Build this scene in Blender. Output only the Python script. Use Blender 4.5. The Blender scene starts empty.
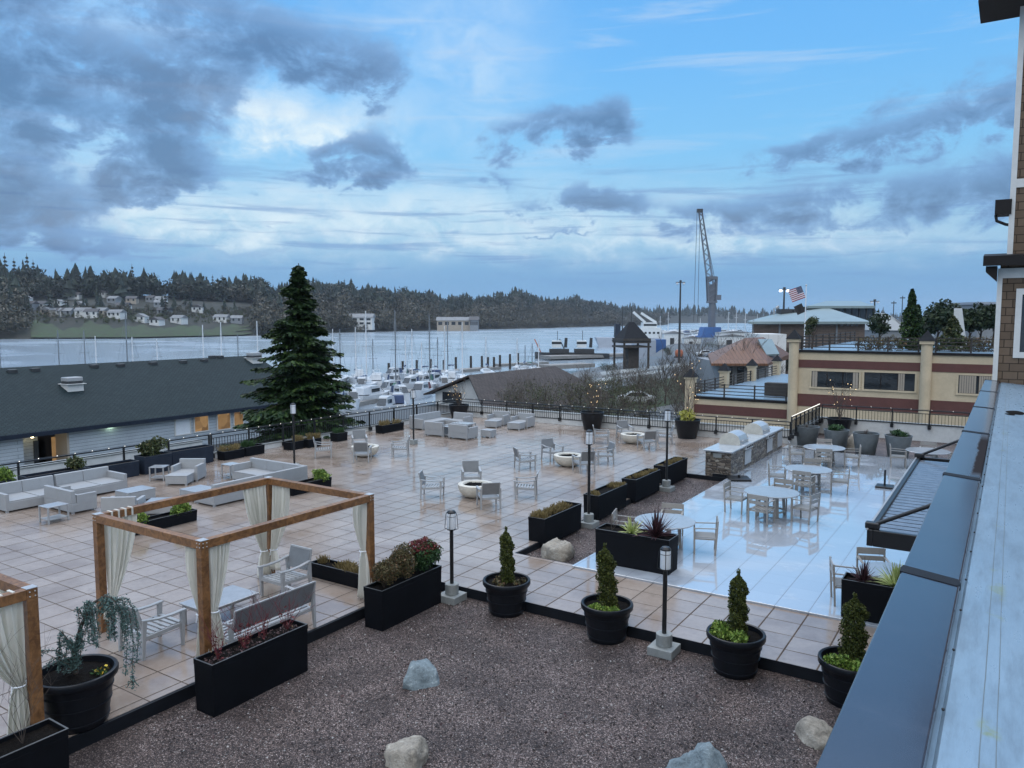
import bpy, bmesh, math, random
from mathutils import Vector, Matrix
import numpy as np
R = math.radians
sc = bpy.context.scene
C = sc.collection
random.seed(7); rng = np.random.default_rng(7)

# ------------------------------------------------------------------ camera
F_PX, CX, CY, HZ, CAMH = 769.0, 512.0, 384.0, 318.0, 6.0
PITCH = math.atan((CY-HZ)/F_PX); YAW = math.atan(500/math.hypot(F_PX, CY-HZ))
FW = (-math.sin(YAW), math.cos(YAW)); RT = (math.cos(YAW), math.sin(YAW))
cam_d = bpy.data.cameras.new('camera'); cam = bpy.data.objects.new('camera', cam_d); C.objects.link(cam)
cam_d.sensor_width = 36; cam_d.lens = 36*F_PX/1024; cam_d.clip_start = .1; cam_d.clip_end = 20000
cam.location = (0, 0, CAMH); cam.rotation_euler = (R(90)-PITCH, 0, YAW)
sc.camera = cam
def ray(px, py):
    a = (px-CX)/F_PX; b = (CY-py)/F_PX
    f = math.cos(PITCH)+b*math.sin(PITCH); u = -math.sin(PITCH)+b*math.cos(PITCH)
    return (a*RT[0]+f*FW[0], a*RT[1]+f*FW[1], u)
def ground(px, py, z=0.0):            # the point of a level plane seen in that direction
    d = ray(px, py); t = (z-CAMH)/d[2]
    return Vector((d[0]*t, d[1]*t, z))
def far(px, py, D):                   # point at forward distance D
    d = ray(px, py); t = D/(d[0]*FW[0]+d[1]*FW[1])
    return Vector((d[0]*t, d[1]*t, CAMH+d[2]*t))
def azel(px, py):
    d = ray(px, py)
    return math.atan2(d[0], d[1]), math.atan2(d[2], math.hypot(d[0], d[1]))

# ------------------------------------------------------------------ exposure, world, sun
sc.view_settings.view_transform = 'Standard'; sc.view_settings.look = 'None'
sc.view_settings.exposure = 0.62; sc.view_settings.gamma = 1; sc.view_settings.use_curve_mapping = False
SUN_AZ = azel(330, 120)[0] ; SUN_EL = R(55)
def lin(r, g, b):
    f = lambda c: (c/255)/12.92 if c/255 <= .04045 else ((c/255+.055)/1.055)**2.4
    return (f(r), f(g), f(b), 1)
class NB:                              # small node writer
    def __init__(s, nt): s.nt = nt
    def n(s, t, **kw):
        o = s.nt.nodes.new(t)
        for k, v in kw.items(): setattr(o, k, v)
        return o
    def put(s, sock, v):
        if isinstance(v, bpy.types.NodeSocket): s.nt.links.new(v, sock)
        elif v is not None: sock.default_value = v
    def m(s, op, a, b=None, c=None, clamp=False):
        o = s.n('ShaderNodeMath', operation=op); o.use_clamp = clamp
        for i, v in enumerate((a, b, c)): s.put(o.inputs[i], v)
        return o.outputs[0]
    def mix(s, f, a, b, blend='MIX'):
        o = s.n('ShaderNodeMix', data_type='RGBA', blend_type=blend)
        s.put(o.inputs[0], f); s.put(o.inputs[6], a); s.put(o.inputs[7], b)
        return o.outputs[2]
    def noise(s, vec, scale, detail=4, rough=.55, dist=0, out=0):
        o = s.n('ShaderNodeTexNoise'); s.put(o.inputs['Vector'], vec)
        o.inputs['Scale'].default_value = scale; o.inputs['Detail'].default_value = detail
        o.inputs['Roughness'].default_value = rough; o.inputs['Distortion'].default_value = dist
        return o.outputs[out]
    def vor(s, vec, scale, feature='F1', out='Color', rnd=1):
        o = s.n('ShaderNodeTexVoronoi', feature=feature); s.put(o.inputs['Vector'], vec)
        o.inputs['Scale'].default_value = scale; o.inputs['Randomness'].default_value = rnd
        return o.outputs[out]
    def ss(s, v, a, b):                # smoothstep
        o = s.n('ShaderNodeMapRange', interpolation_type='SMOOTHSTEP'); s.put(o.inputs[0], v)
        o.inputs[1].default_value = a; o.inputs[2].default_value = b
        return o.outputs[0]
    def ramp(s, f, stops, mode='LINEAR'):
        o = s.n('ShaderNodeValToRGB'); o.color_ramp.interpolation = mode; cr = o.color_ramp
        s.put(o.inputs[0], f)
        while len(cr.elements) < len(stops): cr.elements.new(.5)
        for e, (p, c) in zip(cr.elements, stops): e.position = p; e.color = c
        return o.outputs[0]
    def vec(s, x, y, z=0.0):
        o = s.n('ShaderNodeCombineXYZ')
        for i, v in enumerate((x, y, z)): s.put(o.inputs[i], v)
        return o.outputs[0]
    def sep(s, v):
        o = s.n('ShaderNodeSeparateXYZ'); s.put(o.inputs[0], v); return o.outputs
    def vmul(s, v, k):
        o = s.n('ShaderNodeVectorMath', operation='MULTIPLY'); s.put(o.inputs[0], v); o.inputs[1].default_value = k
        return o.outputs[0]
    def vadd(s, v, k):
        o = s.n('ShaderNodeVectorMath', operation='ADD'); s.put(o.inputs[0], v); s.put(o.inputs[1], k)
        return o.outputs[0]

def make_world():
    w = bpy.data.worlds.new('World'); sc.world = w; w.use_nodes = True
    nt = w.node_tree; b = NB(nt)
    bg = nt.nodes['Background']; bg.inputs['Strength'].default_value = 0.1
    sky = b.n('ShaderNodeTexSky', sky_type='NISHITA'); sky.sun_disc = False
    sky.sun_elevation = SUN_EL; sky.sun_rotation = SUN_AZ
    sky.air_density = 1.0; sky.dust_density = .6; sky.ozone_density = 1.5
    d = b.n('ShaderNodeTexCoord').outputs['Generated']
    x, y, z = b.sep(d)
    az = b.m('SUBTRACT', b.m('ARCTAN2', x, y), -YAW)        # radians from the bay's direction
    el = b.m('ARCSINE', z)
    DEG = 180/math.pi
    azd = b.m('MULTIPLY', az, DEG); eld = b.m('MULTIPLY', el, DEG)
    # ragged warping of the cloud masses
    v2 = b.vec(b.m('MULTIPLY', azd, .1), b.m('MULTIPLY', eld, .15))
    n1 = b.noise(v2, 1.3, 8, .6, .3); n2 = b.noise(b.vadd(v2, (7.3, 2.1, 3)), 1.5, 8, .6, .3)
    n3 = b.noise(b.vadd(v2, (1.3, 9.1, 5)), 3.4, 8, .62, .4)
    nst = b.noise(b.vec(b.m('MULTIPLY', azd, .035), b.m('MULTIPLY', eld, .42)), 1.6, 8, .6, .5)   # long streaks
    nst2 = b.noise(b.vec(b.m('ADD', b.m('MULTIPLY', azd, .05), 4.7), b.m('MULTIPLY', eld, .75)), 1.7, 8, .62, .6)
    wa = b.m('ADD', azd, b.m('ADD', b.m('MULTIPLY', b.m('SUBTRACT', n1, .5), 9.0), b.m('MULTIPLY', b.m('SUBTRACT', n3, .5), 5.0)))
    we = b.m('ADD', eld, b.m('ADD', b.m('MULTIPLY', b.m('SUBTRACT', n2, .5), 6.0), b.m('MULTIPLY', b.m('SUBTRACT', n3, .5), 3.4)))
    def blobs(lst, A, E):
        tot = None
        for (px, py, rx, ry, k) in lst:
            a0, e0 = azel(px, py); a0 = (a0+YAW)*DEG; e0 *= DEG
            dx = b.m('MULTIPLY', b.m('SUBTRACT', A, a0), 13.4/rx); dy = b.m('MULTIPLY', b.m('SUBTRACT', E, e0), 13.4/ry)
            q = b.m('MULTIPLY', b.m('ADD', b.m('MULTIPLY', dx, dx), b.m('MULTIPLY', dy, dy)), -1.0)
            g = b.m('MULTIPLY', b.m('POWER', math.e, q), k)
            tot = g if tot is None else b.m('ADD', tot, g)
        return tot
    # clear air: Nishita blended with a cool twilight ramp
    ramp = b.ramp(b.m('DIVIDE', eld, 90, clamp=True), [
        (0.0, lin(112,165,210)), (.035, lin(114,169,216)), (.075, lin(150,202,232)), (.13, lin(130,201,248)),
        (.20, lin(112,190,252)), (.27, lin(100,180,250)), (.42, lin(168,196,232)), (1, lin(200,214,234))])
    lift = b.ramp(b.m('DIVIDE', eld, 90, clamp=True), [(0, (1,1,1,1)), (.25, (1,1,1,1)), (.5, (2.6,2.55,2.5,1)), (1, (3.3,3.2,3.1,1))])  # extra sky brightness added above the view to lighten the ground
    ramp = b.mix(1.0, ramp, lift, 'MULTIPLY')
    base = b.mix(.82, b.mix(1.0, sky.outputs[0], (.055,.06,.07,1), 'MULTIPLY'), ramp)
    # thin bright veils, brightest where the sun sits behind the cloud
    bright = blobs([(325,120,80,26,.85), (250,215,150,26,.55), (470,215,190,32,.5), (720,228,170,26,.38), (100,215,120,18,.4), (70,165,55,28,.4), (500,60,40,90,.22),
                    (120,30,60,25,.35), (240,110,60,30,.5), (430,40,90,60,.25), (860,235,150,10,.25), (590,240,200,14,.2)], wa, we)
    veil = b.m('MULTIPLY', bright, b.m('ADD', .08, b.m('MULTIPLY', b.m('SUBTRACT', n3, .22), 2.6)), clamp=True)
    veil = b.m('MULTIPLY', veil, .95)
    col = b.mix(veil, base, lin(222,238,246))
    wisps = b.m('MULTIPLY', b.ss(nst, .5, .72), b.ss(eld, 1.5, 7))
    col = b.mix(b.m('MULTIPLY', wisps, .42), col, lin(196,214,234))
    # low bank along the horizon
    bank = b.m('MULTIPLY', b.m('SUBTRACT', 1.0, b.ss(b.m('ADD', eld, b.m('MULTIPLY', n1, 3.0)), 3.2, 6.4)), .75)
    lay = b.m('MULTIPLY', b.m('MULTIPLY', b.ss(nst2, .50, .66), b.ss(eld, 1.0, 3.0)), b.m('SUBTRACT', 1.0, b.ss(eld, 8.5, 12.5)))
    col = b.mix(b.m('MULTIPLY', lay, .55), col, lin(112,150,200))
    col = b.mix(bank, col, lin(114,163,208))
    # grey-violet cumulus
    dark = blobs([(50,60,95,55,.95), (-40,60,90,90,1.1), (20,150,75,50,.95), (150,178,78,28,1.0), (190,95,55,38,.85), (225,35,75,34,.7), (335,48,70,24,.75), (390,92,26,32,.9),
                  (110,110,60,45,.5), (360,162,66,30,1.45), (560,133,85,24,1.15), (610,115,30,24,.7), (585,197,58,15,.95), (498,175,22,10,.6),
                  (990,88,40,30,.85), (930,128,110,17,.8), (815,150,70,14,.65), (880,195,170,24,.9), (700,215,110,12,.6), (780,232,150,9,.48),
                  (268,218,34,4,.8), (560,234,40,4,.7), (450,203,50,6,.45), (890,90,30,18,.5), (60,245,140,9,.5), (330,245,130,6,.45), (-120,100,150,90,1.2), (-200,220,150,20,.8),
                  (1200,150,120,40,1), (150,-120,250,70,1.1), (600,-160,200,60,.9)], wa, we)
    gaps = blobs([(318,114,50,16,.6), (70,165,24,20,.6), (265,208,150,15,.6), (258,120,20,30,.55), (130,25,50,18,.55), (95,95,30,14,.35), (440,130,30,40,.6)], wa, we)
    dark = b.m('SUBTRACT', b.m('MINIMUM', dark, 1.15), gaps)
    dn = b.m('MULTIPLY', dark, b.m('ADD', 1.0, b.m('ADD', b.m('MULTIPLY', b.m('SUBTRACT', n3, .5), 2.4), b.m('MULTIPLY', b.m('SUBTRACT', n2, .5), 2.6))))
    dm = b.ss(dn, .36, .86)
    thick = b.ss(dn, .55, 1.5)
    dcol = b.mix(thick, lin(122,162,208), lin(88,118,158))
    col = b.mix(b.m('MULTIPLY', dm, .82), col, dcol)
    behind = b.m('MULTIPLY', b.ss(b.m('MULTIPLY', b.m('COSINE', az), -1.0), -.2, .8), b.ss(eld, 2, 30))  # added glow in the unseen sky behind the camera, lights camera-facing sides
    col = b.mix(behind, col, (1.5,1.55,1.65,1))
    # below the horizon: dull ground colour
    col = b.mix(b.ss(eld, -2.0, -0.3), lin(70,80,95), col)
    col = b.mix(1.0, col, (SKYGAIN*10, SKYGAIN*10, SKYGAIN*10, 1), 'MULTIPLY')
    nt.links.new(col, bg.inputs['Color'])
SKYGAIN = 0.70
make_world()
sun_d = bpy.data.lights.new('sun', 'SUN'); sun_d.energy = .7; sun_d.angle = R(30); sun_d.color = (1, .95, .88)
sun = bpy.data.objects.new('sun', sun_d); C.objects.link(sun)
_sd = Vector((math.sin(SUN_AZ)*math.cos(SUN_EL), math.cos(SUN_AZ)*math.cos(SUN_EL), math.sin(SUN_EL)))
sun.rotation_euler = _sd.to_track_quat('Z', 'Y').to_euler(); sun.location = (0, 0, 60)

# ------------------------------------------------------------------ mesh writer
class M:
    def __init__(s): s.v = []; s.f = []
    def add(s, vs, fs):
        o = len(s.v); s.v.extend(tuple(v) for v in vs); s.f.extend(tuple(i+o for i in f) for f in fs); return s
    def box(s, x0, x1, y0, y1, z0, z1, rz=0, c=None):
        vs = [(x, y, z) for z in (z0, z1) for (x, y) in ((x0,y0),(x1,y0),(x1,y1),(x0,y1))]
        if rz:
            c = c or ((x0+x1)/2, (y0+y1)/2); ca, sa = math.cos(rz), math.sin(rz)
            vs = [(c[0]+(x-c[0])*ca-(y-c[1])*sa, c[1]+(x-c[0])*sa+(y-c[1])*ca, z) for x, y, z in vs]
        return s.add(vs, [(3,2,1,0),(4,5,6,7),(0,1,5,4),(1,2,6,5),(2,3,7,6),(3,0,4,7)])
    def hexa(s, vs):                   # eight corners, bottom ring then top ring
        return s.add(vs, [(3,2,1,0),(4,5,6,7),(0,1,5,4),(1,2,6,5),(2,3,7,6),(3,0,4,7)])
    def bar(s, p, q, w, h=None, up=(0,0,1)):
        p, q = Vector(p), Vector(q); h = h or w; d = (q-p).normalized(); u = Vector(up)
        if abs(d.dot(u)) > .99: u = Vector((1,0,0)) if abs(d.x) < .9 else Vector((0,1,0))
        r = d.cross(u).normalized()*w/2; u = r.cross(d).normalized()*h/2
        return s.hexa([p-r-u, p+r-u, p+r+u, p-r+u, q-r-u, q+r-u, q+r+u, q-r+u])
    def tube(s, pts, r0, r1=None, n=8, cap=True):
        pts = [Vector(p) for p in pts]; r1 = r0 if r1 is None else r1; k = len(pts); o = len(s.v); prev = None
        for i, p in enumerate(pts):
            d = (pts[min(i+1,k-1)]-pts[max(i-1,0)]).normalized()
            a = prev if prev is not None else (Vector((0,0,1)) if abs(d.z) < .9 else Vector((1,0,0)))
            a = (a-d*a.dot(d)).normalized(); prev = a; bb = d.cross(a); r = r0+(r1-r0)*i/max(k-1,1)
            for j in range(n):
                t = 2*math.pi*j/n; s.v.append(tuple(p+(a*math.cos(t)+bb*math.sin(t))*r))
        for i in range(k-1):
            for j in range(n):
                s.f.append((o+i*n+j, o+i*n+(j+1)%n, o+(i+1)*n+(j+1)%n, o+(i+1)*n+j))
        if cap: s.f.append(tuple(o+j for j in reversed(range(n)))); s.f.append(tuple(o+(k-1)*n+j for j in range(n)))
        return s
    def lathe(s, prof, n=24, c=(0,0,0), cap=True):
        o = len(s.v); k = len(prof)
        for r, z in prof:
            for j in range(n):
                t = 2*math.pi*j/n; s.v.append((c[0]+r*math.cos(t), c[1]+r*math.sin(t), c[2]+z))
        for i in range(k-1):
            for j in range(n): s.f.append((o+i*n+j, o+i*n+(j+1)%n, o+(i+1)*n+(j+1)%n, o+(i+1)*n+j))
        if cap:
            if prof[0][0] > 1e-4: s.f.append(tuple(o+j for j in reversed(range(n))))
            if prof[-1][0] > 1e-4: s.f.append(tuple(o+(k-1)*n+j for j in range(n)))
        return s
    def prism(s, poly, z0, z1):
        n = len(poly); vs = [(x,y,z0) for x,y in poly]+[(x,y,z1) for x,y in poly]
        return s.add(vs, [tuple(reversed(range(n))), tuple(range(n,2*n))]+[(i,(i+1)%n,n+(i+1)%n,n+i) for i in range(n)])
    def prism_y(s, poly, y0, y1):      # polygon in x,z
        n = len(poly); vs = [(x,y0,z) for x,z in poly]+[(x,y1,z) for x,z in poly]
        return s.add(vs, [tuple(range(n)), tuple(reversed(range(n,2*n)))]+[((i+1)%n,i,n+i,n+(i+1)%n) for i in range(n)])
    def prism_x(s, poly, x0, x1):      # polygon in y,z
        n = len(poly); vs = [(x0,y,z) for y,z in poly]+[(x1,y,z) for y,z in poly]
        return s.add(vs, [tuple(reversed(range(n))), tuple(range(n,2*n))]+[(i,(i+1)%n,n+(i+1)%n,n+i) for i in range(n)])
    def ball(s, c, rx, ry=None, rz=None, nu=10, nv=7):
        ry = ry or rx; rz = rz or rx; o = len(s.v)
        s.v.append((c[0],c[1],c[2]-rz))
        for i in range(1,nv):
            p = -math.pi/2+math.pi*i/nv
            for j in range(nu):
                t = 2*math.pi*j/nu; s.v.append((c[0]+rx*math.cos(p)*math.cos(t), c[1]+ry*math.cos(p)*math.sin(t), c[2]+rz*math.sin(p)))
        s.v.append((c[0],c[1],c[2]+rz)); e = len(s.v)-1
        for j in range(nu):
            s.f.append((o, o+1+(j+1)%nu, o+1+j)); s.f.append((e, e-nu+j, e-nu+(j+1)%nu))
        for i in range(nv-2):
            for j in range(nu): s.f.append((o+1+i*nu+j, o+1+i*nu+(j+1)%nu, o+1+(i+1)*nu+(j+1)%nu, o+1+(i+1)*nu+j))
        return s
    def quads(s, P, U, V):             # numpy arrays: centres and half axes -> one quad each
        o = len(s.v); q = np.stack([P-U-V, P+U-V, P+U+V, P-U+V], 1).reshape(-1,3)
        s.v.extend(map(tuple, q.tolist())); s.f.extend((o+4*i, o+4*i+1, o+4*i+2, o+4*i+3) for i in range(len(P))); return s
    def move(s, x=0, y=0, z=0, rz=0):
        ca, sa = math.cos(rz), math.sin(rz)
        s.v = [(x+a*ca-b*sa, y+a*sa+b*ca, z+c) for a, b, c in s.v]; return s
    def scale(s, k):
        s.v = [(x*k, y*k, z*k) for x, y, z in s.v]; return s
    def build(s, name, mat, parent=None, bevel=0, smooth=False, seg=2):
        me = bpy.data.meshes.new(name); me.from_pydata(s.v, [], s.f); me.update()
        if smooth:
            me.shade_smooth(); me.set_sharp_from_angle(angle=R(38))
        if mat: me.materials.append(mat)
        o = bpy.data.objects.new(name, me); C.objects.link(o)
        if parent is not None: o.parent = parent
        if bevel:
            bm_ = o.modifiers.new('bevel', 'BEVEL'); bm_.width = bevel; bm_.segments = seg; bm_.limit_method = 'ANGLE'; bm_.angle_limit = R(50)
        return o
def tag(o, label, cat, group=None, kind=None):
    if label: o['label'] = label
    if cat: o['category'] = cat
    if group: o['group'] = group
    if kind: o['kind'] = kind
    return o
def thing(name, label, cat, loc=(0,0,0), rz=0, group=None):
    o = bpy.data.objects.new(name, None); C.objects.link(o); o.empty_display_size = .2
    o.location = loc; o.rotation_euler = (0,0,rz); return tag(o, label, cat, group)
def copy_tree(o, loc=None, rz=None, label=None, group=None, parent=None):
    c = o.copy(); C.objects.link(c)
    if parent is not None: c.parent = parent
    if loc is not None: c.location = loc
    if rz is not None: c.rotation_euler = (0,0,rz)
    if label: c['label'] = label
    if group: c['group'] = group
    for ch in list(o.children): copy_tree(ch, parent=c)
    return c
def struct(name, m, mat, **k):
    o = m.build(name, mat, **k); o['kind'] = 'structure'; return o
def ordinal(n): return ['first','second','third','fourth','fifth','sixth','seventh','eighth','ninth','tenth','eleventh','twelfth','thirteenth','fourteenth','fifteenth','sixteenth','seventeenth','eighteenth','nineteenth','twentieth'][n]
# ------------------------------------------------------------------ materials
def newmat(name):
    m = bpy.data.materials.new(name); m.use_nodes = True
    nt = m.node_tree; b = NB(nt); p = nt.nodes['Principled BSDF']
    return m, b, p
def obj_co(b): return b.n('ShaderNodeTexCoord').outputs['Object']
def world_co(b): return b.n('ShaderNodeNewGeometry').outputs['Position']
def bumpn(b, p, h, strength=.3, dist=.01):
    o = b.n('ShaderNodeBump'); o.inputs['Strength'].default_value = strength; o.inputs['Distance'].default_value = dist
    b.put(o.inputs['Height'], h); b.nt.links.new(o.outputs[0], p.inputs['Normal'])
def pm(name, rgb, rough=.6, var=.18, scale=6, bump=0, bscale=60, metal=0, spec=.5, rvar=.15, bdist=.01):
    """plain surface with uneven tone, uneven gloss and fine grain"""
    m, b, p = newmat(name); co = obj_co(b)
    n = b.noise(co, scale, 6, .6); n2 = b.noise(co, scale*6.3, 4, .6)
    k = b.m('ADD', b.m('MULTIPLY', n, .65), b.m('MULTIPLY', n2, .35))
    c0 = tuple(c*(1-var) for c in rgb[:3])+(1,); c1 = tuple(min(1, c*(1+var)) for c in rgb[:3])+(1,)
    b.put(p.inputs['Base Color'], b.mix(b.ss(k, .3, .7), c0, c1))
    b.put(p.inputs['Roughness'], b.m('ADD', rough-rvar/2, b.m('MULTIPLY', n2, rvar), clamp=True))
    p.inputs['Metallic'].default_value = metal; p.inputs['Specular IOR Level'].default_value = spec
    if bump: bumpn(b, p, b.noise(co, bscale, 5, .6), bump, bdist)
    return m
def emat(name, rgb, strength):
    m, b, p = newmat(name); p.inputs['Base Color'].default_value = rgb[:3]+(1,)
    p.inputs['Emission Color'].default_value = rgb[:3]+(1,); p.inputs['Emission Strength'].default_value = strength
    return m
def leafmat(name, c0, c1, rough=.6, c2=None):
    m, b, p = newmat(name); g = b.n('ShaderNodeNewGeometry')
    stops = [(0, lin(*c0)), (1, lin(*c1))] if c2 is None else [(0, lin(*c0)), (.75, lin(*c1)), (1, lin(*c2))]
    b.put(p.inputs['Base Color'], b.ramp(g.outputs['Random Per Island'], stops)); p.inputs['Roughness'].default_value = rough
    p.inputs['Specular IOR Level'].default_value = .25
    return m
MT = {}
def m_lit():
    m, b, p = newmat('lit_window'); co = obj_co(b); n = b.noise(co, 1.6, 3, .6); v = b.sep(b.vor(co, 1.3))[0]
    p.inputs['Base Color'].default_value = (.05,.03,.015,1); p.inputs['Roughness'].default_value = .1
    b.put(p.inputs['Emission Color'], b.mix(b.m('MULTIPLY', b.m('ADD', n, v), .6, clamp=True), (.06,.02,.005,1), (1,.60,.26,1))); p.inputs['Emission Strength'].default_value = .22; return m
def m_tiles():
    m, b, p = newmat('wet_paving_tiles'); co = world_co(b); x, y, z = b.sep(co); S = .672
    u = b.m('DIVIDE', b.m('ADD', x, 5.21+67.2), S); v = b.m('DIVIDE', b.m('ADD', y, 67.2-15.38), S)
    fu, fv = b.m('FRACT', u), b.m('FRACT', v)
    eu = b.m('MINIMUM', fu, b.m('SUBTRACT', 1.0, fu)); ev = b.m('MINIMUM', fv, b.m('SUBTRACT', 1.0, fv))
    e = b.m('MINIMUM', eu, ev); grout = b.m('SUBTRACT', 1.0, b.m('MINIMUM', b.ss(eu, .018, .030), b.ss(ev, .014, .024)))
    wn = b.n('ShaderNodeTexWhiteNoise', noise_dimensions='2D'); b.put(wn.inputs['Vector'], b.vec(b.m('FLOOR', u), b.m('FLOOR', v)))
    tint = wn.outputs['Value']
    big = b.noise(co, .35, 6, .6); fine = b.noise(co, 9, 6, .6); mid = b.noise(co, 1.6, 5, .6)
    k = b.m('ADD', b.m('MULTIPLY', tint, .18), b.m('ADD', b.m('MULTIPLY', mid, .5), b.m('MULTIPLY', fine, .32)))
    colr = b.ramp(k, [(.2, (.24,.192,.158,1)), (.5, (.335,.275,.232,1)), (.85, (.42,.36,.315,1))])
    wet = b.ss(b.m('ADD', big, b.m('MULTIPLY', b.m('SUBTRACT', mid, .5), .35)), .42, .62)
    colr = b.mix(b.m('MULTIPLY', wet, .5), colr, (.19,.128,.09,1))
    colr = b.mix(b.m('MULTIPLY', grout, b.m('ADD', .45, b.m('MULTIPLY', mid, .6))), colr, (.035,.025,.02,1))
    stain = b.ss(b.noise(b.vadd(co, (31, 7, 0)), .9, 7, .7), .56, .70); colr = b.mix(b.m('MULTIPLY', stain, .35), colr, (.13,.10,.08,1))
    b.put(p.inputs['Base Color'], colr)
    rg = b.m('SUBTRACT', .19, b.m('MULTIPLY', wet, .14)); rg = b.m('ADD', rg, b.m('MULTIPLY', fine, .08)); rg = b.m('ADD', rg, b.m('MULTIPLY', grout, .3))
    b.put(p.inputs['Roughness'], rg); b.put(p.inputs['Specular IOR Level'], b.m('MULTIPLY', b.m('SUBTRACT', 1.0, grout), 1.0))
    h = b.m('ADD', b.m('MULTIPLY', grout, -1.0), b.m('ADD', b.m('MULTIPLY', mid, .35), b.m('MULTIPLY', tint, .12)))
    bumpn(b, p, h, .25, .006); return m
def m_white_deck():
    m, b, p = newmat('wet_porcelain_deck'); co = world_co(b); x, y, z = b.sep(co)
    u = b.m('DIVIDE', b.m('ADD', x, 5.21+67.2), .672); v = b.m('DIVIDE', b.m('ADD', y, 67.2-16.0), .672)
    fu, fv = b.m('FRACT', u), b.m('FRACT', v)
    e = b.m('MINIMUM', b.m('MINIMUM', fu, b.m('SUBTRACT', 1.0, fu)), b.m('MINIMUM', fv, b.m('SUBTRACT', 1.0, fv)))
    grout = b.m('MAXIMUM', b.m('SUBTRACT', 1.0, b.ss(b.m('MINIMUM', fu, b.m('SUBTRACT', 1.0, fu)), .005, .012)), b.m('MULTIPLY', b.m('SUBTRACT', 1.0, b.ss(b.m('MINIMUM', fv, b.m('SUBTRACT', 1.0, fv)), .004, .010)), .5))
    wn = b.n('ShaderNodeTexWhiteNoise', noise_dimensions='2D'); b.put(wn.inputs['Vector'], b.vec(b.m('FLOOR', u), b.m('FLOOR', v)))
    mid = b.noise(co, .8, 6, .6); fine = b.noise(co, 12, 5, .6)
    k = b.m('ADD', b.m('MULTIPLY', mid, .6), b.m('MULTIPLY', wn.outputs['Value'], .4))
    colr = b.mix(k, (.42,.46,.51,1), (.48,.52,.57,1)); colr = b.mix(b.m('MULTIPLY', grout, .8), colr, (.10,.10,.11,1))
    b.put(p.inputs['Base Color'], colr)
    b.put(p.inputs['Roughness'], b.m('ADD', .03, b.m('ADD', b.m('MULTIPLY', fine, .06), b.m('MULTIPLY', grout, .3))))
    gi = b.m('SUBTRACT', 1.0, grout); b.put(p.inputs['Specular IOR Level'], gi); b.put(p.inputs['Coat Weight'], b.m('MULTIPLY', gi, b.ss(b.noise(co, .55, 6, .6), .34, .46))); p.inputs['Coat Roughness'].default_value = .015; p.inputs['Coat IOR'].default_value = 1.75
    bumpn(b, p, b.m('ADD', b.m('MULTIPLY', grout, -1.0), b.m('MULTIPLY', mid, .25)), .12, .004); return m
def m_gravel():
    m, b, p = newmat('crushed_gravel'); co = world_co(b)
    c1 = b.vor(co, 62); d1 = b.vor(co, 62, out='Distance'); c2 = b.vor(co, 110)
    s1 = b.sep(c1)[0]; s2 = b.sep(c2)[1]
    k = b.m('ADD', b.m('MULTIPLY', s1, .65), b.m('MULTIPLY', s2, .35))
    big = b.noise(co, 1.1, 5, .6)
    colr = b.ramp(k, [(.12, (.008,.006,.0055,1)), (.40, (.044,.030,.027,1)), (.66, (.12,.088,.079,1)), (.80, (.25,.20,.185,1)), (.97, (.6,.56,.54,1))])
    colr = b.mix(1.0, colr, b.mix(b.ss(big, .35, .65), (.70,.64,.62,1), (1.25,1.18,1.15,1)), 'MULTIPLY')
    b.put(p.inputs['Base Color'], colr); p.inputs['Roughness'].default_value = .55
    bumpn(b, p, b.m('SUBTRACT', b.m('MULTIPLY', s1, .6), d1), .9, .02); return m
def m_wicker(name, rgb):
    m, b, p = newmat(name); co = obj_co(b)
    w = b.n('ShaderNodeTexWave', wave_type='BANDS', bands_direction='Z'); b.put(w.inputs['Vector'], co)
    w.inputs['Scale'].default_value = 14; w.inputs['Distortion'].default_value = 1.2; w.inputs['Detail'].default_value = 3
    n = b.noise(co, 5, 5, .6)
    wv = b.n('ShaderNodeTexBrick'); b.put(wv.inputs['Vector'], co)
    f = b.m('ADD', b.m('MULTIPLY', w.outputs['Fac'], .5), b.m('MULTIPLY', n, .5))
    b.put(p.inputs['Base Color'], b.mix(f, tuple(c*.72 for c in rgb)+(1,), tuple(c*1.15 for c in rgb)+(1,)))
    p.inputs['Roughness'].default_value = .42; bumpn(b, p, w.outputs['Fac'], .5, .012); return m
def m_wood(name, c0, c1):
    m, b, p = newmat(name); co = obj_co(b)
    n = b.noise(b.vmul(co, (1, 1, 1)), 7, 7, .65, 1.4); n2 = b.noise(co, 1.2, 4); 
    k = b.m('ADD', b.m('MULTIPLY', n, .7), b.m('MULTIPLY', n2, .3))
    b.put(p.inputs['Base Color'], b.mix(b.ss(k, .35, .68), c0, c1)); p.inputs['Roughness'].default_value = .42
    bumpn(b, p, n, .2, .005); return m
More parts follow.
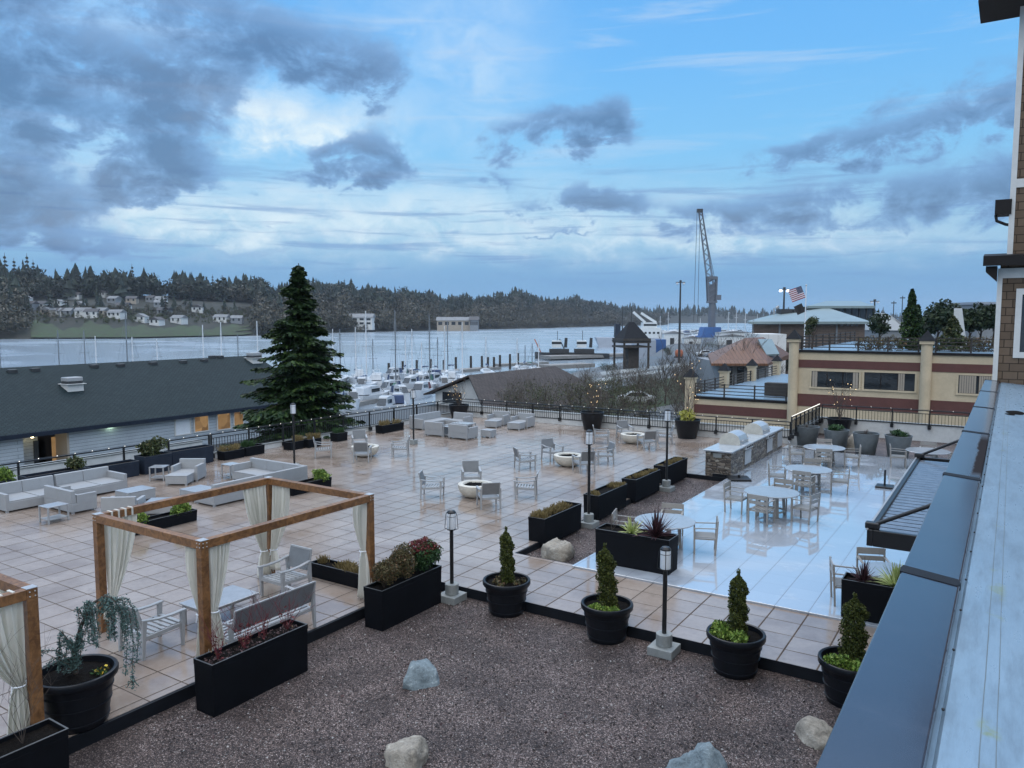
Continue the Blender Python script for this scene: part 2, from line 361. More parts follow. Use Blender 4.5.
def m_shingle(name, c0, c1, w, h, rough=.8, axis='xz', mortar=.02, spec=.3):
    m, b, p = newmat(name); co = obj_co(b); x, y, z = b.sep(co)
    br = b.n('ShaderNodeTexBrick'); br.offset = .43
    u = {'x': x, 'y': y, 'z': z}
    b.put(br.inputs['Vector'], b.vec(u[axis[0]], u[axis[1]]))
    br.inputs['Scale'].default_value = 1; br.inputs['Brick Width'].default_value = w; br.inputs['Row Height'].default_value = h
    br.inputs['Mortar Size'].default_value = mortar; br.inputs['Mortar Smooth'].default_value = .3
    br.inputs['Color1'].default_value = c0; br.inputs['Color2'].default_value = c1
    br.inputs['Mortar'].default_value = tuple(c*.35 for c in c0[:3])+(1,)
    n = b.noise(co, .6, 6, .65); n2 = b.noise(co, 9, 5, .6)
    k = b.m('ADD', b.m('MULTIPLY', n, .6), b.m('MULTIPLY', n2, .4))
    colr = b.mix(1.0, br.outputs['Color'], b.mix(k, (.6,.6,.62,1), (1.35,1.35,1.33,1)), 'MULTIPLY')
    b.put(p.inputs['Base Color'], colr); p.inputs['Roughness'].default_value = rough; p.inputs['Specular IOR Level'].default_value = spec
    bumpn(b, p, b.m('SUBTRACT', b.m('MULTIPLY', n2, .3), br.outputs['Fac']), .4, .02); return m
def m_stone_veneer():
    m, b, p = newmat('stacked_stone'); co = obj_co(b); x, y, z = b.sep(co)
    q = b.vec(b.m('MULTIPLY', b.m('ADD', x, y), 4.5), b.m('MULTIPLY', z, 13.0))
    c = b.vor(q, 1.0); e = b.vor(q, 1.0, 'DISTANCE_TO_EDGE', 'Distance'); s = b.sep(c)[0]
    colr = b.ramp(s, [(0, (.07,.055,.045,1)), (.35, (.16,.13,.10,1)), (.6, (.27,.22,.165,1)), (.85, (.20,.185,.17,1)), (1, (.36,.32,.26,1))])
    colr = b.mix(b.m('SUBTRACT', 1.0, b.ss(e, .02, .07)), colr, (.03,.027,.025,1))
    b.put(p.inputs['Base Color'], colr); p.inputs['Roughness'].default_value = .6; bumpn(b, p, b.ss(e, 0, .15), .8, .03); return m
def m_cap():
    m, b, p = newmat('wet_metal_coping'); co = world_co(b); x, y, z = b.sep(co)
    n = b.noise(co, 3, 6, .6); f = b.noise(co, 30, 4, .6)
    colr = b.mix(n, (.018,.020,.030,1), (.034,.037,.052,1))
    edge = b.m('ADD', x, b.m('MULTIPLY', b.m('SUBTRACT', b.noise(co, 2.2, 5, .6), .5), .12))
    stain = b.m('MULTIPLY', b.ss(edge, -.235, -.215), b.m('MULTIPLY', b.ss(y, 7.3, 7.6), b.m('SUBTRACT', 1.0, b.ss(y, 9.6, 10.4))))
    grime = b.ss(b.noise(b.vmul(co, (9, 2, 1)), 1.2, 7, .7), .60, .72)
    colr = b.mix(b.m('MULTIPLY', grime, .35), colr, (.015,.015,.018,1)); streak = b.ss(b.noise(b.vmul(co, (1.2, 16, 1)), 1.6, 6, .65), .55, .75); colr = b.mix(b.m('MULTIPLY', streak, .35), colr, (.075,.08,.10,1))
    colr = b.mix(stain, colr, (.03,.028,.03,1)); b.put(p.inputs['Base Color'], colr)
    b.put(p.inputs['Roughness'], b.m('ADD', .20, b.m('ADD', b.m('MULTIPLY', f, .05), b.m('MULTIPLY', stain, .4))))
    b.put(p.inputs['Specular IOR Level'], b.m('MULTIPLY', b.m('SUBTRACT', 1.0, stain), .8)); b.put(p.inputs['Coat Weight'], b.m('MULTIPLY', b.m('SUBTRACT', 1.0, stain), .35)); p.inputs['Coat Roughness'].default_value = .12
    bumpn(b, p, b.noise(co, 2.2, 2), .06, .02); return m
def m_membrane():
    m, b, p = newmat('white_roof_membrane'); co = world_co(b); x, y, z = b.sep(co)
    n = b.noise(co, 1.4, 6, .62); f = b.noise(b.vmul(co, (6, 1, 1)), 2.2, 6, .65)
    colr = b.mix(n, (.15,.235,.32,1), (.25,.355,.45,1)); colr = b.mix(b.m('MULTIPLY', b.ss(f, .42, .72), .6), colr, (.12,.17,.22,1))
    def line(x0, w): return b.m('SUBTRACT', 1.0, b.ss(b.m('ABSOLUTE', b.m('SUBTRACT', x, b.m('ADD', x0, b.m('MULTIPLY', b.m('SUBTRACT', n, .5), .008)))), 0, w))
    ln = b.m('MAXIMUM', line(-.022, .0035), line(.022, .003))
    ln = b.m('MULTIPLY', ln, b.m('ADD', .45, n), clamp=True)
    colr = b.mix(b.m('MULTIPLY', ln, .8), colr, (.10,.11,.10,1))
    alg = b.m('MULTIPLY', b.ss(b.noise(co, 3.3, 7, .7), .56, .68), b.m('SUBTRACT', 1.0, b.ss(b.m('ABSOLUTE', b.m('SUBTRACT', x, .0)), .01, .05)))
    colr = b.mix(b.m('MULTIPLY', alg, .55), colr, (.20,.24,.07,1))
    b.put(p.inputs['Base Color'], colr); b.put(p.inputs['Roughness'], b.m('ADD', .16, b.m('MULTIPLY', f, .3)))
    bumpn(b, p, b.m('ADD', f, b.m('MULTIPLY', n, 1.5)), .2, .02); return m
def m_water():
    m, b, p = newmat('bay_water'); co = world_co(b)
    p.inputs['Base Color'].default_value = (.24,.29,.335,1); p.inputs['IOR'].default_value = 1.5
    n = b.noise(b.vmul(co, (.5, .5, 1)), .9, 5, .6); n2 = b.noise(b.vmul(co, (.02, .03, 1)), 1.0, 4, .5)
    b.put(p.inputs['Roughness'], b.m('ADD', .20, b.m('MULTIPLY', b.ss(n2, .45, .7), .14)))
    p.inputs['Specular IOR Level'].default_value = 1.0
    bumpn(b, p, b.m('ADD', n, b.m('MULTIPLY', n2, .5)), .05, .12); return m
def m_ground():
    m, b, p = newmat('damp_ground'); co = world_co(b); n = b.noise(co, .03, 6, .6); f = b.noise(co, 1.5, 5, .6)
    c = b.mix(b.ss(n, .4, .6), (.055,.058,.062,1), (.10,.098,.09,1)); b.put(p.inputs['Base Color'], b.mix(b.m('MULTIPLY', f, .5), c, (.04,.04,.042,1)))
    b.put(p.inputs['Roughness'], b.m('ADD', .25, b.m('MULTIPLY', n, .5))); return m
def m_hill():
    m, b, p = newmat('wooded_hillside'); co = world_co(b); n = b.noise(co, .015, 6, .65); f = b.noise(co, .12, 5, .6)
    c = b.mix(b.ss(f, .35, .65), (.014,.019,.013,1), (.028,.028,.022,1))
    b.put(p.inputs['Base Color'], c); p.inputs['Roughness'].default_value = .95; return m
def m_grass():
    m, b, p = newmat('green_bank'); co = world_co(b); n = b.noise(co, .05, 6, .6); f = b.noise(co, .3, 5, .6)
    b.put(p.inputs['Base Color'], b.mix(b.m('ADD', b.m('MULTIPLY', n, .6), b.m('MULTIPLY', b.ss(f, .35, .65), .4)), (.030,.028,.018,1), (.030,.068,.018,1))); p.inputs['Roughness'].default_value = .9; return m
def m_cloth():
    m, b, p = newmat('cream_curtain_cloth'); co = obj_co(b); n = b.noise(co, 3, 5, .6); f = b.noise(co, 120, 2)
    b.put(p.inputs['Base Color'], b.mix(n, (.72,.71,.65,1), (.86,.85,.80,1))); p.inputs['Roughness'].default_value = .9
    bumpn(b, p, f, .2, .003)
    tr = b.n('ShaderNodeBsdfTranslucent'); tr.inputs[0].default_value = (.80,.79,.72,1)
    mx = b.n('ShaderNodeMixShader'); mx.inputs[0].default_value = .35
    b.nt.links.new(p.outputs[0], mx.inputs[1]); b.nt.links.new(tr.outputs[0], mx.inputs[2]); b.nt.links.new(mx.outputs[0], b.nt.nodes['Material Output'].inputs[0]); return m
def m_rock(name, c0, c1, c2):
    m, b, p = newmat(name); co = obj_co(b); n = b.noise(co, 3.2, 9, .68, .6); v = b.noise(b.vmul(co, (1, 1, 2.5)), 6, 8, .7, 1.2); f = b.noise(co, 30, 5, .65)
    k = b.m('ADD', b.m('MULTIPLY', n, .5), b.m('ADD', b.m('MULTIPLY', v, .3), b.m('MULTIPLY', f, .2)))
    b.put(p.inputs['Base Color'], b.ramp(k, [(.36, c0), (.48, c1), (.53, tuple(x*1.15 for x in c1[:3])+(1,)), (.63, c2)])); p.inputs['Roughness'].default_value = .75
    bumpn(b, p, k, 1.0, .07); return m
def m_glass(name='window_glass', rgb=(.02,.025,.03)):
    m, b, p = newmat(name); p.inputs['Base Color'].default_value = rgb+(1,); p.inputs['Roughness'].default_value = .06; p.inputs['Specular IOR Level'].default_value = .7
    return m
def m_flag():
    m, b, p = newmat('stars_and_stripes'); uv = b.n('ShaderNodeTexCoord').outputs['Object']; x, y, z = b.sep(uv)
    st = b.m('FLOOR', b.m('MULTIPLY', z, 13.0)); od = b.m('MODULO', st, 2.0)
    c = b.mix(od, lin(128,22,38), lin(205,205,212))
    can = b.m('MULTIPLY', b.m('LESS_THAN', x, .4), b.m('GREATER_THAN', z, 6/13))
    star = b.vor(b.vec(b.m('MULTIPLY', x, 15.0), b.m('MULTIPLY', z, 11.0)), 1.0, out='Distance', rnd=0)
    blue = b.mix(b.m('LESS_THAN', star, .22), lin(20,26,66), lin(190,195,205))
    b.put(p.inputs['Base Color'], b.mix(can, c, blue)); p.inputs['Roughness'].default_value = .8; return m
MT.update(
 tiles=m_tiles(), deck=m_white_deck(), gravel=m_gravel(), wicker=m_wicker('grey_wicker', (.36,.37,.38)), wood=m_wood('stained_cedar', (.095,.042,.016,1), (.28,.135,.05,1)),
 cap=m_cap(), membrane=m_membrane(), water=m_water(), ground=m_ground(), hill=m_hill(), grass=m_grass(), cloth=m_cloth(), stone=m_stone_veneer(),
 rock_blue=m_rock('blue_grey_rock', (.055,.075,.085,1), (.17,.215,.235,1), (.44,.50,.52,1)), rock_tan=m_rock('tan_rock', (.10,.088,.07,1), (.29,.26,.215,1), (.54,.51,.44,1)),
 glass=m_glass(), flag=m_flag(),
 alu=pm('grey_aluminium', (.33,.34,.35), .35, .08, 4, spec=.5), sling=pm('grey_sling_panel', (.17,.18,.19), .5, .1, 6), taupe=pm('taupe_aluminium', (.30,.28,.255), .38, .08, 4),
 table_top=pm('pale_table_top', (.33,.35,.375), .14, .08, 3, spec=.7), black=pm('black_planter_fibreglass', (.004,.005,.0075), .65, .25, 3, .12, 30, spec=.14), rim=pm('planter_rim_worn', (.07,.075,.08), .4, .3, 8),
 navy=pm('navy_planter_plastic', (.014,.021,.036), .5, .2, 3, spec=.3), pot=pm('black_pot_plastic', (.006,.0075,.011), .40, .3, 4, .15, 25, spec=.3), greypot=pm('grey_fibreglass_pot', (.115,.13,.135), .5, .15, 4, .1, 40),
 soil=pm('wet_potting_soil', (.010,.0078,.0065), .9, .7, 22, 1.0, 60, bdist=.06, spec=.12), concrete=pm('grey_concrete', (.24,.255,.25), .6, .15, 5, .3, 40), bowl=pm('cream_concrete_bowl', (.55,.52,.45), .5, .14, 5, .25, 30),
 lava=pm('black_lava_fill', (.006,.006,.007), .8, .4, 20, .9, 45, bdist=.03, spec=.15), blackmetal=pm('black_metal', (.012,.012,.013), .35, .2, 5), frost=pm('frosted_lamp_glass', (.72,.76,.80), .3, .05, 3),
 edging=pm('black_edging', (.006,.008,.012), .6, .3, 4, spec=.25), white_wall=pm('white_parapet_paint', (.58,.59,.58), .55, .12, 1.2, .15, 30), steel=pm('brushed_steel', (.52,.53,.54), .32, .1, 3, metal=.45), stucco=pm('cream_stucco', (.55,.455,.315), .8, .10, .9, .3, 40), red=pm('dark_red_band', (.115,.045,.038), .75, .12, 1.5),
 capdark=pm('slate_cap', (.016,.018,.022), .8, .2, 6, spec=.2), trim=pm('white_trim_paint', (.60,.60,.58), .5, .06, 4), fascia=pm('dark_fascia', (.012,.010,.010), .6, .2, 5, spec=.25), counter=pm('grey_counter_slab', (.42,.46,.50), .12, .1, 2, spec=.7),
 shingle=m_shingle('cedar_shingles', (.125,.087,.060,1), (.165,.116,.080,1), .27, .165, axis='xz', mortar=.010),
 roof_blue=m_shingle('slate_blue_roofing', (.012,.026,.031,1), (.020,.037,.042,1), .34, .15, rough=.8, axis='yx', mortar=.03, spec=.2),
 siding=m_shingle('pale_blue_siding', (.40,.45,.49,1), (.44,.49,.53,1), 40, .22, rough=.7, axis='yz', mortar=.012),
 brownroof=m_shingle('weathered_shake_roof', (.045,.036,.033,1), (.075,.060,.055,1), .5, .3, axis='xy', mortar=.03), copper=m_shingle('orange_metal_roof', (.150,.075,.045,1), (.185,.098,.060,1), .45, 40, rough=.5, axis='xy', mortar=.03),
 brick=m_shingle('brown_brick', (.13,.10,.085,1), (.16,.125,.105,1), .8, .25, axis='xz', mortar=.01), greenroof=pm('pale_green_metal_roof', (.20,.255,.26), .35, .08, .6), slat=pm('wet_canopy_slat', (.16,.18,.21), .22, .2, 4, spec=.8),
 boat=pm('white_gelcoat', (.52,.55,.58), .3, .1, .7), boatblue=pm('blue_boat_canvas', (.03,.055,.13), .7, .25, 1.2), boatgreen=pm('green_boat_canvas', (.05,.14,.10), .7, .2, 1), boatred=pm('red_boat_canvas', (.12,.03,.03), .7, .2, 1), spar=pm('pale_spar', (.62,.64,.66), .4, .08, 1), darkspar=pm('grey_spar', (.16,.18,.20), .5, .08, 1), timber=pm('dark_piling', (.045,.040,.036), .8, .3, 2), dock=pm('grey_dock_planks', (.20,.195,.185), .7, .2, 1.5),
 cranegrey=pm('grey_crane_steel', (.12,.135,.16), .5, .12, .3), craneblue=pm('blue_crane_steel', (.04,.12,.32), .5, .1, .3), orange=pm('orange_paint', (.42,.12,.05), .5, .1, .5), darksteel=pm('dark_steel', (.035,.037,.04), .5, .2, 1), hull=pm('grey_ship_hull', (.30,.34,.40), .5, .12, .1), shipwhite=pm('white_ship_paint', (.62,.65,.66), .5, .1, .15), blackflag=pm('black_flag_cloth', (.015,.015,.018), .8, .2, 3),
 housewhite=pm('white_house_paint', (.62,.63,.62), .7, .12, .2), housegrey=pm('grey_house_paint', (.22,.24,.26), .7, .12, .2), housetan=pm('tan_house_paint', (.36,.31,.25), .7, .12, .2), houseroof=pm('dark_house_roof', (.07,.07,.075), .8, .2, .3), houseroof2=pm('pale_house_roof', (.19,.20,.21), .8, .2, .3),
 bark=pm('tree_bark', (.055,.042,.033), .9, .3, 8, .5, 30), twig=pm('bare_twigs', (.085,.066,.055), .85, .3, 5), redtwig=pm('red_twigs', (.13,.022,.030), .7, .3, 5), greytwig=pm('grey_bare_twigs', (.080,.066,.054), .85, .3, 3),
 conifer=leafmat('conifer_needles', (20,38,20), (44,68,34), c2=(72,92,44)), dwarf=leafmat('dwarf_spruce_needles', (38,48,24), (72,80,34), c2=(96,98,46)), boxwood=leafmat('boxwood_leaves', (62,88,34), (112,138,58), c2=(150,165,82)), sage=leafmat('blue_cedar_needles', (58,84,84), (98,124,118)),
 heath=leafmat('olive_shrub_leaves', (58,58,40), (96,88,58), c2=(118,84,66)), nandina=leafmat('red_tipped_leaves', (84,36,42), (128,62,62), c2=(92,84,58)), litter=leafmat('fallen_leaf_litter', (58,44,46), (112,92,92)), shrubgreen=leafmat('green_shrub_leaves', (34,58,36), (62,92,52)), drygrass=leafmat('dry_planter_grass', (100,88,58), (150,134,92)), yucca=leafmat('variegated_blades', (150,166,96), (204,208,150)), phormium=leafmat('bronze_blades', (46,30,36), (84,56,62)), yellowleaf=leafmat('yellow_green_leaves', (140,142,60), (196,190,98)), flower=leafmat('yellow_flowers', (190,160,50), (220,190,70)),
 midgreen=leafmat('midground_foliage', (36,46,30), (74,84,50), c2=(96,92,60)), forest=leafmat('far_conifers', (20,32,26), (46,56,44)), bareforest=leafmat('far_bare_woods', (48,52,44), (78,76,64), c2=(92,84,70)), pine=leafmat('clipped_pine', (26,40,28), (52,66,42)),
 bulb=emat('string_bulb', (1, .95, .85), 1.2), warmbulb=emat('warm_bulb', (1, .70, .36), 1.5), flood=emat('floodlight_head', (1, 1, .97), 4.0), lit=m_lit(), porch=emat('porch_lamp', (1, .8, .45), 14.0), greenlamp=emat('greenish_lamp', (.75, 1, .72), 9.0))
# ------------------------------------------------------------------ the terrace
m = M()
def sheet(m, x0, x1, y0, y1, z): m.add([(x0,y0,z),(x1,y0,z),(x1,y1,z),(x0,y1,z)], [(0,1,2,3)])
for a in ((-28.45,-11.08,-14,13.48,0),(-28.45,-10.42,13.48,37.75,0),(-10.42,-8.65,13.48,16.2,0),(-8.65,.3,13.48,16.0,0),(-10.42,-8.65,28.4,37.75,0)): sheet(m, *a)
struct('terrace_floor', m, MT['tiles'])
m = M(); m.box(-8.65, .3, 16.0, 36.3, -.3, .045); struct('white_deck', m, MT['deck'], bevel=.01)
m = M(); sheet(m, -11.08, .3, -14, 13.48, -.22); sheet(m, -10.42, -8.65, 16.2, 28.4, -.16); sheet(m, -8.3, .3, 36.3, 42.72, -.08)
struct('gravel_bed', m, MT['gravel'])
m = M(); m.box(-11.08,-11.02,-14,13.54,-.4,-.006); m.box(-11.02,.3,13.48,13.54,-.4,-.006); m.box(-10.42,-10.37,16.2,28.4,-.4,-.006); m.box(-10.37,-8.66,16.2,16.25,-.4,-.006); m.box(-10.37,-8.66,28.35,28.4,-.4,-.006)
struct('terrace_edging', m, MT['edging'])
m = M(); m.box(-28.9, .3, -14, 43.2, -3.8, -.45); struct('terrace_slab', m, MT['concrete'])
# loose stones lying on the gravel
def pebbles():
    n = 14000; m = M()
    P = np.zeros((n,3)); P[:,0] = rng.uniform(-11,-.6,n); P[:,1] = 13.4-13.4*rng.power(1.7,n)[::-1]*0-rng.uniform(0,7.2,n); P[:,2] = -.215
    k = 2200; P[:k,0] = rng.uniform(-10.35,-8.7,k); P[:k,1] = rng.uniform(16.3,28.3,k); P[:k,2] = -.155
    base = np.array([(1,0,0),(-.5,.86,0),(-.5,-.86,0),(0,0,1),(0,0,-.6)]); F = [(0,1,3),(1,2,3),(2,0,3),(1,0,4),(2,1,4),(0,2,4)]
    for i in range(n):
        s = rng.uniform(.010,.024); a = rng.uniform(0,6.28); ca, sa = math.cos(a)*s, math.sin(a)*s
        j = rng.uniform(.6,1.3,(5,3)); b_ = base*j
        m.add([(P[i,0]+x*ca-y*sa, P[i,1]+x*sa+y*ca, P[i,2]+z*s*.8) for x,y,z in b_], F)
    mt, b, p = newmat('loose_gravel_stones'); g = b.n('ShaderNodeNewGeometry')
    b.put(p.inputs['Base Color'], b.ramp(g.outputs['Random Per Island'], [(0,(.014,.012,.012,1)),(.5,(.055,.045,.046,1)),(.78,(.11,.092,.09,1)),(.9,(.26,.24,.23,1)),(1,(.52,.50,.48,1))])); p.inputs['Roughness'].default_value = .55
    o = m.build('loose_gravel', mt); o['kind'] = 'stuff'
pebbles()

# parapet walls and railings
def wall(name, label, x0, x1, y0, y1, z0, z1, mat='white_wall', cap=True):
    t = thing(name, label, 'wall', ((x0+x1)/2, (y0+y1)/2, z0)); w = M().box(x0-(x0+x1)/2, x1-(x0+x1)/2, y0-(y0+y1)/2, y1-(y0+y1)/2, 0, z1-z0-.06).build('wall_face', MT[mat], t)
    dx, dy = (x1-x0)/2, (y1-y0)/2
    M().box(-dx-.03, dx+.03, -dy-.03, dy+.03, z1-z0-.06, z1-z0).build('coping', MT['concrete'], t, bevel=.01); return t
wall('parapet_wall','low white parapet along the marina side of the tiled terrace, under the left railing',-28.75,-28.45,-14,37.75,-.05,.27)
wall('parapet_wall','white parapet across the far end of the tiled terrace behind the tall planted pots',-28.75,-8.5,37.75,38.05,-.05,.68)
wall('parapet_wall','short white parapet beside the grey pots, running back from the barbecue counter',-8.5,-8.3,37.75,42.72,-.2,.72)
wall('parapet_wall','white parapet at the back of the gravel strip behind the four grey pots',-8.5,.3,42.72,43.0,-.2,.78)
def railing(label, p, q, z0, z1, npost, foot, picket=.14, side=(0,0), pickets=True):
    p, q = Vector((p[0],p[1],0)), Vector((q[0],q[1],0)); L = (q-p).length; d = (q-p)/L
    t = thing('metal_railing', label, 'railing', (p.x,p.y,z0), math.atan2(d.y,d.x)); h = z1-z0
    M().box(0,L,-.03,.03,h-.045,h).build('top_rail', MT['blackmetal'], t)
    lo = M(); lo.box(0,L,-.018,.018,h-.20,h-.165)
    if pickets: lo.box(0,L,-.018,.018,.10,.135)
    lo.build('lower_rail', MT['blackmetal'], t)
    pk = M(); n = int(L/picket)
    for i in range(1,n): x = i*L/n; pk.box(x-.009,x+.009,-.009,.009,.135,h-.165)
    if pickets: pk.build('pickets', MT['blackmetal'], t)
    for i in range(npost):
        x = .03+(L-.06)*i/(npost-1)
        po = M().box(x-.03,x+.03,-.03,.03,foot-z0,h-.045).build('post', MT['blackmetal'], t)
        M().box(x-.07,x+.07,side[0],side[1],foot-z0-.02,foot-z0+.16).build('post_bracket', MT['blackmetal'], po)
    return t
railing('open black railing without pickets at the left, behind the wicker sofas',(-28.42,-8),(-28.42,20.2),.2,1.07,16,.06,side=(-.12,.06),pickets=False)
railing('black picket railing along the marina side, from the armchair to the far corner',(-28.42,20.25),(-28.42,37.7),.2,1.07,10,.06,side=(-.12,.06))
railing('black railing along the far end of the tiled terrace, between tall planted pots',(-28.42,37.72),(-8.6,37.72),.2,1.08,12,.22,side=(-.10,.06))
railing('black railing climbing away beside the grey pots, topped with white string lights',(-8.28,36.4),(-8.28,42.6),.55,1.48,8,.5,side=(-.12,.06))
railing('black railing behind the four grey pots in front of the cream building',(-8.2,42.68),(.2,42.68),.65,1.47,6,.55,side=(-.10,.06))
def lights(label, pts, step, mat='bulb', r=.015):
    pts = [Vector(p) for p in pts]; t = thing('string_lights', label, 'string lights', pts[0]); o = pts[0]
    M().tube([p-o for p in pts], .006, n=4).build('cord', MT['blackmetal'], t)
    k = 0
    for a, b_ in zip(pts, pts[1:]):
        n = max(1, int((b_-a).length/step))
        for i in range(n):
            p = a+(b_-a)*(i+.5)/n-o; M().ball((p.x,p.y,p.z-.01),r,nu=6,nv=4).build('bulb', MT[mat], t); k += 1
lights('string of small white bulbs clipped to the left marina railing',[(-28.42,8,1.10),(-28.42,37.5,1.10)],.62)
lights('string of small white bulbs along the top of the far terrace railing',[(-28.3,37.72,1.11),(-8.8,37.72,1.11)],.75)
lights('dense row of white bulbs on the railing beside the grey pots',[(-8.28,36.4,1.51),(-8.28,42.6,1.51)],.17,r=.02)
lights('string of small bulbs on the back railing before the cream building',[(-8.1,42.68,1.50),(.1,42.68,1.50)],.9,r=.012)
wall('outer_wall','outer white ledge running between the left railing and the blue-grey building',-31.2,-30.8,6,21.5,-3.7,.43)

# ------------------------------------------------------------------ hotel wing on the right: wall, coping, membrane, canopy; shingled storeys
t = thing('hotel_wing','low wing with wet grey metal coping and white membrane roof filling the lower right','building')
M().box(-.36, .0, -6, 18.9, -.3, 4.55).build('wall', MT['white_wall'], t)
cp = M().hexa([(-.42,-6,4.60),(-.155,-6,4.60),(-.155,18.95,4.60),(-.42,18.95,4.60),(-.42,-6,4.70),(-.155,-6,4.69),(-.155,18.95,4.69),(-.42,18.95,4.70)]).build('parapet_coping', MT['cap'], t, bevel=.008)
for i in range(7):
    y = 1.35+i*2.93
    a = M().add([(-.428,y+.11,4.7035),(-.425,y+.05,4.7035),(-.165,y-.02,4.6945),(-.15,y+.03,4.694),(-.165,y+.09,4.6945),(-.42,y+.165,4.7035),
                 (-.428,y+.11,4.66),(-.425,y+.05,4.66),(-.165,y-.02,4.66),(-.15,y+.03,4.66),(-.165,y+.09,4.66),(-.42,y+.165,4.66)],
                [(0,1,2,3,4,5)]+[(i_,i_+6,(i_+1)%6+6,(i_+1)%6) for i_ in range(6)]).build('joint_plate', MT['edging'], cp)
for i in range(22):
    y = 1.4+i*.52+random.uniform(-.05,.05); M().ball((-.135, y, 4.668), .006, nu=6, nv=4).build('coping_screw', MT['blackmetal'], cp)
nx, ny = 26, 50; vs = []; fs = []
xs = [-.155,-.140,-.128,-.1,-.06]+[(-.03+.4*i) for i in range(21)]
for iy in range(ny):
    y = -6+iy*25/(ny-1)
    for ix, x in enumerate(xs):
        z = 4.64 if ix < 2 else (4.655 if ix == 2 else 4.655-.05*min(1,(x+.128)/.6))
        vs.append((x, y, z+(.004*math.sin(y*3.1+x*7)+.003*math.sin(y*7.7) if ix > 2 else 0)))
for iy in range(ny-1):
    for ix in range(nx-1): a = iy*nx+ix; fs.append((a, a+1, a+nx+1, a+nx))
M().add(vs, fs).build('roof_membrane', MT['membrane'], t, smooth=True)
m = M(); m.box(0, 9, -6, 18.9, -.3, 4.45); m.build('wing_core', MT['white_wall'], t)
m = M(); m.ball((.09,13.2,4.63),.13,.25,.03,nu=12,nv=6); m.ball((.02,12.9,4.63),.09,.15,.02,nu=10,nv=6); m.build('roof_debris', MT['soil'], t, smooth=True)
# canopy over the doors with tie rods
t = thing('door_canopy','black slatted canopy held by two tie rods beside the grey coping','canopy',(-1.75,12.9,2.45))
m = M(); Lc = 7.6
m.box(0,.09,0,Lc,0,.26); m.box(.09,1.37,0,.09,0,.26); m.box(.09,1.37,Lc-.09,Lc,0,.26); m.box(1.30,1.37,.09,Lc-.09,0,.24); m.build('frame', MT['blackmetal'], t, bevel=.01)
M().box(.092,1.298,.092,Lc-.092,.04,.07).build('gap_shade_sheet', MT['edging'], t)  # added black sheet, standing in for the shade between the slats
M().box(-.012,.02,-.01,Lc+.01,.255,.268).build('frame_top_flashing', MT['alu'], t)
m = M()
for i in range(1,30): y = .09+i*(Lc-.18)/30; m.hexa([(.09,y-.07,.19),(1.3,y-.07,.19),(1.3,y+.07,.205),(.09,y+.07,.205),(.09,y-.07,.205),(1.3,y-.07,.205),(1.3,y+.07,.22),(.09,y+.07,.22)])
m.build('slats', MT['slat'], t)
for y in (.12, Lc-.15):
    r = M().tube([(.05,y,.30),(1.45,y,1.05)],.032,n=10).build('tie_rod', MT['blackmetal'], t); M().box(-.04,.17,y-.07,y+.07,.255,.36).build('rod_bracket', MT['blackmetal'], r, bevel=.02)
# shingled storeys behind
t = thing('shingled_building','brown shingled upper storeys with white corner boards and dark eaves at the right edge','building',(0,19,4.4))
M().box(-.10,6,.02,8,2.7,16).build('upper_wall', MT['shingle'], t)
M().box(-.25,6,-.01+.0,.0,-.2,2.62).build('lower_wall', MT['shingle'], t); M().box(-.25,6,.001,8,-.2,2.7).build('lower_core', MT['shingle'], t)
m = M(); m.box(-.29,-.20,-.05,.06,-.2,2.62); m.box(-.20,6,-.04,-.012,2.42,2.62); m.build('corner_trim', MT['trim'], t)
m = M(); m.box(-.15,-.05,-.03,.1,2.75,16); m.box(-.05,6,-.02,.019,4.25,4.42); m.build('upper_corner_trim', MT['trim'], t)
m = M(); m.hexa([(-.55,-.42,2.66),(6,-.42,2.66),(6,.3,2.70),(-.55,.3,2.70),(-.55,-.42,2.86),(6,-.42,2.86),(6,.3,2.95),(-.55,.3,2.95)]); m.build('eave_roof', MT['fascia'], t)
m = M(); m.hexa([(-.5,-.3,2.66),(-.3,-.3,2.66),(-.3,.2,2.66),(-.5,.2,2.66),(-.5,-.3,2.55),(-.3,-.3,2.35),(-.3,.2,2.35),(-.5,.2,2.55)][4:]+[(-.5,-.3,2.66),(-.3,-.3,2.66),(-.3,.2,2.66),(-.5,.2,2.66)]); m.build('eave_bracket', MT['fascia'], t)
m = M(); m.box(-.40,-.11,-.1,.4,3.72,4.02); m.tube([(-.38,.0,3.72),(-.36,.0,3.6),(-.2,.0,3.52),(-.12,.0,3.5)],.03,n=8); m.build('gutter', MT['fascia'], t)
m = M(); m.box(-.85,6,-.75,.6,7.82,8.15); m.build('top_eave', MT['fascia'], t)
w = M(); w.box(.05,.16,-.05,.02,.78,2.2); w.box(.16,1.2,-.05,.02,2.08,2.2); w.box(.16,1.2,-.05,.02,.78,.9); w.box(1.2,1.31,-.05,.02,.78,2.2); wf = w.build('window', MT['trim'], t)
M().box(.16,1.2,-.03,.0,.9,2.08).build('pane', MT['glass'], wf)

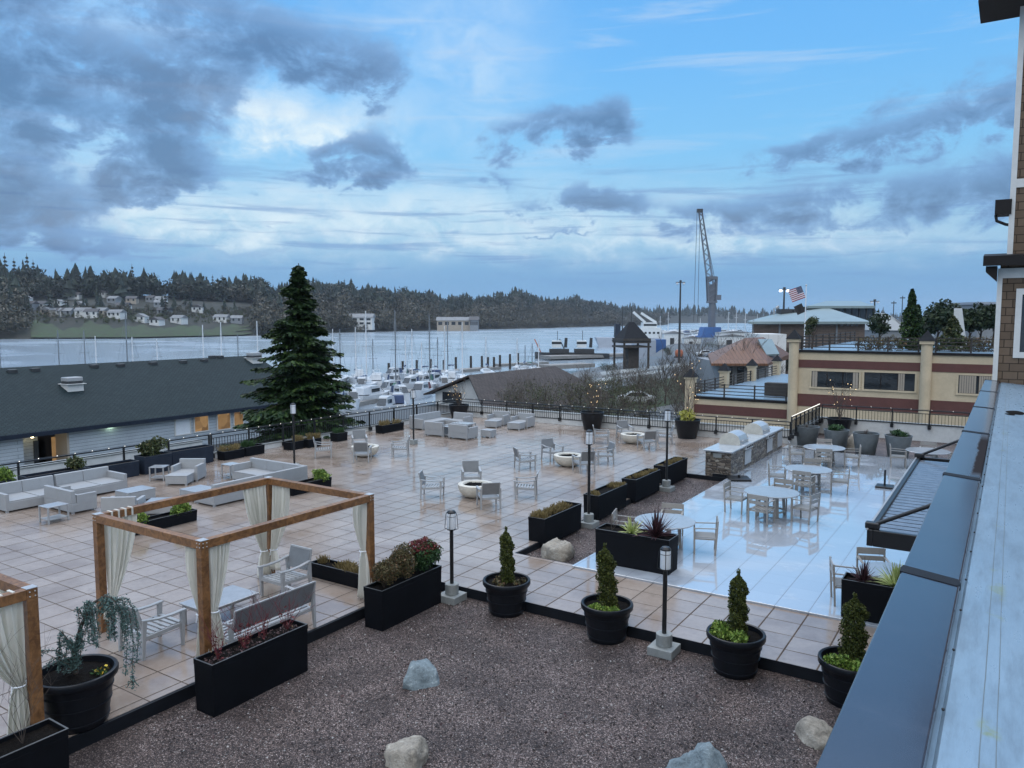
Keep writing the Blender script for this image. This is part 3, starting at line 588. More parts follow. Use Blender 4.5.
# ------------------------------------------------------------------ barbecue counter
t = thing('barbecue_counter','stacked-stone outdoor kitchen counter with pale slab top beside the white deck','outdoor kitchen',(-9.6,28.45,0))
m = M(); m.box(0,.98,0,7.8,0,.94); m.build('stone_base', MT['stone'], t)
M().box(-.08,1.04,-.08,7.85,.94,1.0).build('slab_top', MT['counter'], t, bevel=.012)
M().box(.30,.62,-.014,.02,.72,.88).build('outlet_cover', MT['concrete'], t)
M().box(.3,1.02,-.05,.0,-.12,.10).build('plinth', MT['edging'], t)
def grill(y, label):
    g = thing('gas_grill', label, 'grill', (-9.15,y,1.0), 0, 'grills set in the stone counter'); W = 1.15
    prof = [(-.42,0),(-.42,.12)]+[(-.42+.40*(1-math.cos(a)), .12+.34*math.sin(a)) for a in [R(15),R(35),R(55),R(75),R(90)]]+[(.12,.44),(.30,.34),(.38,.18),(.40,0)]
    M().prism_y(prof, .04, W-.04).build('hood', MT['steel'], g, bevel=.012)
    for q in (0, W-.04): M().prism_y([(x*1.02,z*1.03) for x,z in prof], q, q+.04).build('hood_end', MT['bowl'], g)
    M().tube([(.44,.12,.16),(.47,.16,.18),(.47,W-.16,.18),(.44,W-.12,.16)],.018,n=8).build('handle', MT['steel'], g)
    M().box(.43,.62,.04,W-.04,-.18,.02).build('control_panel', MT['steel'], g, bevel=.01)
    m = M()
    for i in range(4): m.tube([(.62,.22+i*.23,-.08),(.66,.22+i*.23,-.08)],.035,n=10)
    m.build('knobs', MT['blackmetal'], g)
    d = M().box(.545,.575,.15,W-.15,-.78,-.24).build('cabinet_door', MT['steel'], g, bevel=.006); M().tube([(.60,.25,-.3),(.60,W-.25,-.3)],.014,n=6).build('door_handle', MT['steel'], d)
grill(30.0,'nearer stainless gas grill set into the stone counter'); grill(33.3,'farther stainless gas grill set into the stone counter, by the string-lit railing')
M().box(-8.61,-8.57,35.2,36.0,.2,.85).build('service_panel', MT['steel'], None)
bpy.data.objects['service_panel'].parent = bpy.data.objects['barbecue_counter']; bpy.data.objects['service_panel'].location = (9.6,-28.45,0)
# ------------------------------------------------------------------ furniture kinds (front of a seat faces local -y)
def lounge_seat(name, label, cat, W, loc, rz, group=None):
    t = thing(name, label, cat, loc, rz, group); h = W/2; a = MT['alu']
    for sx in (-1,1):
        x = sx*(h-.03)
        M().hexa([(x-.022,-.33,0),(x+.022,-.33,0),(x+.022,-.29,0),(x-.022,-.29,0),(x-.03,-.36,.58),(x+.03,-.36,.58),(x+.03,-.29,.58),(x-.03,-.29,.58)]).build('leg', a, t)
        M().hexa([(x-.022,.34,0),(x+.022,.34,0),(x+.022,.38,0),(x-.022,.38,0),(x-.03,.29,.62),(x+.03,.29,.62),(x+.03,.36,.62),(x-.03,.36,.62)]).build('leg', a, t)
        m = M(); pts = [(x,-.38,.60),(x,-.15,.585),(x,.1,.595),(x,.36,.64)]
        for p, q in zip(pts, pts[1:]): m.bar(p, q, .07, .025)
        m.build('armrest', a, t)
    m = M(); m.box(-h+.06,h-.06,-.35,-.31,.33,.39); m.box(-h+.06,h-.06,.28,.32,.30,.36)
    for sx in (-1,1): m.bar((sx*(h-.045),-.33,.36),(sx*(h-.045),.33,.33),.03,.06)
    m.build('seat_frame', a, t)
    m = M()
    for i in range(7): y = -.30+i*.095; m.box(-h+.06,h-.06,y-.03,y+.03,.385-.006*i,.405-.006*i)
    m.build('seat_slats', a, t)
    back = M().hexa([(-h+.06,.28,.46),(h-.06,.28,.46),(h-.06,.305,.46),(-h+.06,.305,.46),(-h+.06,.40,.84),(h-.06,.40,.84),(h-.06,.425,.84),(-h+.06,.425,.84)])
    back.build('backrest', MT['sling'], t); M().hexa([(-h+.055,.396,.835),(h-.055,.396,.835),(h-.055,.43,.835),(-h+.055,.43,.835),(-h+.055,.40,.86),(h-.055,.40,.86),(h-.055,.435,.86),(-h+.055,.435,.86)]).build('back_rail', a, t)
    for sx in (-1,1): M().bar((sx*(h-.055),.31,.34),(sx*(h-.055),.42,.85),.03,.03).build('back_upright', a, t)
    return t
def face(p, q): return math.atan2(q[1]-p[1], q[0]-p[0])+math.pi/2      # rz so that local -y points from p to q
G_FIRE = 'patio armchairs set round the fire bowls'
def fire_bowl(label, c):
    t = thing('fire_bowl', label, 'fire bowl', (c[0],c[1],0), 0, 'cream fire bowls')
    M().lathe([(.24,0),(.40,.05),(.54,.18),(.60,.34),(.60,.44),(.575,.455),(.44,.455),(.40,.40)],36,cap=False).build('bowl', MT['bowl'], t, smooth=True)
    m = M(); n = 90; m.lathe([(0,.385),(.42,.385)],24,cap=False)
    for i in range(n):
        r = .38*math.sqrt(random.random()); a = random.random()*6.28; m.ball((r*math.cos(a),r*math.sin(a),.39),random.uniform(.02,.045),nu=6,nv=4)
    m.build('lava_rock_fill', MT['lava'], t); return t
FB = [('in the foreground group, right of the pergola', (-14.9,20.75)), ('in the middle group, behind the front lantern post', (-14.92,27.25)), ('in the far group near the yellow-lit pot', (-15.05,33.95)), ('in the left group near the marina railing', (-23.4,24.35))]
seats = [
 [((-16.1,19.95),'patio armchair seen side-on left of the nearest fire bowl'),((-15.95,21.95),'patio armchair behind the nearest fire bowl, facing the camera'),((-13.75,19.85),'patio armchair in front of the nearest fire bowl, back to the camera'),((-13.45,21.60),'patio armchair right of the nearest fire bowl')],
 [((-16.05,25.75),'patio armchair left of the middle fire bowl'),((-16.1,28.0),'patio armchair behind the middle fire bowl, facing the camera'),((-13.85,26.55),'patio armchair in front of the middle fire bowl, behind the lantern post'),((-13.95,28.45),'patio armchair right of the middle fire bowl')],
 [((-16.3,33.1),'patio armchair left of the farthest fire bowl'),((-15.95,35.0),'patio armchair behind the farthest fire bowl, against the white parapet'),((-13.9,32.9),'patio armchair in front of the farthest fire bowl, back to the camera'),((-13.75,34.7),'patio armchair right of the farthest fire bowl, before the yellow-lit pot')],
 [((-24.75,23.2),'patio armchair left of the fire bowl near the marina railing'),((-24.75,25.4),'patio armchair on the railing side of the leftmost fire bowl'),((-22.65,23.4),'patio armchair with its back to the camera at the leftmost fire bowl'),((-22.15,25.2),'patio armchair right of the leftmost fire bowl, beside a lantern post')]]
proto = None
for (lb, c), ss in zip(FB, seats):
    fire_bowl('round cream fire bowl '+lb, c)
    for (p, lab) in ss:
        rz = face(p, c)+random.uniform(-.12,.12)
        if proto is None: proto = lounge_seat('patio_armchair', 'x', 'armchair', .68, (p[0],p[1],0), rz, G_FIRE); proto['label'] = lab+', grey metal'
        else: copy_tree(proto, (p[0],p[1],0), rz, lab+', grey metal', G_FIRE)
copy_tree(proto, (-12.9,7.85,0), R(180), 'grey slatted armchair under the left of the pergola beside the weeping cedar', 'armchairs under the pergola').scale = (1.15,1.15,1.1)
copy_tree(proto, (-13.0,11.0,0), R(0), 'grey slatted armchair under the pergola behind the bench', 'armchairs under the pergola').scale = (1.12,1.12,1.1)
lounge_seat('patio_bench', 'long grey patio bench with solid back panel under the pergola', 'bench', 1.8, (-11.5,9.15,0), R(-90)).scale = (1.08,1.08,1.1)
t = thing('coffee_table', 'low white-topped rectangular table under the pergola', 'table', (-13.0,9.35,0))
M().box(-.42,.42,-.62,.62,.42,.445).build('table_top', MT['table_top'], t, bevel=.006)
M().box(-.36,.36,-.56,.56,.36,.418).build('apron', MT['alu'], t)
for sx in (-1,1):
    for sy in (-1,1): M().box(sx*.36-.03,sx*.36+.03,sy*.55-.03,sy*.55+.03,0,.418).build('leg', MT['alu'], t)

# dining sets on the white deck
def dining_chair(label, loc, rz, group):
    t = thing('dining_chair', label, 'chair', loc, rz, group); a = MT['taupe']; h = .28
    for sx in (-1,1):
        x = sx*h
        M().hexa([(x-.018,-.26,0),(x+.018,-.26,0),(x+.018,-.22,0),(x-.018,-.22,0),(x-.018,-.27,.66),(x+.018,-.27,.66),(x+.018,-.23,.66),(x-.018,-.23,.66)]).build('leg', a, t)
        M().hexa([(x-.018,.25,0),(x+.018,.25,0),(x+.018,.29,0),(x-.018,.29,0),(x-.018,.30,.88),(x+.018,.30,.88),(x+.018,.34,.88),(x-.018,.34,.88)]).build('leg', a, t)
        M().bar((x,-.28,.67),(x,.31,.69),.05,.02).build('armrest', a, t)
    m = M(); m.box(-h+.02,h-.02,-.25,-.22,.39,.44); m.box(-h+.02,h-.02,.24,.27,.37,.42)
    for sx in (-1,1): m.box(sx*h-.012,sx*h+.012,-.23,.26,.39,.43)
    m.build('seat_frame', a, t)
    m = M()
    for i in range(6): x = -.22+i*.088; m.box(x-.033,x+.033,-.25,.25,.432,.45)
    m.build('seat_slats', a, t)
    m = M()
    for z0, z1 in ((.60,.70),(.74,.88)): m.hexa([(-h+.015,.265+.05*z0,z0),(h-.015,.265+.05*z0,z0),(h-.015,.285+.05*z0,z0),(-h+.015,.285+.05*z0,z0),(-h+.015,.265+.06*z1,z1),(h-.015,.265+.06*z1,z1),(h-.015,.285+.06*z1,z1),(-h+.015,.285+.06*z1,z1)])
    m.build('backrest', a, t); return t
def dining_table(label, c, r, z=.045):
    t = thing('round_table', label, 'table', (c[0],c[1],z), R(20), 'round tables on the white deck'); a = MT['taupe']
    M().lathe([(r-.015,.70),(r,.71),(r,.725),(r-.012,.735),(0,.735)],44).build('table_top', MT['table_top'], t)
    for i in range(4):
        an = i*math.pi/2+.3; ca, sa = math.cos(an), math.sin(an)
        M().bar((ca*.42,sa*.42,0),(ca*.36,sa*.36,.70),.11,.05,up=(ca,sa,0)).build('leg', a, t)
    m = M(); m.lathe([(.36,.15),(.40,.15),(.40,.19),(.36,.19),(.36,.15)],28,cap=False); m.lathe([(.33,.62),(.40,.62),(.40,.70),(.33,.70)],28,cap=False); m.build('ring_stretcher', a, t); return t
G_DECK = 'taupe chairs around the round deck tables'
DS = [((-7.3,18.55),.78,'nearest left, beside the big black planter', [(-95,'tucked left of'),(172,'behind'),(85,'right of')]),
      ((-5.85,23.45),.80,'second from the front', [(-105,'left of'),(160,'behind'),(60,'right of'),(-20,'in front of')]),
      ((-5.70,27.75),.78,'in the middle of the row', [(-100,'left of'),(165,'behind'),(75,'right of'),(-15,'in front of')]),
      ((-6.15,32.8),.80,'farthest, before the grey pots', [(-98,'left of'),(170,'behind'),(82,'right of'),(-10,'in front of')]),
      ((-2.55,34.2),.80,'behind the far end of the slatted canopy', [(-100,'left of'),(165,'behind'),(70,'right of')]),
      ((-1.85,17.3),.62,'half hidden by the slatted canopy', [(-88,'left of'),(190,'behind')])]
names = ['the round table by the big black planter','the nearest open round table','the middle round table','the far round table before the grey pots','the round table beyond the canopy','the table under the canopy edge']
dproto = None
for (c, r, lb, cs), nm in zip(DS, names):
    dining_table('round pale-topped table, '+lb, c, r)
    for deg, w in cs:
        # angle measured from straight towards the camera side, clockwise seen from above
        an = R(deg)-R(90)+YAW*.6; p = (c[0]+(r+.22)*math.cos(an), c[1]+(r+.22)*math.sin(an)); rz = face(p, c)+random.uniform(-.15,.15); lab = 'taupe slatted chair with arms, '+w+' '+nm
        if dproto is None: dproto = dining_chair(lab, (p[0],p[1],.045), rz, G_DECK)
        else: copy_tree(dproto, (p[0],p[1],.045), rz, lab, G_DECK)

# grey wicker lounge pieces
WK = MT['wicker']
def feet(t, xs, ys):
    for x in xs:
        for y in ys: M().box(x-.035,x+.035,y-.035,y+.035,0,.06).build('foot', MT['alu'], t)
def wicker_seat(name, label, cat, W, D, loc, rz, arms=(1,1), group='grey wicker lounge furniture', bh=.72, secs=1):
    t = thing(name, label, cat, loc, rz, group); h = W/2; d = D/2
    M().box(-h,h,-d,d,.055,.32).build('seat_base', WK, t, bevel=.012)
    n = secs; w = (W-.02)/n
    for i in range(n):
        x0 = -h+.01+i*w
        M().hexa([(x0+.005,d-.16,.322),(x0+w-.005,d-.16,.322),(x0+w-.005,d+.004,.322),(x0+.005,d+.004,.322),(x0+.005,d-.12,bh),(x0+w-.005,d-.12,bh),(x0+w-.005,d+.008,bh),(x0+.005,d+.008,bh)]).build('backrest', WK, t, bevel=.012)
        M().box(x0+.02,x0+w-.02,-d+.02,d-.18,.322,.36).build('seat_deck', WK, t, bevel=.015)
    for k, sx in ((0,-1),(1,1)):
        if arms[k]: M().box(min(sx*h,sx*(h-.11)),max(sx*h,sx*(h-.11)),-d-.004,d-.17,.30,.58).build('armrest', WK, t, bevel=.012)
    feet(t, (-h+.06,h-.06), (-d+.06,d-.06)); return t
def wicker_block(name, label, W, D, H_, loc, rz, top=None):
    t = thing(name, label, 'ottoman', loc, rz, 'grey wicker ottomans'); M().box(-W/2,W/2,-D/2,D/2,.055,H_).build('base', WK, t, bevel=.012)
    M().box(-W/2-.006,W/2+.006,-D/2-.006,D/2+.006,H_+.001,H_+.022).build('top', MT['table_top'] if top else WK, t, bevel=.006); feet(t, (-W/2+.05,W/2-.05), (-D/2+.05,D/2-.05)); return t
def side_table(label, loc, rz, W=.55, D=.5, H_=.52, mat='alu'):
    t = thing('side_table', label, 'table', loc, rz, 'small grey side tables')
    M().box(-W/2,W/2,-D/2,D/2,H_-.03,H_).build('table_top', MT['table_top'], t, bevel=.005); M().box(-W/2+.03,W/2-.03,-D/2+.03,D/2-.03,.10,.125).build('shelf', MT[mat], t)
    for sx in (-1,1):
        for sy in (-1,1): M().box(sx*(W/2-.025)-.02,sx*(W/2-.025)+.02,sy*(D/2-.025)-.02,sy*(D/2-.025)+.02,0,H_-.031).build('leg', MT[mat], t)
    return t
E90 = R(90)   # facing +x
wicker_seat('wicker_sofa','grey wicker two-seat sofa at the left edge with its back to the marina railing','sofa',2.0,1.25,(-26.35,12.05,0),E90,(1,0),secs=2)
wicker_seat('wicker_sofa','right-hand of two grey wicker sofas by the left railing, arm at its far end','sofa',1.85,1.25,(-26.35,14.02,0),E90,(0,1),secs=2)
wicker_seat('wicker_loveseat','grey wicker loveseat with its back to the camera beside a small shelf table','sofa',1.65,.78,(-24.68,12.46,0),R(180),(1,1),secs=2)
side_table('small grey table with lower shelf in front of the left wicker sofas',(-23.55,11.4,0),R(2),.52,.62,.50)
wicker_block('wicker_ottoman','pale-topped wicker table in the middle of the left sofa group',.95,.75,.36,(-24.0,14.2,0),E90,True)
wicker_seat('wicker_armchair','grey wicker armchair with its back to the camera behind the pergola corner','armchair',1.0,.85,(-22.2,12.75,0),R(180+40))
wicker_block('wicker_ottoman','white-topped low table right of the wicker armchair behind the pergola',.9,.7,.38,(-21.75,13.75,0),R(40),True)
wicker_seat('wicker_armchair','grey wicker armchair with ottoman facing the camera beside navy planters','armchair',.98,.85,(-25.5,17.2,0),R(33))
wicker_block('wicker_ottoman','grey wicker ottoman pushed against the armchair by the navy planters',.78,.62,.34,(-25.08,16.53,0),R(33))
side_table('small pale side table left of the wicker armchair by the navy planters',(-26.35,16.55,0),R(33),.55,.5,.52)
t = thing('wicker_sofa','large L-shaped grey wicker sectional with its long back to the camera, behind the pergola','sofa',(-21.0,15.0,0),0,'grey wicker lounge furniture')
M().box(-.95,0,0,3.9,.055,.32).build('seat_base', WK, t, bevel=.012); M().box(-3.0,-.951,2.95,3.9,.055,.32).build('seat_base', WK, t, bevel=.012)
for i in range(2): M().hexa([(-.15,.01+i*1.95,.32),(.004,.01+i*1.95,.32),(.004,1.945+i*1.95,.32),(-.15,1.945+i*1.95,.32),(-.12,.01+i*1.95,.72),(.008,.01+i*1.95,.72),(.008,1.945+i*1.95,.72),(-.12,1.945+i*1.95,.72)]).build('backrest', WK, t, bevel=.012)
for i in range(3): x = -3.0+i*.95; M().box(x+.004,x+.944,3.76,3.905,.322,.72).build('backrest', WK, t, bevel=.012)
M().box(-3.0,-2.88,2.94,3.755,.322,.60).build('armrest', WK, t, bevel=.012); M().box(-.92,-.16,.0,2.9,.322,.36).build('seat_deck', WK, t, bevel=.012); M().box(-2.87,-.16,2.95,3.75,.322,.36).build('seat_deck', WK, t, bevel=.012)
feet(t,(-.9,-.06),(.06,1.95,3.84)); feet(t,(-2.95,),(3.0,3.84))
side_table('small side table at the far left arm of the L-shaped sectional',(-24.5,18.3,0),0,.55,.5,.52)
wicker_block('wicker_ottoman','low wicker table at the near left end of the L-shaped sectional',.85,.8,.34,(-22.45,15.45,0),0,True)
# far lounge group near the corner of the railing
wicker_seat('wicker_sofa','grey wicker sofa in the far lounge group along the marina railing','sofa',2.6,.95,(-26.75,33.05,0),E90,(1,0),secs=2)
wicker_seat('wicker_loveseat','grey wicker corner loveseat at the far end of the far lounge group','sofa',1.3,.85,(-25.55,34.05,0),0,(0,1))
wicker_seat('wicker_armchair','left of two grey wicker armchairs with backs to the camera in the far lounge group','armchair',1.15,.85,(-24.5,30.85,0),R(183))
wicker_seat('wicker_armchair','right of two grey wicker armchairs with backs to the camera in the far lounge group','armchair',1.2,.9,(-22.85,30.75,0),R(178))
side_table('side table squeezed between the two far wicker armchairs',(-23.68,30.7,0),0,.4,.5,.55)
wicker_block('wicker_ottoman','small wicker ottoman right of the two far wicker armchairs',.6,.55,.36,(-21.95,31.7,0),0)
t = side_table('pale glass-topped table in the middle of the far lounge group',(-24.2,32.6,0),0,1.1,.8,.45)
wicker_seat('wicker_armchair','far wicker armchair left of a pair facing the camera by the far railing','armchair',1.05,.9,(-24.05,35.75,0),R(8))
wicker_block('wicker_ottoman','wicker ottoman before the left chair of the far pair',.75,.65,.36,(-23.75,34.75,0),R(8))
wicker_seat('wicker_armchair','far wicker armchair right of a pair facing the camera by the far railing','armchair',1.05,.9,(-22.45,35.75,0),R(4))
wicker_block('wicker_ottoman','wicker ottoman before the right chair of the far pair',.75,.65,.36,(-22.25,34.75,0),R(4))

# ------------------------------------------------------------------ pergolas
def curtain(name, p0, p1, tie, ztop, ztie, zbot, nf, spread, parent, tiew=.07, seed=0):
    """hanging cloth gathered by a tie; p0,p1 plan ends of the hung width, tie = plan point of the gather"""
    p0, p1, tie = Vector(p0), Vector(p1), Vector(tie); d = p1-p0; L = d.length; d.normalize(); nrm = Vector((-d.y, d.x)); rr = random.Random(seed)
    NU, NV = 64, 26; vs = []; fs = []; ph = rr.uniform(0,6)
    for j in range(NV+1):
        z = ztop+(zbot-ztop)*j/NV
        for i in range(NU+1):
            u = i/NU; w0 = p0+d*(L*u)
            if z > ztie:
                s = (ztop-z)/(ztop-ztie); g = s**1.7; amp = .035*(1-.3*s)+.02*math.sin(s*math.pi)
                c = w0*(1-g)+(tie+d*(u-.5)*tiew*2)*g
                sag = .10*math.sin(math.pi*s)*(1 if u > .5 else .4)
            else:
                s = (ztie-z)/max(.01, ztie-zbot); c = tie+d*(u-.5)*(tiew*2+spread*math.sqrt(s)); amp = .02+.04*s; sag = 0
            f = amp*(math.sin(u*nf*2*math.pi+ph)+.35*math.sin(u*nf*4.6*math.pi+ph*2+z*2))
            q = c+nrm*(f+sag*.3); vs.append((q.x, q.y, z+.012*math.sin(u*9+ph)))
    for j in range(NV):
        for i in range(NU): a = j*(NU+1)+i; fs.append((a, a+1, a+NU+2, a+NU+1))
    o = M().add(vs, fs).build(name, MT['cloth'], parent, smooth=True)
    so = o.modifiers.new('solid', 'SOLIDIFY'); so.thickness = .006
    return o
def pergola(label, X0, X1, Y0, Y1, h, curtains):
    t = thing('pergola', label, 'pergola', (X0,Y0,0)); a = .072; W, D = X1-X0, Y1-Y0
    for x in (0,W):
        for y in (0,D):
            M().box(x-a,x+a,y-a,y+a,0,h-.15).build('post', MT['wood'], t, bevel=.006)
            m = M(); m.box(x-a-.004,x+a+.004,y-a-.004,y+a+.004,h-.002,h+.006)
            for q in (-.035,.035):
                for z in (h-.045,h-.11): m.ball((x+q,y-a-.004,z),.011,nu=6,nv=4); m.ball((x+a+.004,y+q,z),.011,nu=6,nv=4)
            m.build('corner_plate', MT['steel'], t)
    for y in (0,D): M().box(-a,W+a,y-a,y+a,h-.15,h-.003).build('beam', MT['wood'], t, bevel=.006)
    for x in (0,W): M().box(x-a+.002,x+a-.002,a+.001,D-a-.001,h-.149,h-.004).build('beam', MT['wood'], t, bevel=.006)
    for i, (p0, p1, tie, zt, zb, nf, sp) in enumerate(curtains):
        c = curtain('curtain', p0, p1, tie, h-.11, zt, zb, nf, sp, t, seed=i+3)
        m = M(); tp = Vector(tie); m.lathe([(.085,zt-.012),(.095,zt),(.085,zt+.012)],14,(tp.x,tp.y,0),cap=False); m.tube([(tp.x,tp.y-.09,zt),(tp.x+.02,tp.y-.11,zt-.06),(tp.x+.01,tp.y-.12,zt-.12)],.008,n=5); m.build('tie_cord', MT['frost'], c, smooth=True)
        for k in range(4 if i == 0 else 0):
            q = Vector(p0).lerp(Vector(p1), (k+.8)/5); M().box(q.x-a-.006,q.x+a+.006,q.y-.018,q.y+.018,h-.155,h+.006).build('tab_loop', MT['cloth'], c)
    return t
pergola('open cedar-framed pergola with tied cream curtains in the left foreground', -14.38,-11.2,7.75,11.75,2.3,
    [((.0,.12),(.0,.80),(.10,.16),.62,.25,5,.25), ((3.16,.12),(3.16,.56),(3.19,.17),1.02,.05,5,.35), ((3.05,.02),(2.72,.02),(3.06,.03),1.0,.2,3,.12), ((3.18,3.9),(2.75,3.97),(3.06,3.93),1.08,.04,4,.32), ((.02,3.85),(.02,3.25),(.05,3.78),.62,.04,6,.3), ((.12,4.0),(.68,4.0),(.16,3.96),.62,.15,5,.2)])
pergola('second cedar pergola cut off at the left edge, one corner post with a tied curtain', -14.2,-11.2,1.0,5.05,2.3,
    [((2.96,3.95),(2.96,3.2),(2.93,3.88),.95,.05,5,.3),((2.85,4.06),(2.1,4.06),(2.84,4.06),.95,.05,5,.3)])
# ------------------------------------------------------------------ planters and plants
def leaves(m, P, size, aspect=.5, up=.3, droop=0):
    """one small leaf quad per point, random orientation"""
    n = len(P); U = rng.normal(size=(n,3)); U[:,2] += up; U /= np.linalg.norm(U,axis=1)[:,None]
    V = np.cross(U, rng.normal(size=(n,3))); V /= np.linalg.norm(V,axis=1)[:,None]
    s = (size*rng.uniform(.6,1.3,n))[:,None]; return m.quads(P, U*s, V*s*aspect)
def ball_pts(n, c, r, shell=.55):
    d = rng.normal(size=(n,3)); d /= np.linalg.norm(d,axis=1)[:,None]; k = rng.uniform(shell**3,1,n)**(1/3)
    lump = 1+.18*np.sin(d[:,0]*5+c[0]*9)*np.cos(d[:,1]*4+c[1]*7)+.12*np.sin(d[:,2]*7)
    return np.array(c)+d*(k*lump)[:,None]*np.array(r if hasattr(r,'__len__') else (r,r,r))
def twig_tree(m, base, h, n, spread, r=.008, depth=2, seed=1):
    rr = random.Random(seed)
    def br(p, d, L, r, k):
        pts = [p]; q = p.copy(); dd = d.copy()
        for i in range(3):
            dd = (dd+Vector((rr.uniform(-.18,.18),rr.uniform(-.18,.18),rr.uniform(-.05,.14)))).normalized(); q = q+dd*L/3; pts.append(q.copy())
        m.tube(pts, r, r*.45, n=3 if k < depth else 4, cap=False)
        if k > 0:
            for i in range(rr.randint(2,4)):
                s = rr.choice(pts[1:]); a = rr.uniform(0,6.28); nd = (dd+Vector((math.cos(a),math.sin(a),.25))*rr.uniform(.4,.9)).normalized(); br(s, nd, L*rr.uniform(.4,.65), r*.6, k-1)
    for i in range(n):
        a = rr.uniform(0,6.28); s = rr.uniform(.1,1)*spread
        br(Vector(base), Vector((math.cos(a)*s, math.sin(a)*s, 1)).normalized(), h*rr.uniform(.6,.9), r, depth)
    return m
def planter_box(label, loc, L, W, H_, rz=0, mat='black', group='rectangular planters', soil=.07):
    t = thing('planter_box', label, 'planter', loc, rz, group); w = .022
    m = M(); l2, w2 = L/2, W/2; tp = .012
    m.hexa([(-l2+tp,-w2+tp,0),(l2-tp,-w2+tp,0),(l2-tp,w2-tp,0),(-l2+tp,w2-tp,0),(-l2,-w2,H_-.012),(l2,-w2,H_-.012),(l2,w2,H_-.012),(-l2,w2,H_-.012)]).build('box', MT[mat], t, bevel=.012)
    m = M()
    m.box(-l2,l2,-w2,-w2+w,H_-.011,H_+soil); m.box(-l2,l2,w2-w,w2,H_-.011,H_+soil); m.box(-l2,-l2+w,-w2+w,w2-w,H_-.011,H_+soil); m.box(l2-w,l2,-w2+w,w2-w,H_-.011,H_+soil)
    m.build('wall_top', MT[mat], t)
    m = M(); e = .003; z = H_+soil
    m.box(-l2-e,l2+e,-w2-e,-w2+w,z,z+.008); m.box(-l2-e,l2+e,w2-w,w2+e,z,z+.008); m.box(-l2-e,-l2+w,-w2+w,w2-w,z,z+.008); m.box(l2-w,l2+e,-w2+w,w2-w,z,z+.008); m.build('rim', MT['rim'], t, bevel=.003)
    nx = 16; ny = 5; vs = []; fs = []
    for j in range(ny):
        for i in range(nx): vs.append((-l2+w+(L-2*w)*i/(nx-1), -w2+w+(W-2*w)*j/(ny-1), H_+random.uniform(-.005,.022)))
    for j in range(ny-1):
        for i in range(nx-1): a = j*nx+i; fs.append((a,a+1,a+nx+1,a+nx))
    M().add(vs, fs).build('soil', MT['soil'], t, smooth=True); return t
def plant(name, label, loc, group=None, cat='plant'): return thing(name, label, cat, loc, 0, group)
def shrub(label, loc, r, n, mat, size=.03, h=None, group=None, name='potted_shrub', aspect=.5, stems='bark', tips=None):
    t = plant(name, label, loc, group); h = h or r*2; m = M(); cs = [(0,0,h*.55)]+[(random.uniform(-.45,.45)*r, random.uniform(-.45,.45)*r, h*random.uniform(.3,.75)) for _ in range(5)]
    for i, c in enumerate(cs): leaves(m, ball_pts(n//6, c, (r*.62, r*.62, h*.33), .35), size, aspect)
    m.build('foliage', MT[mat], t)
    if tips: m2 = M(); leaves(m2, ball_pts(n//3, (0.02,0,h*.72), (r*.85,r*.75,h*.30), .3), size*.9, aspect); m2.build('red_tips', MT[tips], t)
    twig_tree(M(), (0,0,0), h*.8, 7, .8, .007, 1, seed=int(abs(loc[0]*100+loc[1]*10))).build('stems', MT[stems], t); return t
def blades(label, loc, n, L, mat, w=.014, group=None, name='spiky_plant'):
    t = plant(name, label, loc, group); m = M()
    for i in range(n):
        a = random.uniform(0,6.28); tilt = random.uniform(.1,1.15); l = L*random.uniform(.6,1.05); d = Vector((math.cos(a)*math.sin(tilt), math.sin(a)*math.sin(tilt), math.cos(tilt))); s = Vector((-math.sin(a), math.cos(a), 0)); p = Vector((random.uniform(-.03,.03),random.uniform(-.03,.03),0)); o = len(m.v); K = 5
        for k in range(K+1):
            f = k/K; q = p+d*l*f+Vector((0,0,-.25*l*f*f*tilt)); ww = w*(1-f**2*.95); m.v += [tuple(q-s*ww), tuple(q+Vector((0,0,ww*.5))), tuple(q+s*ww)]
        for k in range(K):
            b0 = o+3*k; m.f += [(b0,b0+1,b0+4,b0+3),(b0+1,b0+2,b0+5,b0+4)]
    m.build('leaves', MT[mat], t); return t
def grasses(label, loc, L, W, n, h, mat, rz=0, group=None, name='ornamental_grass'):
    t = plant(name, label, loc, group); t.rotation_euler = (0,0,rz); m = M()
    cl = [(random.uniform(-L/2,L/2), random.uniform(-W/2,W/2)) for _ in range(max(3,int(L*7)))]
    P = np.zeros((n,3)); pick = rng.integers(0,len(cl),n); P[:,:2] = np.array(cl)[pick]+rng.normal(size=(n,2))*.04
    P[:,0] = np.clip(P[:,0],-L/2,L/2); P[:,1] = np.clip(P[:,1],-W/2,W/2)
    U = rng.normal(size=(n,3))*.35; U[:,2] = 1; U /= np.linalg.norm(U,axis=1)[:,None]; s = (h*rng.uniform(.3,.62,n))[:,None]; U *= s
    V = np.cross(U, rng.normal(size=(n,3))); V = V/np.linalg.norm(V,axis=1)[:,None]*.006
    m.quads(P+U, U, V).build('blades', MT[mat], t); return t
GP = 'black planters along the gravel edge'
def ctr(x0,x1,y0,y1,z): return ((x0+x1)/2,(y0+y1)/2,z)
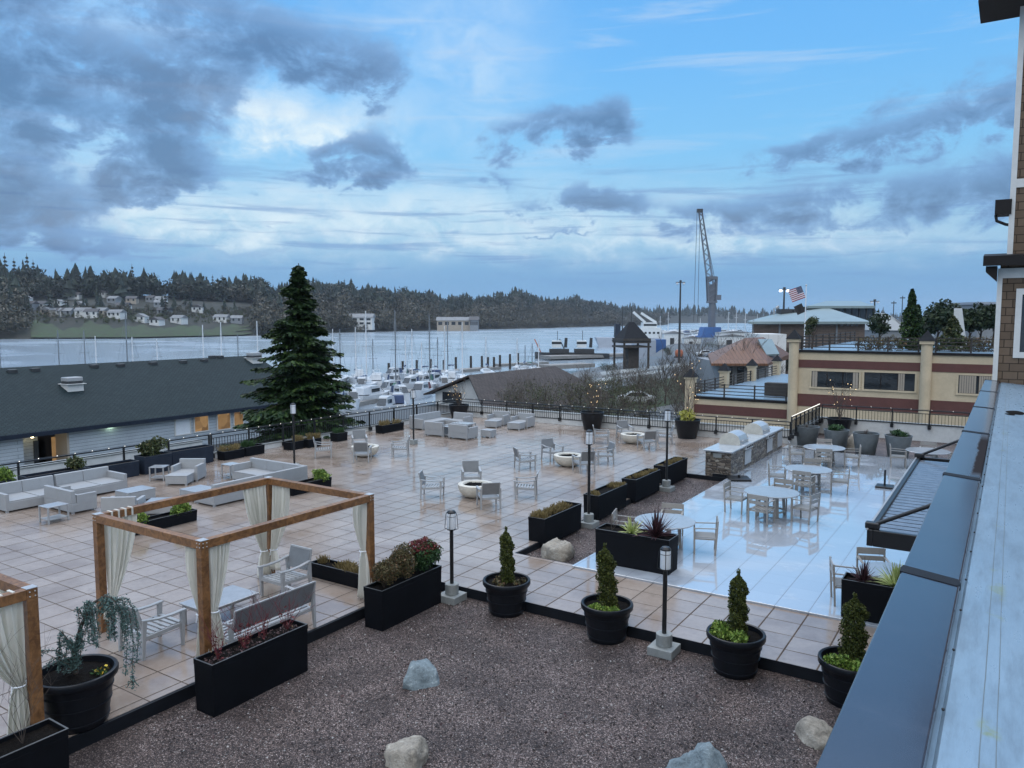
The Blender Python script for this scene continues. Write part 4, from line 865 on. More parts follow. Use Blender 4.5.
# gravel-edge planters in the foreground (long axis along y)
planter_box('black planter with red twig shrubs behind the pergola bench', ctr(-10.62,-10.15,7.12,9.06,-.22), 1.94, .47, .78, E90, group=GP)
planter_box('black planter with three bushy shrubs, by the short lantern post left of the potted spruces', ctr(-10.70,-10.2,11.02,12.92,-.22), 1.9, .5, .76, E90, group=GP)
planter_box('black planter cut off at the bottom left corner with long bare twigs', ctr(-10.63,-10.14,2.8,4.95,-.22), 2.15, .49, .78, E90, group=GP)
for i, (y, hh) in enumerate([(7.4,.42),(7.9,.5),(8.3,.42),(8.8,.48)]):
    t = plant('red_twig_shrub', ['red twig shrub at the near end of the planter behind the bench','red twig shrub with crimson leaves, second in the planter behind the bench','thin red twig shrub, third in the planter behind the bench','red twig shrub at the far end of the planter behind the bench'][i], (-10.38,y,.56), 'red twig shrubs behind the bench')
    twig_tree(M(), (0,0,0), hh*1.5, 7, .5, .006, 2, seed=i+5).build('twigs', MT['redtwig'], t)
    m = M(); leaves(m, ball_pts(110 if i == 1 else 40, (0,0,hh*.5), (.13,.13,hh*.5), .2), .018); m.build('leaves', MT['nandina'], t)
m = M(); P = np.stack([rng.uniform(-10.58,-10.19,320), rng.uniform(7.17,9.0,320), np.full(320,.58)],1); leaves(m, P, .016, .6); t = m.build('fallen_leaves', MT['litter']); t['kind'] = 'stuff'
G3 = 'three shrubs in the planter by the lantern'
shrub('olive-brown shrub nearest in the planter beside the pergola curtain', (-10.45,11.35,.54), .36, 6500, 'heath', .017, .62, G3)
shrub('brownish feathery shrub in the middle of the planter beside the pergola', (-10.45,11.98,.54), .36, 6500, 'heath', .017, .70, G3)
shrub('green shrub with red tips at the lantern end of the planter', (-10.45,12.6,.54), .38, 4600, 'shrubgreen', .024, .72, G3, tips='nandina')
for i in range(3):
    t = plant('bare_twig_shrub', ['tall curving bare twigs at the near end of the bottom left planter','bare curving twigs in the middle of the bottom left planter','bare curving twigs at the pot end of the bottom left planter'][i], (-10.38,3.4+i*.55,.56), 'bare twigs in the bottom left planter')
    twig_tree(M(), (0,0,0), 1.1, 5, .9, .0042, 2, seed=40+i).build('twigs', MT['twig'], t)
# low planters
planter_box('low black planter of dry grasses behind the right pergola curtain', ctr(-13.45,-11.6,12.1,12.5,0), 1.85, .42, .27)
grasses('tufts of dry brown grass in the low planter behind the pergola curtain', (-12.5,12.3,.24), 1.7, .3, 1500, .20, 'drygrass')
planter_box('low black planter with two round green shrubs, left behind the pergola', ctr(-20.5,-20.05,11.6,13.75,0), 2.15, .45, .26, E90)
shrub('round green shrub at the left end of the low planter behind the pergola', (-20.27,12.0,.24), .33, 1500, 'boxwood', .03, .48, 'clipped shrubs in low planters')
shrub('round green shrub at the right end of the low planter behind the pergola', (-20.27,13.35,.24), .33, 1500, 'boxwood', .03, .48, 'clipped shrubs in low planters')
planter_box('low black planter with one round shrub beside the far end of the sectional', ctr(-20.55,-20.1,17.4,19.2,0), 1.8, .45, .28, E90)
shrub('round green shrub in the low planter at the end of the sectional', (-20.3,18.9,.24), .34, 1500, 'boxwood', .03, .48, 'clipped shrubs in low planters')
G = 'low dark planters along the marina railing'
for i, (x0,x1,y0,y1,hh) in enumerate([(-28.1,-27.6,20.3,21.32,.3),(-28.1,-27.6,21.4,22.4,.33),(-27.7,-27.2,23.5,24.3,.3),(-27.5,-27.0,24.4,25.2,.32),(-27.7,-27.2,26.4,27.1,.34),(-27.7,-27.2,29.6,31.3,.34)]):
    planter_box('low dark planter against the marina railing, '+['first beyond the wicker armchair','second beyond the wicker armchair','left of the side-on patio armchair','behind the side-on patio armchair','behind the leftmost fire bowl','longest, left of the far lounge group'][i], ctr(x0,x1,y0,y1,0), y1-y0, .5, hh, E90, group=G)
    grasses(['thin dry grass in the first railing planter beyond the armchair','dark clumps in the second railing planter beyond the armchair','grass in the railing planter left of the side-on armchair','grass in the railing planter behind the side-on armchair','clump in the railing planter behind the leftmost fire bowl','row of grass in the longest railing planter'][i], ctr(x0,x1,y0,y1,hh), y1-y0-.1, .35, 450, .28, 'shrubgreen' if i in (1,4) else 'drygrass', E90, 'grasses in the railing planters')
planter_box('large navy planter box left of the leafy one by the wicker armchair', ctr(-28.3,-27.7,14.8,16.6,0), 1.8, .6, .5, E90, 'navy', group='navy planters by the railing')
planter_box('navy planter holding a leafy shrub behind the wicker side table', ctr(-28.3,-27.6,16.75,17.9,0), 1.15, .7, .62, E90, 'navy', group='navy planters by the railing')
planter_box('long navy planter box right of the leafy one along the railing', ctr(-28.3,-27.75,18.0,19.9,0), 1.9, .55, .62, E90, 'navy', group='navy planters by the railing')
shrub('leafy green shrub in the navy planter behind the wicker side table', (-27.95,17.3,.6), .6, 1600, 'midgreen', .05, .75)
planter_box('navy planter behind the two-seat wicker sofa at the left edge', ctr(-28.3,-27.75,10.6,12.3,0), 1.7, .55, .55, E90, 'navy', group='navy planters by the railing')
shrub('green plant behind the left wicker sofa', (-28.0,11.9,.55), .4, 900, 'boxwood', .04, .5)
planter_box('navy planter behind the right-hand wicker sofa by the railing', ctr(-28.3,-27.75,12.6,14.6,0), 2.0, .55, .55, E90, 'navy', group='navy planters by the railing')
shrub('green plant behind the right-hand wicker sofa', (-28.0,14.3,.55), .4, 900, 'midgreen', .04, .5)
# tall planters in a row beside the inner gravel strip
for i, (y0,y1) in enumerate([(17.35,19.45),(20.55,22.6),(23.3,25.4),(26.05,28.15)]):
    planter_box('tall black planter of dry grass in the diagonal row, '+['nearest, beside the tan rock','second from the rock','third from the rock','farthest, nearest the stone counter'][i], ctr(-10.72,-10.2,y0,y1,-.1), y1-y0, .52, .68, E90, group='row of tall black planters by the gravel strip')
    grasses(['dry yellow grass in the nearest tall planter','dry grass in the second tall planter','dry grass in the third tall planter','dry grass in the farthest tall planter'][i], ctr(-10.72,-10.2,y0,y1,.57), y1-y0-.12, .36, 1300, [.20,.14,.12,.12][i], 'drygrass', E90, 'dry grasses in the tall planters')
# big planter at the corner of the white deck
planter_box('big black planter with spiky plants at the front corner of the white deck', ctr(-8.3,-6.4,16.55,17.15,.045), 1.9, .6, .76)
blades('bronze spiky plant at the right end of the big deck planter', (-6.85,16.85,.80), 120, .85, 'phormium', .018)
blades('cream-striped yucca in the middle of the big deck planter', (-7.45,16.8,.80), 60, .52, 'yucca', .026)
t = plant('bare_twig_shrub','small bare pinkish twigs at the left end of the big deck planter',(-8.0,16.85,.80)); twig_tree(M(),(0,0,0),.65,5,.8,.006,2,seed=77).build('twigs',MT['greytwig'],t)
planter_box('black planter with striped plant by the coping at the right of the white deck', ctr(-2.62,-.9,16.1,16.6,.045), 1.7, .5, .70)
blades('bronze spiky plant in the planter by the coping', (-2.25,16.35,.74), 70, .55, 'phormium', .016)
blades('bright cream-striped plant in the planter by the coping', (-1.65,16.35,.74), 130, .6, 'yucca', .024)

# round pots
def round_pot(label, loc, r, H_, mat='pot', bands=True, taper=.72, group=None, soil=.10):
    t = thing('plant_pot', label, 'pot', loc, 0, group); b0 = r*taper; pr = [(b0*.97,0),(b0,.012)]
    def rad(z): return b0+(r*.94-b0)*(z/H_)
    if bands:
        for z in (.12,.42,.68):
            zz = H_*z; pr += [(rad(zz-.012),zz-.012),(rad(zz)+.013,zz-.008),(rad(zz)+.013,zz+.008),(rad(zz+.012),zz+.012)]
        pr += [(r*.925,H_-.125),(r*.985,H_-.115),(r*1.015,H_-.09),(r*1.02,H_-.03),(r*1.0,H_-.006),(r*.97,H_),(r*.91,H_-.01),(r*.88,H_-soil-.02)]
    else: pr += [(r*.97,H_-.03),(r,H_-.015),(r*.985,H_),(r*.93,H_),(r*.90,H_-soil-.02)]
    M().lathe(pr,40,cap=False).build('pot_body', MT[mat], t, smooth=True)
    o = M(); K = 5; o.v.append((0,0,H_-soil+.04))
    for k in range(1,K+1):
        for j in range(20): a = j*math.pi/10; q = r*.90*k/K; o.v.append((q*math.cos(a), q*math.sin(a), H_-soil+.04*(1-k/K)+random.uniform(-.012,.02)))
    o.f += [(0,1+j,1+(j+1)%20) for j in range(20)]
    for k in range(K-1): o.f += [(1+k*20+j,1+(k+1)*20+j,1+(k+1)*20+(j+1)%20,1+k*20+(j+1)%20) for j in range(20)]
    o.build('soil', MT['soil'], t, smooth=True); return t
def dwarf_spruce(label, loc, h, r, group, n=8500, cone=.35):
    t = plant('dwarf_spruce', label, loc, group, 'small tree'); m = M(); z = rng.uniform(0,1,n); lean = random.uniform(-.10,.10)
    R_ = r*np.where(z < .9, 1-.18*np.clip(z-.45,0,1), (1-z)/.10*.8+.1); a = rng.uniform(0,6.28,n)
    R_ = R_*(1+.22*np.sin(a*3+z*17)+.15*np.sin(z*41+a*5)); k = rng.uniform(.55,1,n)
    P = np.stack([R_*k*np.cos(a)+lean*z*h, R_*k*np.sin(a), z*h*.98+.02],1); leaves(m, P, .0165, .5, .7)
    P2 = np.stack([rng.normal(0,.015,60)+lean*h, rng.normal(0,.015,60), h*rng.uniform(.95,1.10,60)],1); leaves(m, P2, .02, .5, 1.2)
    m.build('foliage', MT['dwarf'], t); M().tube([(0,0,-.08),(lean*h*.5,0,h*.5),(lean*h,0,h*.93)],.03,.01,n=6).build('trunk', MT['bark'], t); return t
SP = [(-8.72,13.25,-.22,'leftmost of the row, beside the short lantern post'),(-6.35,13.2,-.22,'second from left, before the big deck planter'),(-3.82,13.15,-.22,'third, right of the foreground lantern'),(-1.93,13.1,-.22,'rightmost, half hidden by the coping')]
for i, (x,y,z,lb) in enumerate(SP):
    round_pot('banded black pot with a column spruce, '+lb, (x,y,z), .50, .72, group='black pots with column spruces')
    dwarf_spruce('narrow column spruce in a black pot, '+lb, (x+.03,y+.03,z+.60), [1.12,1.15,1.12,1.1][i], [.135,.17,.15,.185][i], 'column spruces in the black pots')
    lab2 = ['grey weedy clump under the leftmost column spruce','spreading green plant under the second column spruce','bright green mounds under the third column spruce','yellow-green leafy plant under the rightmost column spruce'][i]
    t = plant('ground_plant', lab2, (x,y,z+.60), 'low plants in the black pots'); m = M()
    for q in range([9,6,4,3][i]):
        a = [0,-1.2,-2.4,-2.0][i]+random.uniform(-1.6,1.6) if i else random.uniform(0,6.28); rr_ = random.uniform(.18,.36); leaves(m, ball_pts([60,190,420,380][i],(rr_*math.cos(a),rr_*math.sin(a),.06 if i < 2 else .11),(.10,.10,.07) if i < 2 else (.15,.15,.12),.2), .022, .5)
    m.build('leaves', MT[['heath','boxwood','boxwood','boxwood'][i]], t)
# weeping blue cedar
round_pot('large banded black pot under the weeping blue cedar at lower left', (-11.42,5.72,0), .56, .80, group=None)
t = plant('weeping_cedar','weeping blue cedar with hanging branches in the large pot beside the pergola post',(-11.42,5.72,.68),None,'small tree')
D_ = Vector((RT[0],RT[1],0)); B_ = Vector((FW[0],FW[1],0)); tr = M(); fol = M()
def wp(r, f, z): return tuple(D_*r+B_*f+Vector((0,0,z)))
tr.tube([wp(0,0,0),wp(-.02,.03,.35),wp(.06,.08,.75),wp(.22,.12,1.08),wp(.42,.12,1.20),wp(.62,.10,1.12)],.04,.014,n=7)
def weep(pts, n, r=.010):
    tr.tube(pts, r, r*.4, n=4, cap=False); pts = [Vector(p) for p in pts]
    for a, b_ in zip(pts, pts[1:]):
        k = int(n*(b_-a).length/.2); f = rng.uniform(0,1,k)[:,None]; P = np.array(a)*(1-f)+np.array(b_)*f+rng.normal(0,.020,(k,3)); leaves(fol, P, .015, .4, .2)
rr = random.Random(3)
for i in range(15):
    s0 = rr.uniform(.05,.70); top = 1.20-.9*abs(s0-.42)**1.6+rr.uniform(-.1,.03); f0 = rr.uniform(-.16,.22); L = rr.uniform(.25,.7)
    weep([wp(.12+s0*.5,f0*.4,top-.14),wp(s0*.9,f0*.8,top),wp(s0,f0,top-.09),wp(s0+.03,f0-.03,top-L*.55),wp(s0+.04+rr.uniform(-.06,.04),f0-.04,max(top-L,.05))], 62)
for i in range(7):
    s0 = rr.uniform(-.22,.12); top = rr.uniform(.55,.85); weep([wp(0,0,top-.3),wp(s0*.6,rr.uniform(-.1,.1),top),wp(s0,0,top-.1),wp(s0-.02,-.05,max(.08,top-.5))], 58)
for L, s0, f0 in ((1.38,.80,.06),(1.15,.74,.0),(1.0,.86,.10),(.8,.66,.1)): weep([wp(.45,.1,1.14),wp(s0-.12,f0+.02,1.16),wp(s0,f0,.98),wp(s0+.05,f0-.02,.55),wp(s0+.02,f0-.05,1.2-L)], 58)
weep([wp(.82,.02,-.05),wp(.74,.0,-.16)], 30, .006); weep([wp(.82,.02,-.05),wp(.93,.0,-.14)], 30, .006)
weep([wp(0,0,.2),wp(-.22,-.1,.46),wp(-.40,-.12,.46),wp(-.52,-.12,.30)], 62); weep([wp(0,0,.15),wp(-.2,-.15,.36),wp(-.34,-.2,.25)], 60); weep([wp(0,0,.3),wp(-.12,.1,.52),wp(-.28,.1,.42)], 60)
tr.build('trunk', MT['bark'], t); fol.build('foliage', MT['sage'], t)
t = plant('yellow_pansies','few yellow flowers at the right rim of the cedar pot',(-11.2,5.95,.70)); m = M(); leaves(m, ball_pts(16,(0,0,.05),(.15,.13,.04),.1),.017,.8); m.build('petals',MT['flower'],t); m = M(); leaves(m, ball_pts(90,(0,0,.03),(.16,.14,.04),.1),.02,.5); m.build('leaves',MT['shrubgreen'],t)
# tall black pots with lit twigs along the far walls
def twinkle(label, loc, h, seed, n=16, leaf=None):
    t = plant('lit_twig_shrub', label, loc, 'shrubs wound with warm lights'); m = twig_tree(M(), (0,0,0), h, 9, .5, .014, 2, seed=seed); vs = [v for v in m.v if v[2] > h*.25]; m.build('twigs', MT['twig'], t)
    rr = random.Random(seed)
    for i in range(n): p = rr.choice(vs); M().ball(p,.017,nu=6,nv=4).build('bulb', MT['warmbulb'], t)
    if leaf: m = M(); leaves(m, ball_pts(420,(0,0,.3),(.42,.42,.32),.2),.05,.5); m.build('leaves', MT[leaf], t)
    return t
for (x,y,z,r,hh,h,lb,lf) in [(-27.5,36.6,0,.62,.85,1.5,'in the far left corner behind the lounge group',None),(-18.8,37.0,0,.66,.95,1.6,'in the middle of the far railing',None),(-13.4,36.85,0,.66,.95,2.6,'yellow-leaved, right of the farthest fire bowl','yellowleaf'),(-7.2,42.1,-.08,.62,.95,1.6,'behind the grey pots by the corner railing',None)]:
    round_pot('tall black pot of lit twigs, '+lb, (x,y,z), r, hh, group='tall black pots along the far walls', bands=False, taper=.68)
    twinkle('light-wound bare shrub in a black pot, '+lb, (x,y,z+hh-.1), h, int(abs(x)*10), leaf=lf)
for i, (x,y) in enumerate([(-7.85,37.7),(-6.5,37.35),(-5.2,36.95),(-3.9,36.95)]):
    lb = ['leftmost, next to the string-lit railing','second from left','third from left, right of the tan boulder','rightmost, by the canopy'][i]
    round_pot('tapered grey pot beyond the white deck, '+lb, (x,y,-.06), .56, .98, 'greypot', False, .72, 'row of tapered grey pots')
    if i in (1,3): shrub('low flowering plant in the grey pot, '+lb, (x,y,.82), .42, 800, 'shrubgreen', .035, .34, 'plants in the grey pots')
    else: t = plant('withered_plant','dark withered clump in the grey pot, '+lb,(x,y,.86),'plants in the grey pots'); twig_tree(M(),(0,0,0),.2,9,1.3,.010,1,seed=60+i).build('twigs',MT['twig'],t)

# rocks
def rock(label, loc, s, mat, seed, sharp=.25):
    bm = bmesh.new(); bmesh.ops.create_icosphere(bm, subdivisions=4, radius=1); rr = random.Random(seed); from mathutils import noise as NZ
    planes = [(Vector((rr.gauss(0,1),rr.gauss(0,1),rr.gauss(.2,.8))).normalized(), rr.uniform(.55,.9)) for _ in range(14)]
    for v in bm.verts:
        d = v.co.normalized(); k = 1
        for n_, o in planes:
            c = d.dot(n_)
            if c > 1e-3: k = min(k, o/c)
        k += .07*NZ.noise(d*2.3+Vector((seed,0,0)))+.035*NZ.noise(d*7+Vector((seed,0,0)))+.015*NZ.noise(d*18)
        v.co = Vector((d.x*s[0]*k, d.y*s[1]*k, max(d.z*s[2]*k,-.12)))
    me = bpy.data.meshes.new('boulder'); bm.to_mesh(me); bm.free(); me.shade_smooth(); me.materials.append(MT[mat]); o = bpy.data.objects.new('boulder', me); C.objects.link(o); o.location = (loc[0], loc[1], loc[2]-.05); o.rotation_euler = (0,0,rr.uniform(0,6)); 
    return tag(o, label, 'boulder', 'boulders on the gravel')
rock('blue-grey boulder alone in the middle of the foreground gravel',(-8.25,9.85,-.22),(.47,.42,.43),'rock_blue',3)
rock('grey-tan boulder at the bottom edge of the gravel, left of centre',(-6.85,7.85,-.22),(.44,.44,.46),'rock_tan',8)
rock('jagged pale blue-grey boulder cut by the bottom edge, right of centre',(-3.22,9.52,-.22),(.52,.45,.74),'rock_blue',14)
rock('rough tan boulder beside the grey coping at lower right',(-2.12,11.6,-.22),(.36,.42,.38),'rock_tan',21)
rock('pale tan boulder at the near end of the inner gravel strip',(-9.55,16.95,-.16),(.46,.42,.72),'rock_tan',31)
rock('tan boulder between the grey pots at the back',(-5.95,38.3,-.1),(.5,.45,.85),'rock_tan',41)

m = M(); P = np.stack([rng.uniform(-10,-1,170), rng.uniform(6.5,13.3,170), np.full(170,-.20)],1); leaves(m, P, .022, .6); t = m.build('fallen_leaves_on_gravel', MT['litter']); t['kind'] = 'stuff'
# lantern posts
def lantern(label, loc, H_, base, group, square=True):
    t = thing('lantern_post', label, 'lantern', loc, 0, group)
    b0 = M(); z = 0
    if base: b0.box(-.24,.24,-.24,.24,0,.16); z = .16; b0.lathe([(.15,.161),(.15,.38),(.14,.39),(0,.39)],24); z = .39
    else: b0.box(-.14,.14,-.14,.14,0,.22); z = .22
    b0.build('concrete_footing', MT['concrete'], t, bevel=.012)
    M().tube([(0,0,z),(0,0,H_-.44)],.042,n=12).build('pole', MT['blackmetal'], t)
    m = M(); m.lathe([(.05,H_-.46),(.10,H_-.44),(.10,H_-.425),(.0,H_-.42)],16); m.lathe([(.10,H_-.07),(.10,H_-.05),(.07,H_-.015),(.0,H_)],16)
    for k in range(4): a = k*math.pi/2+.4; m.tube([(.15*math.cos(a),.15*math.sin(a),H_-.42),(.125*math.cos(a),.125*math.sin(a),H_-.12),(.10*math.cos(a),.10*math.sin(a),H_-.055)],.007,n=5); m.tube([(.15*math.cos(a),.15*math.sin(a),H_-.42),(.08*math.cos(a),.08*math.sin(a),H_-.435)],.007,n=5)
    m.lathe([(.098,H_-.15),(.104,H_-.145),(.098,H_-.14)],16,cap=False); m.build('lantern_cage', MT['blackmetal'], t)
    M().lathe([(.092,H_-.42),(.096,H_-.41),(.096,H_-.08),(.085,H_-.07)],18).build('lantern_glass', MT['frost'], t, smooth=True); return t
GL = 'lantern posts on the terrace'
lantern('short lantern post on a square concrete footing, left of the leftmost potted spruce',(-10.1,13.15,-.22),2.04,True,GL)
lantern('short lantern post on a square concrete footing, between the second and third potted spruces',(-5.15,13.15,-.22),2.04,True,GL)
lantern('tall lantern post between the first and second tall black planters',(-10.25,20.0,-.16),2.9,True,GL)
lantern('tall lantern post between the third and fourth tall black planters',(-10.1,25.75,-.16),2.95,True,GL)
lantern('tall lantern post beside the far wicker lounge group',(-23.7,27.95,0),2.65,False,GL)
lantern('tall lantern post behind the L-shaped wicker sectional',(-23.75,20.7,0),2.65,False,GL)
t = thing('umbrella_base','black umbrella base with short tube beside the slatted canopy','umbrella base',(-3.5,29.6,.045)); M().box(-.28,.28,-.28,.28,0,.07).build('base_plate',MT['blackmetal'],t,bevel=.02); M().tube([(0,0,.07),(0,0,.62)],.035,n=10).build('tube',MT['blackmetal'],t)
t = thing('umbrella_base','flat black umbrella base at the near end of the stone counter','umbrella base',(-8.2,28.1,.045)); M().box(-.38,.38,-.38,.38,0,.08,rz=.5).build('base_plate',MT['blackmetal'],t,bevel=.02); M().tube([(0,0,.08),(0,0,.18)],.05,n=10).build('tube',MT['blackmetal'],t)
# ------------------------------------------------------------------ land, water, far shores
ZW, ZL = -6.5, -3.7
m = M(); n = 24
rings = [0.5,40,120,300,700,1500,2800,4000]
vs = []; fs = []
for r in rings:
    for j in range(n*2): a = 2*math.pi*j/(n*2); vs.append((r*math.cos(a), r*math.sin(a), ZW))
k = n*2
for i in range(len(rings)-1):
    for j in range(k): fs.append((i*k+j, i*k+(j+1)%k, (i+1)*k+(j+1)%k, (i+1)*k+j))
m.add(vs, fs); struct('water', m, MT['water'])
shore = [ground(px, py, ZL) for px, py in [(-700,430),(-300,412),(60,408),(250,407),(330,412),(430,404),(470,393),(560,380),(575,372),(612,364),(650,357),(668,345),(720,337),(800,331),(900,328.5),(1050,327.5),(1300,330)]]
poly = [(p.x,p.y) for p in shore]; poly = poly+[(900,300),(900,-200),(-300,-200)]
m = M(); m.prism(poly[::-1], -9, ZL); struct('ground', m, MT['ground'])
def interp(tab, x):
    for (a, b_), (c, d) in zip(tab, tab[1:]):
        if x <= c: return b_+(d-b_)*(x-a)/(c-a) if x > a else b_
    return tab[-1][1]
from mathutils import noise as NZ
class Shore:                              # a far bank: waterline and skyline seen from the terrace, turned into terrain
    def __init__(s, name, x0, x1, water, sky, depthk, treeh, mat, prof=1.0, nx=90, nt=16):
        s.w, s.s, s.dk, s.th, s.prof = water, sky, depthk, treeh, prof
        vs = []; fs = []
        for i in range(nx+1):
            for j in range(nt+1): p = s.at(x0+(x1-x0)*i/nx, j/nt); vs.append(p)
        for i in range(nx):
            for j in range(nt): a = i*(nt+1)+j; fs.append((a, a+nt+1, a+nt+2, a+1))
        struct(name, M().add(vs, fs), MT[mat], smooth=True)
    def at(s, px, t):
        g = ground(px, interp(s.w, px), ZW); d0 = g.x*FW[0]+g.y*FW[1]; D = d0*(1+(s.dk-1)*t)
        top = far(px, interp(s.s, px), d0*s.dk).z-s.th
        z = ZW-.3+(top-ZW)*(t**s.prof)+(NZ.noise(Vector((px*.02, t*3, d0*.001)))*6*min(1,t*3)*(d0/700))
        q = ray(px, 318); f = q[0]*FW[0]+q[1]*FW[1]; return Vector((q[0]*D/f, q[1]*D/f, z if t > 0 else ZW-1.0))
west = Shore('hills', -420, 668, [(-420,341),(0,339.2),(130,338.8),(250,336),(330,333),(450,330),(540,328.3),(610,326.2),(670,325)],
    [(-420,258),(-60,268),(0,270),(35,269),(60,276),(130,276),(200,278),(260,281),(300,281),(345,282),(380,287),(450,294),(520,295),(560,298),(610,304),(650,311),(670,316)], 1.45, 17, 'hill', .8)
north = Shore('far_hills', 560, 1250, [(560,323.5),(700,323.2),(1250,322.3)], [(560,309),(640,310),(690,309),(735,309),(800,313),(860,316.5),(960,317.5),(1100,317),(1250,316)], 1.25, 12, 'hill', .7, 50, 8)
# green bank with houses
vs = []; fs = []; NX, NT_ = 40, 8
for i in range(NX+1):
    for j in range(NT_+1):
        px = 30+(212+12*math.sin(j*1.9))*i/NX; t = .012+(.17-.07*i/NX+.04*math.sin(i*.7)+.03*math.sin(i*1.9))*j/NT_; q = west.at(px, t); q.z += .25; vs.append(q)
for i in range(NX):
    for j in range(NT_): a = i*(NT_+1)+j; fs.append((a, a+NT_+1, a+NT_+2, a+1))
o = M().add(vs, fs).build('green_bank', MT['grass'], smooth=True); o['kind'] = 'structure'
# woods on the far banks
def proj_y(p):
    f0 = p.x*FW[0]+p.y*FW[1]; u = p.z-CAMH; f = f0*math.cos(PITCH)-u*math.sin(PITCH); v = f0*math.sin(PITCH)+u*math.cos(PITCH); return CY-F_PX*v/f
def wood_mass(name, sh, x0, x1, n, mat, hmin, hmax, kind, tmin=.1, tmax=1.0, clear=None, dens=None):
    m = M(); rr = random.Random(len(name)+n)
    for _ in range(n):
        for _try in range(30):
            px = rr.uniform(x0, x1); t = tmin+(tmax-tmin)*rr.random()**.8
            if clear and clear(px, t): continue
            break
        p = sh.at(px, t); h = rr.uniform(hmin, hmax)*(.72+.5*(NZ.noise(Vector((px*.09,t*2,3.3)))+.5)); 
        if kind == 'c':
            w = h*rr.uniform(.15,.33); K = 5; N_ = 7; a0 = rr.uniform(0,6)
            for k in range(K):
                zb = h*(.12+.17*k); zt = zb+h*.30; rb = w*(1-.18*k)*rr.uniform(.75,1.2); o = len(m.v)
                for j in range(N_): a = a0+k*.5+2*math.pi*j/N_; q = rb*rr.uniform(.5,1.45); m.v.append((p.x+q*math.cos(a), p.y+q*math.sin(a), p.z+zb+rr.uniform(-.05,.05)*h))
                m.v.append((p.x+rr.uniform(-.05,.05)*w, p.y, p.z+min(zt,h))); m.f += [(o+j,o+(j+1)%N_,o+N_) for j in range(N_)]
        else:
            w = h*rr.uniform(.35,.55); nn = 90; d = rng.normal(size=(nn,3)); d /= np.linalg.norm(d,axis=1)[:,None]; P = np.array((p.x,p.y,p.z+h*.55))+d*np.array((w,w,h*.45))*rng.uniform(.4,1,(nn,1))
            U = rng.normal(size=(nn,3)); U[:,2] += .8; U /= np.linalg.norm(U,axis=1)[:,None]; V = np.cross(U,d); V /= np.linalg.norm(V,axis=1)[:,None]+1e-6; m.quads(P, U*h*.075, V*h*.03)
    o = m.build(name, MT[mat]); o['kind'] = 'stuff'
clearing = lambda px, t: (22 < px < 258 and proj_y(west.at(px,t)) > 297.5+.004*abs(px-110)*10 and True)
wood_mass('conifer_woods', west, -420, 668, 900, 'forest', 12, 24, 'c', .25, 1.0, lambda px, t: clearing(px, t) or (px > 250 and t < .5 and random.random() < .8))
wood_mass('conifer_skyline', west, -420, 664, 330, 'forest', 12, 25, 'c', .82, 1.0)
wood_mass('round_headed_firs', west, -420, 660, 1700, 'forest', 11, 20, 'd', .45, 1.0, clearing)
wood_mass('bare_woods', west, -420, 668, 2300, 'bareforest', 9, 17, 'd', .0, .85, clearing)
wood_mass('shore_woods', west, 256, 668, 900, 'bareforest', 7, 12, 'd', .0, .14)
wood_mass('left_shore_woods', west, -420, 30, 500, 'bareforest', 7, 12, 'd', .0, .2)
wood_mass('hillside_gardens', west, 24, 255, 190, 'bareforest', 2.5, 5.5, 'd', .2, .5, lambda px, t: proj_y(west.at(px,t)) > 319)
wood_mass('hillside_firs', west, 24, 255, 20, 'forest', 8, 14, 'c', .22, .5, lambda px, t: proj_y(west.at(px,t)) > 315)
wood_mass('hillside_bushes', west, 24, 258, 520, 'midgreen', 1.5, 3.6, 'd', .13, .5, lambda px, t: proj_y(west.at(px,t)) > 324)
wood_mass('far_conifer_woods', north, 560, 1200, 1100, 'forest', 14, 26, 'c', .3, 1.0)
# tall individual conifers on the skyline
def pine(label, base, h, w, group, mat='forest', layers=9, cat='tree', trunk=True):
    t = thing('conifer_tree', label, cat, base, 0, group); m = M(); rr = random.Random(int(h*77+base[0]))
    for k in range(layers):
        f = k/layers; zb = h*(.12+.84*f); rb = w*(1-f)**.85*rr.uniform(.75,1.15)+.02*h
        for j in range(9):
            a = rr.uniform(0,6.28); d = Vector((math.cos(a),math.sin(a),0)); L = rb*rr.uniform(.6,1.1); c = Vector((-d.y,d.x,0))*L*.28; z1 = zb-L*.25; o = len(m.v)
            m.v += [(0,0,zb+h*.03), tuple(d*L*.6+c+Vector((0,0,(zb+z1)/2))), tuple(d*L+Vector((0,0,z1))), tuple(d*L*.6-c+Vector((0,0,(zb+z1)/2))), tuple(d*L*.5+Vector((0,0,zb-h*.05)))]
            m.f += [(o,o+1,o+2,o+3),(o,o+1,o+4),(o,o+4,o+3)]
    m.build('crown', MT[mat], t); M().tube([(0,0,0),(0,0,h*.97)],h*.018,h*.004,n=6).build('trunk', MT['bark'], t); return t
for i, (px, t, h) in enumerate([(8,.9,34),(17,.86,30),(30,.88,33),(36,.84,29),(78,.92,26),(92,.9,25),(134,.9,31),(50,.34,24),(66,.4,22),(166,.38,22),(214,.85,26),(186,.62,24),(345,.92,27),(352,.88,28)]):
    pine(['tall fir at the far left of the ridge','second tall fir at the left of the ridge','broad fir of the left ridge cluster','rightmost fir of the left ridge cluster','fir above the white houses on the ridge','thin fir on the ridge above the green bank','tallest rounded fir on the ridge above the houses','dark fir standing among the hillside houses at left','second dark fir among the hillside houses','dark fir right of the hillside houses','fir on the ridge right of the houses','mid-slope fir right of the houses','left of two ridge firs behind the big conifer','right of two ridge firs behind the big conifer'][i], west.at(px,t)-Vector((0,0,1)), h, h*.20, 'firs standing out on the far ridge')
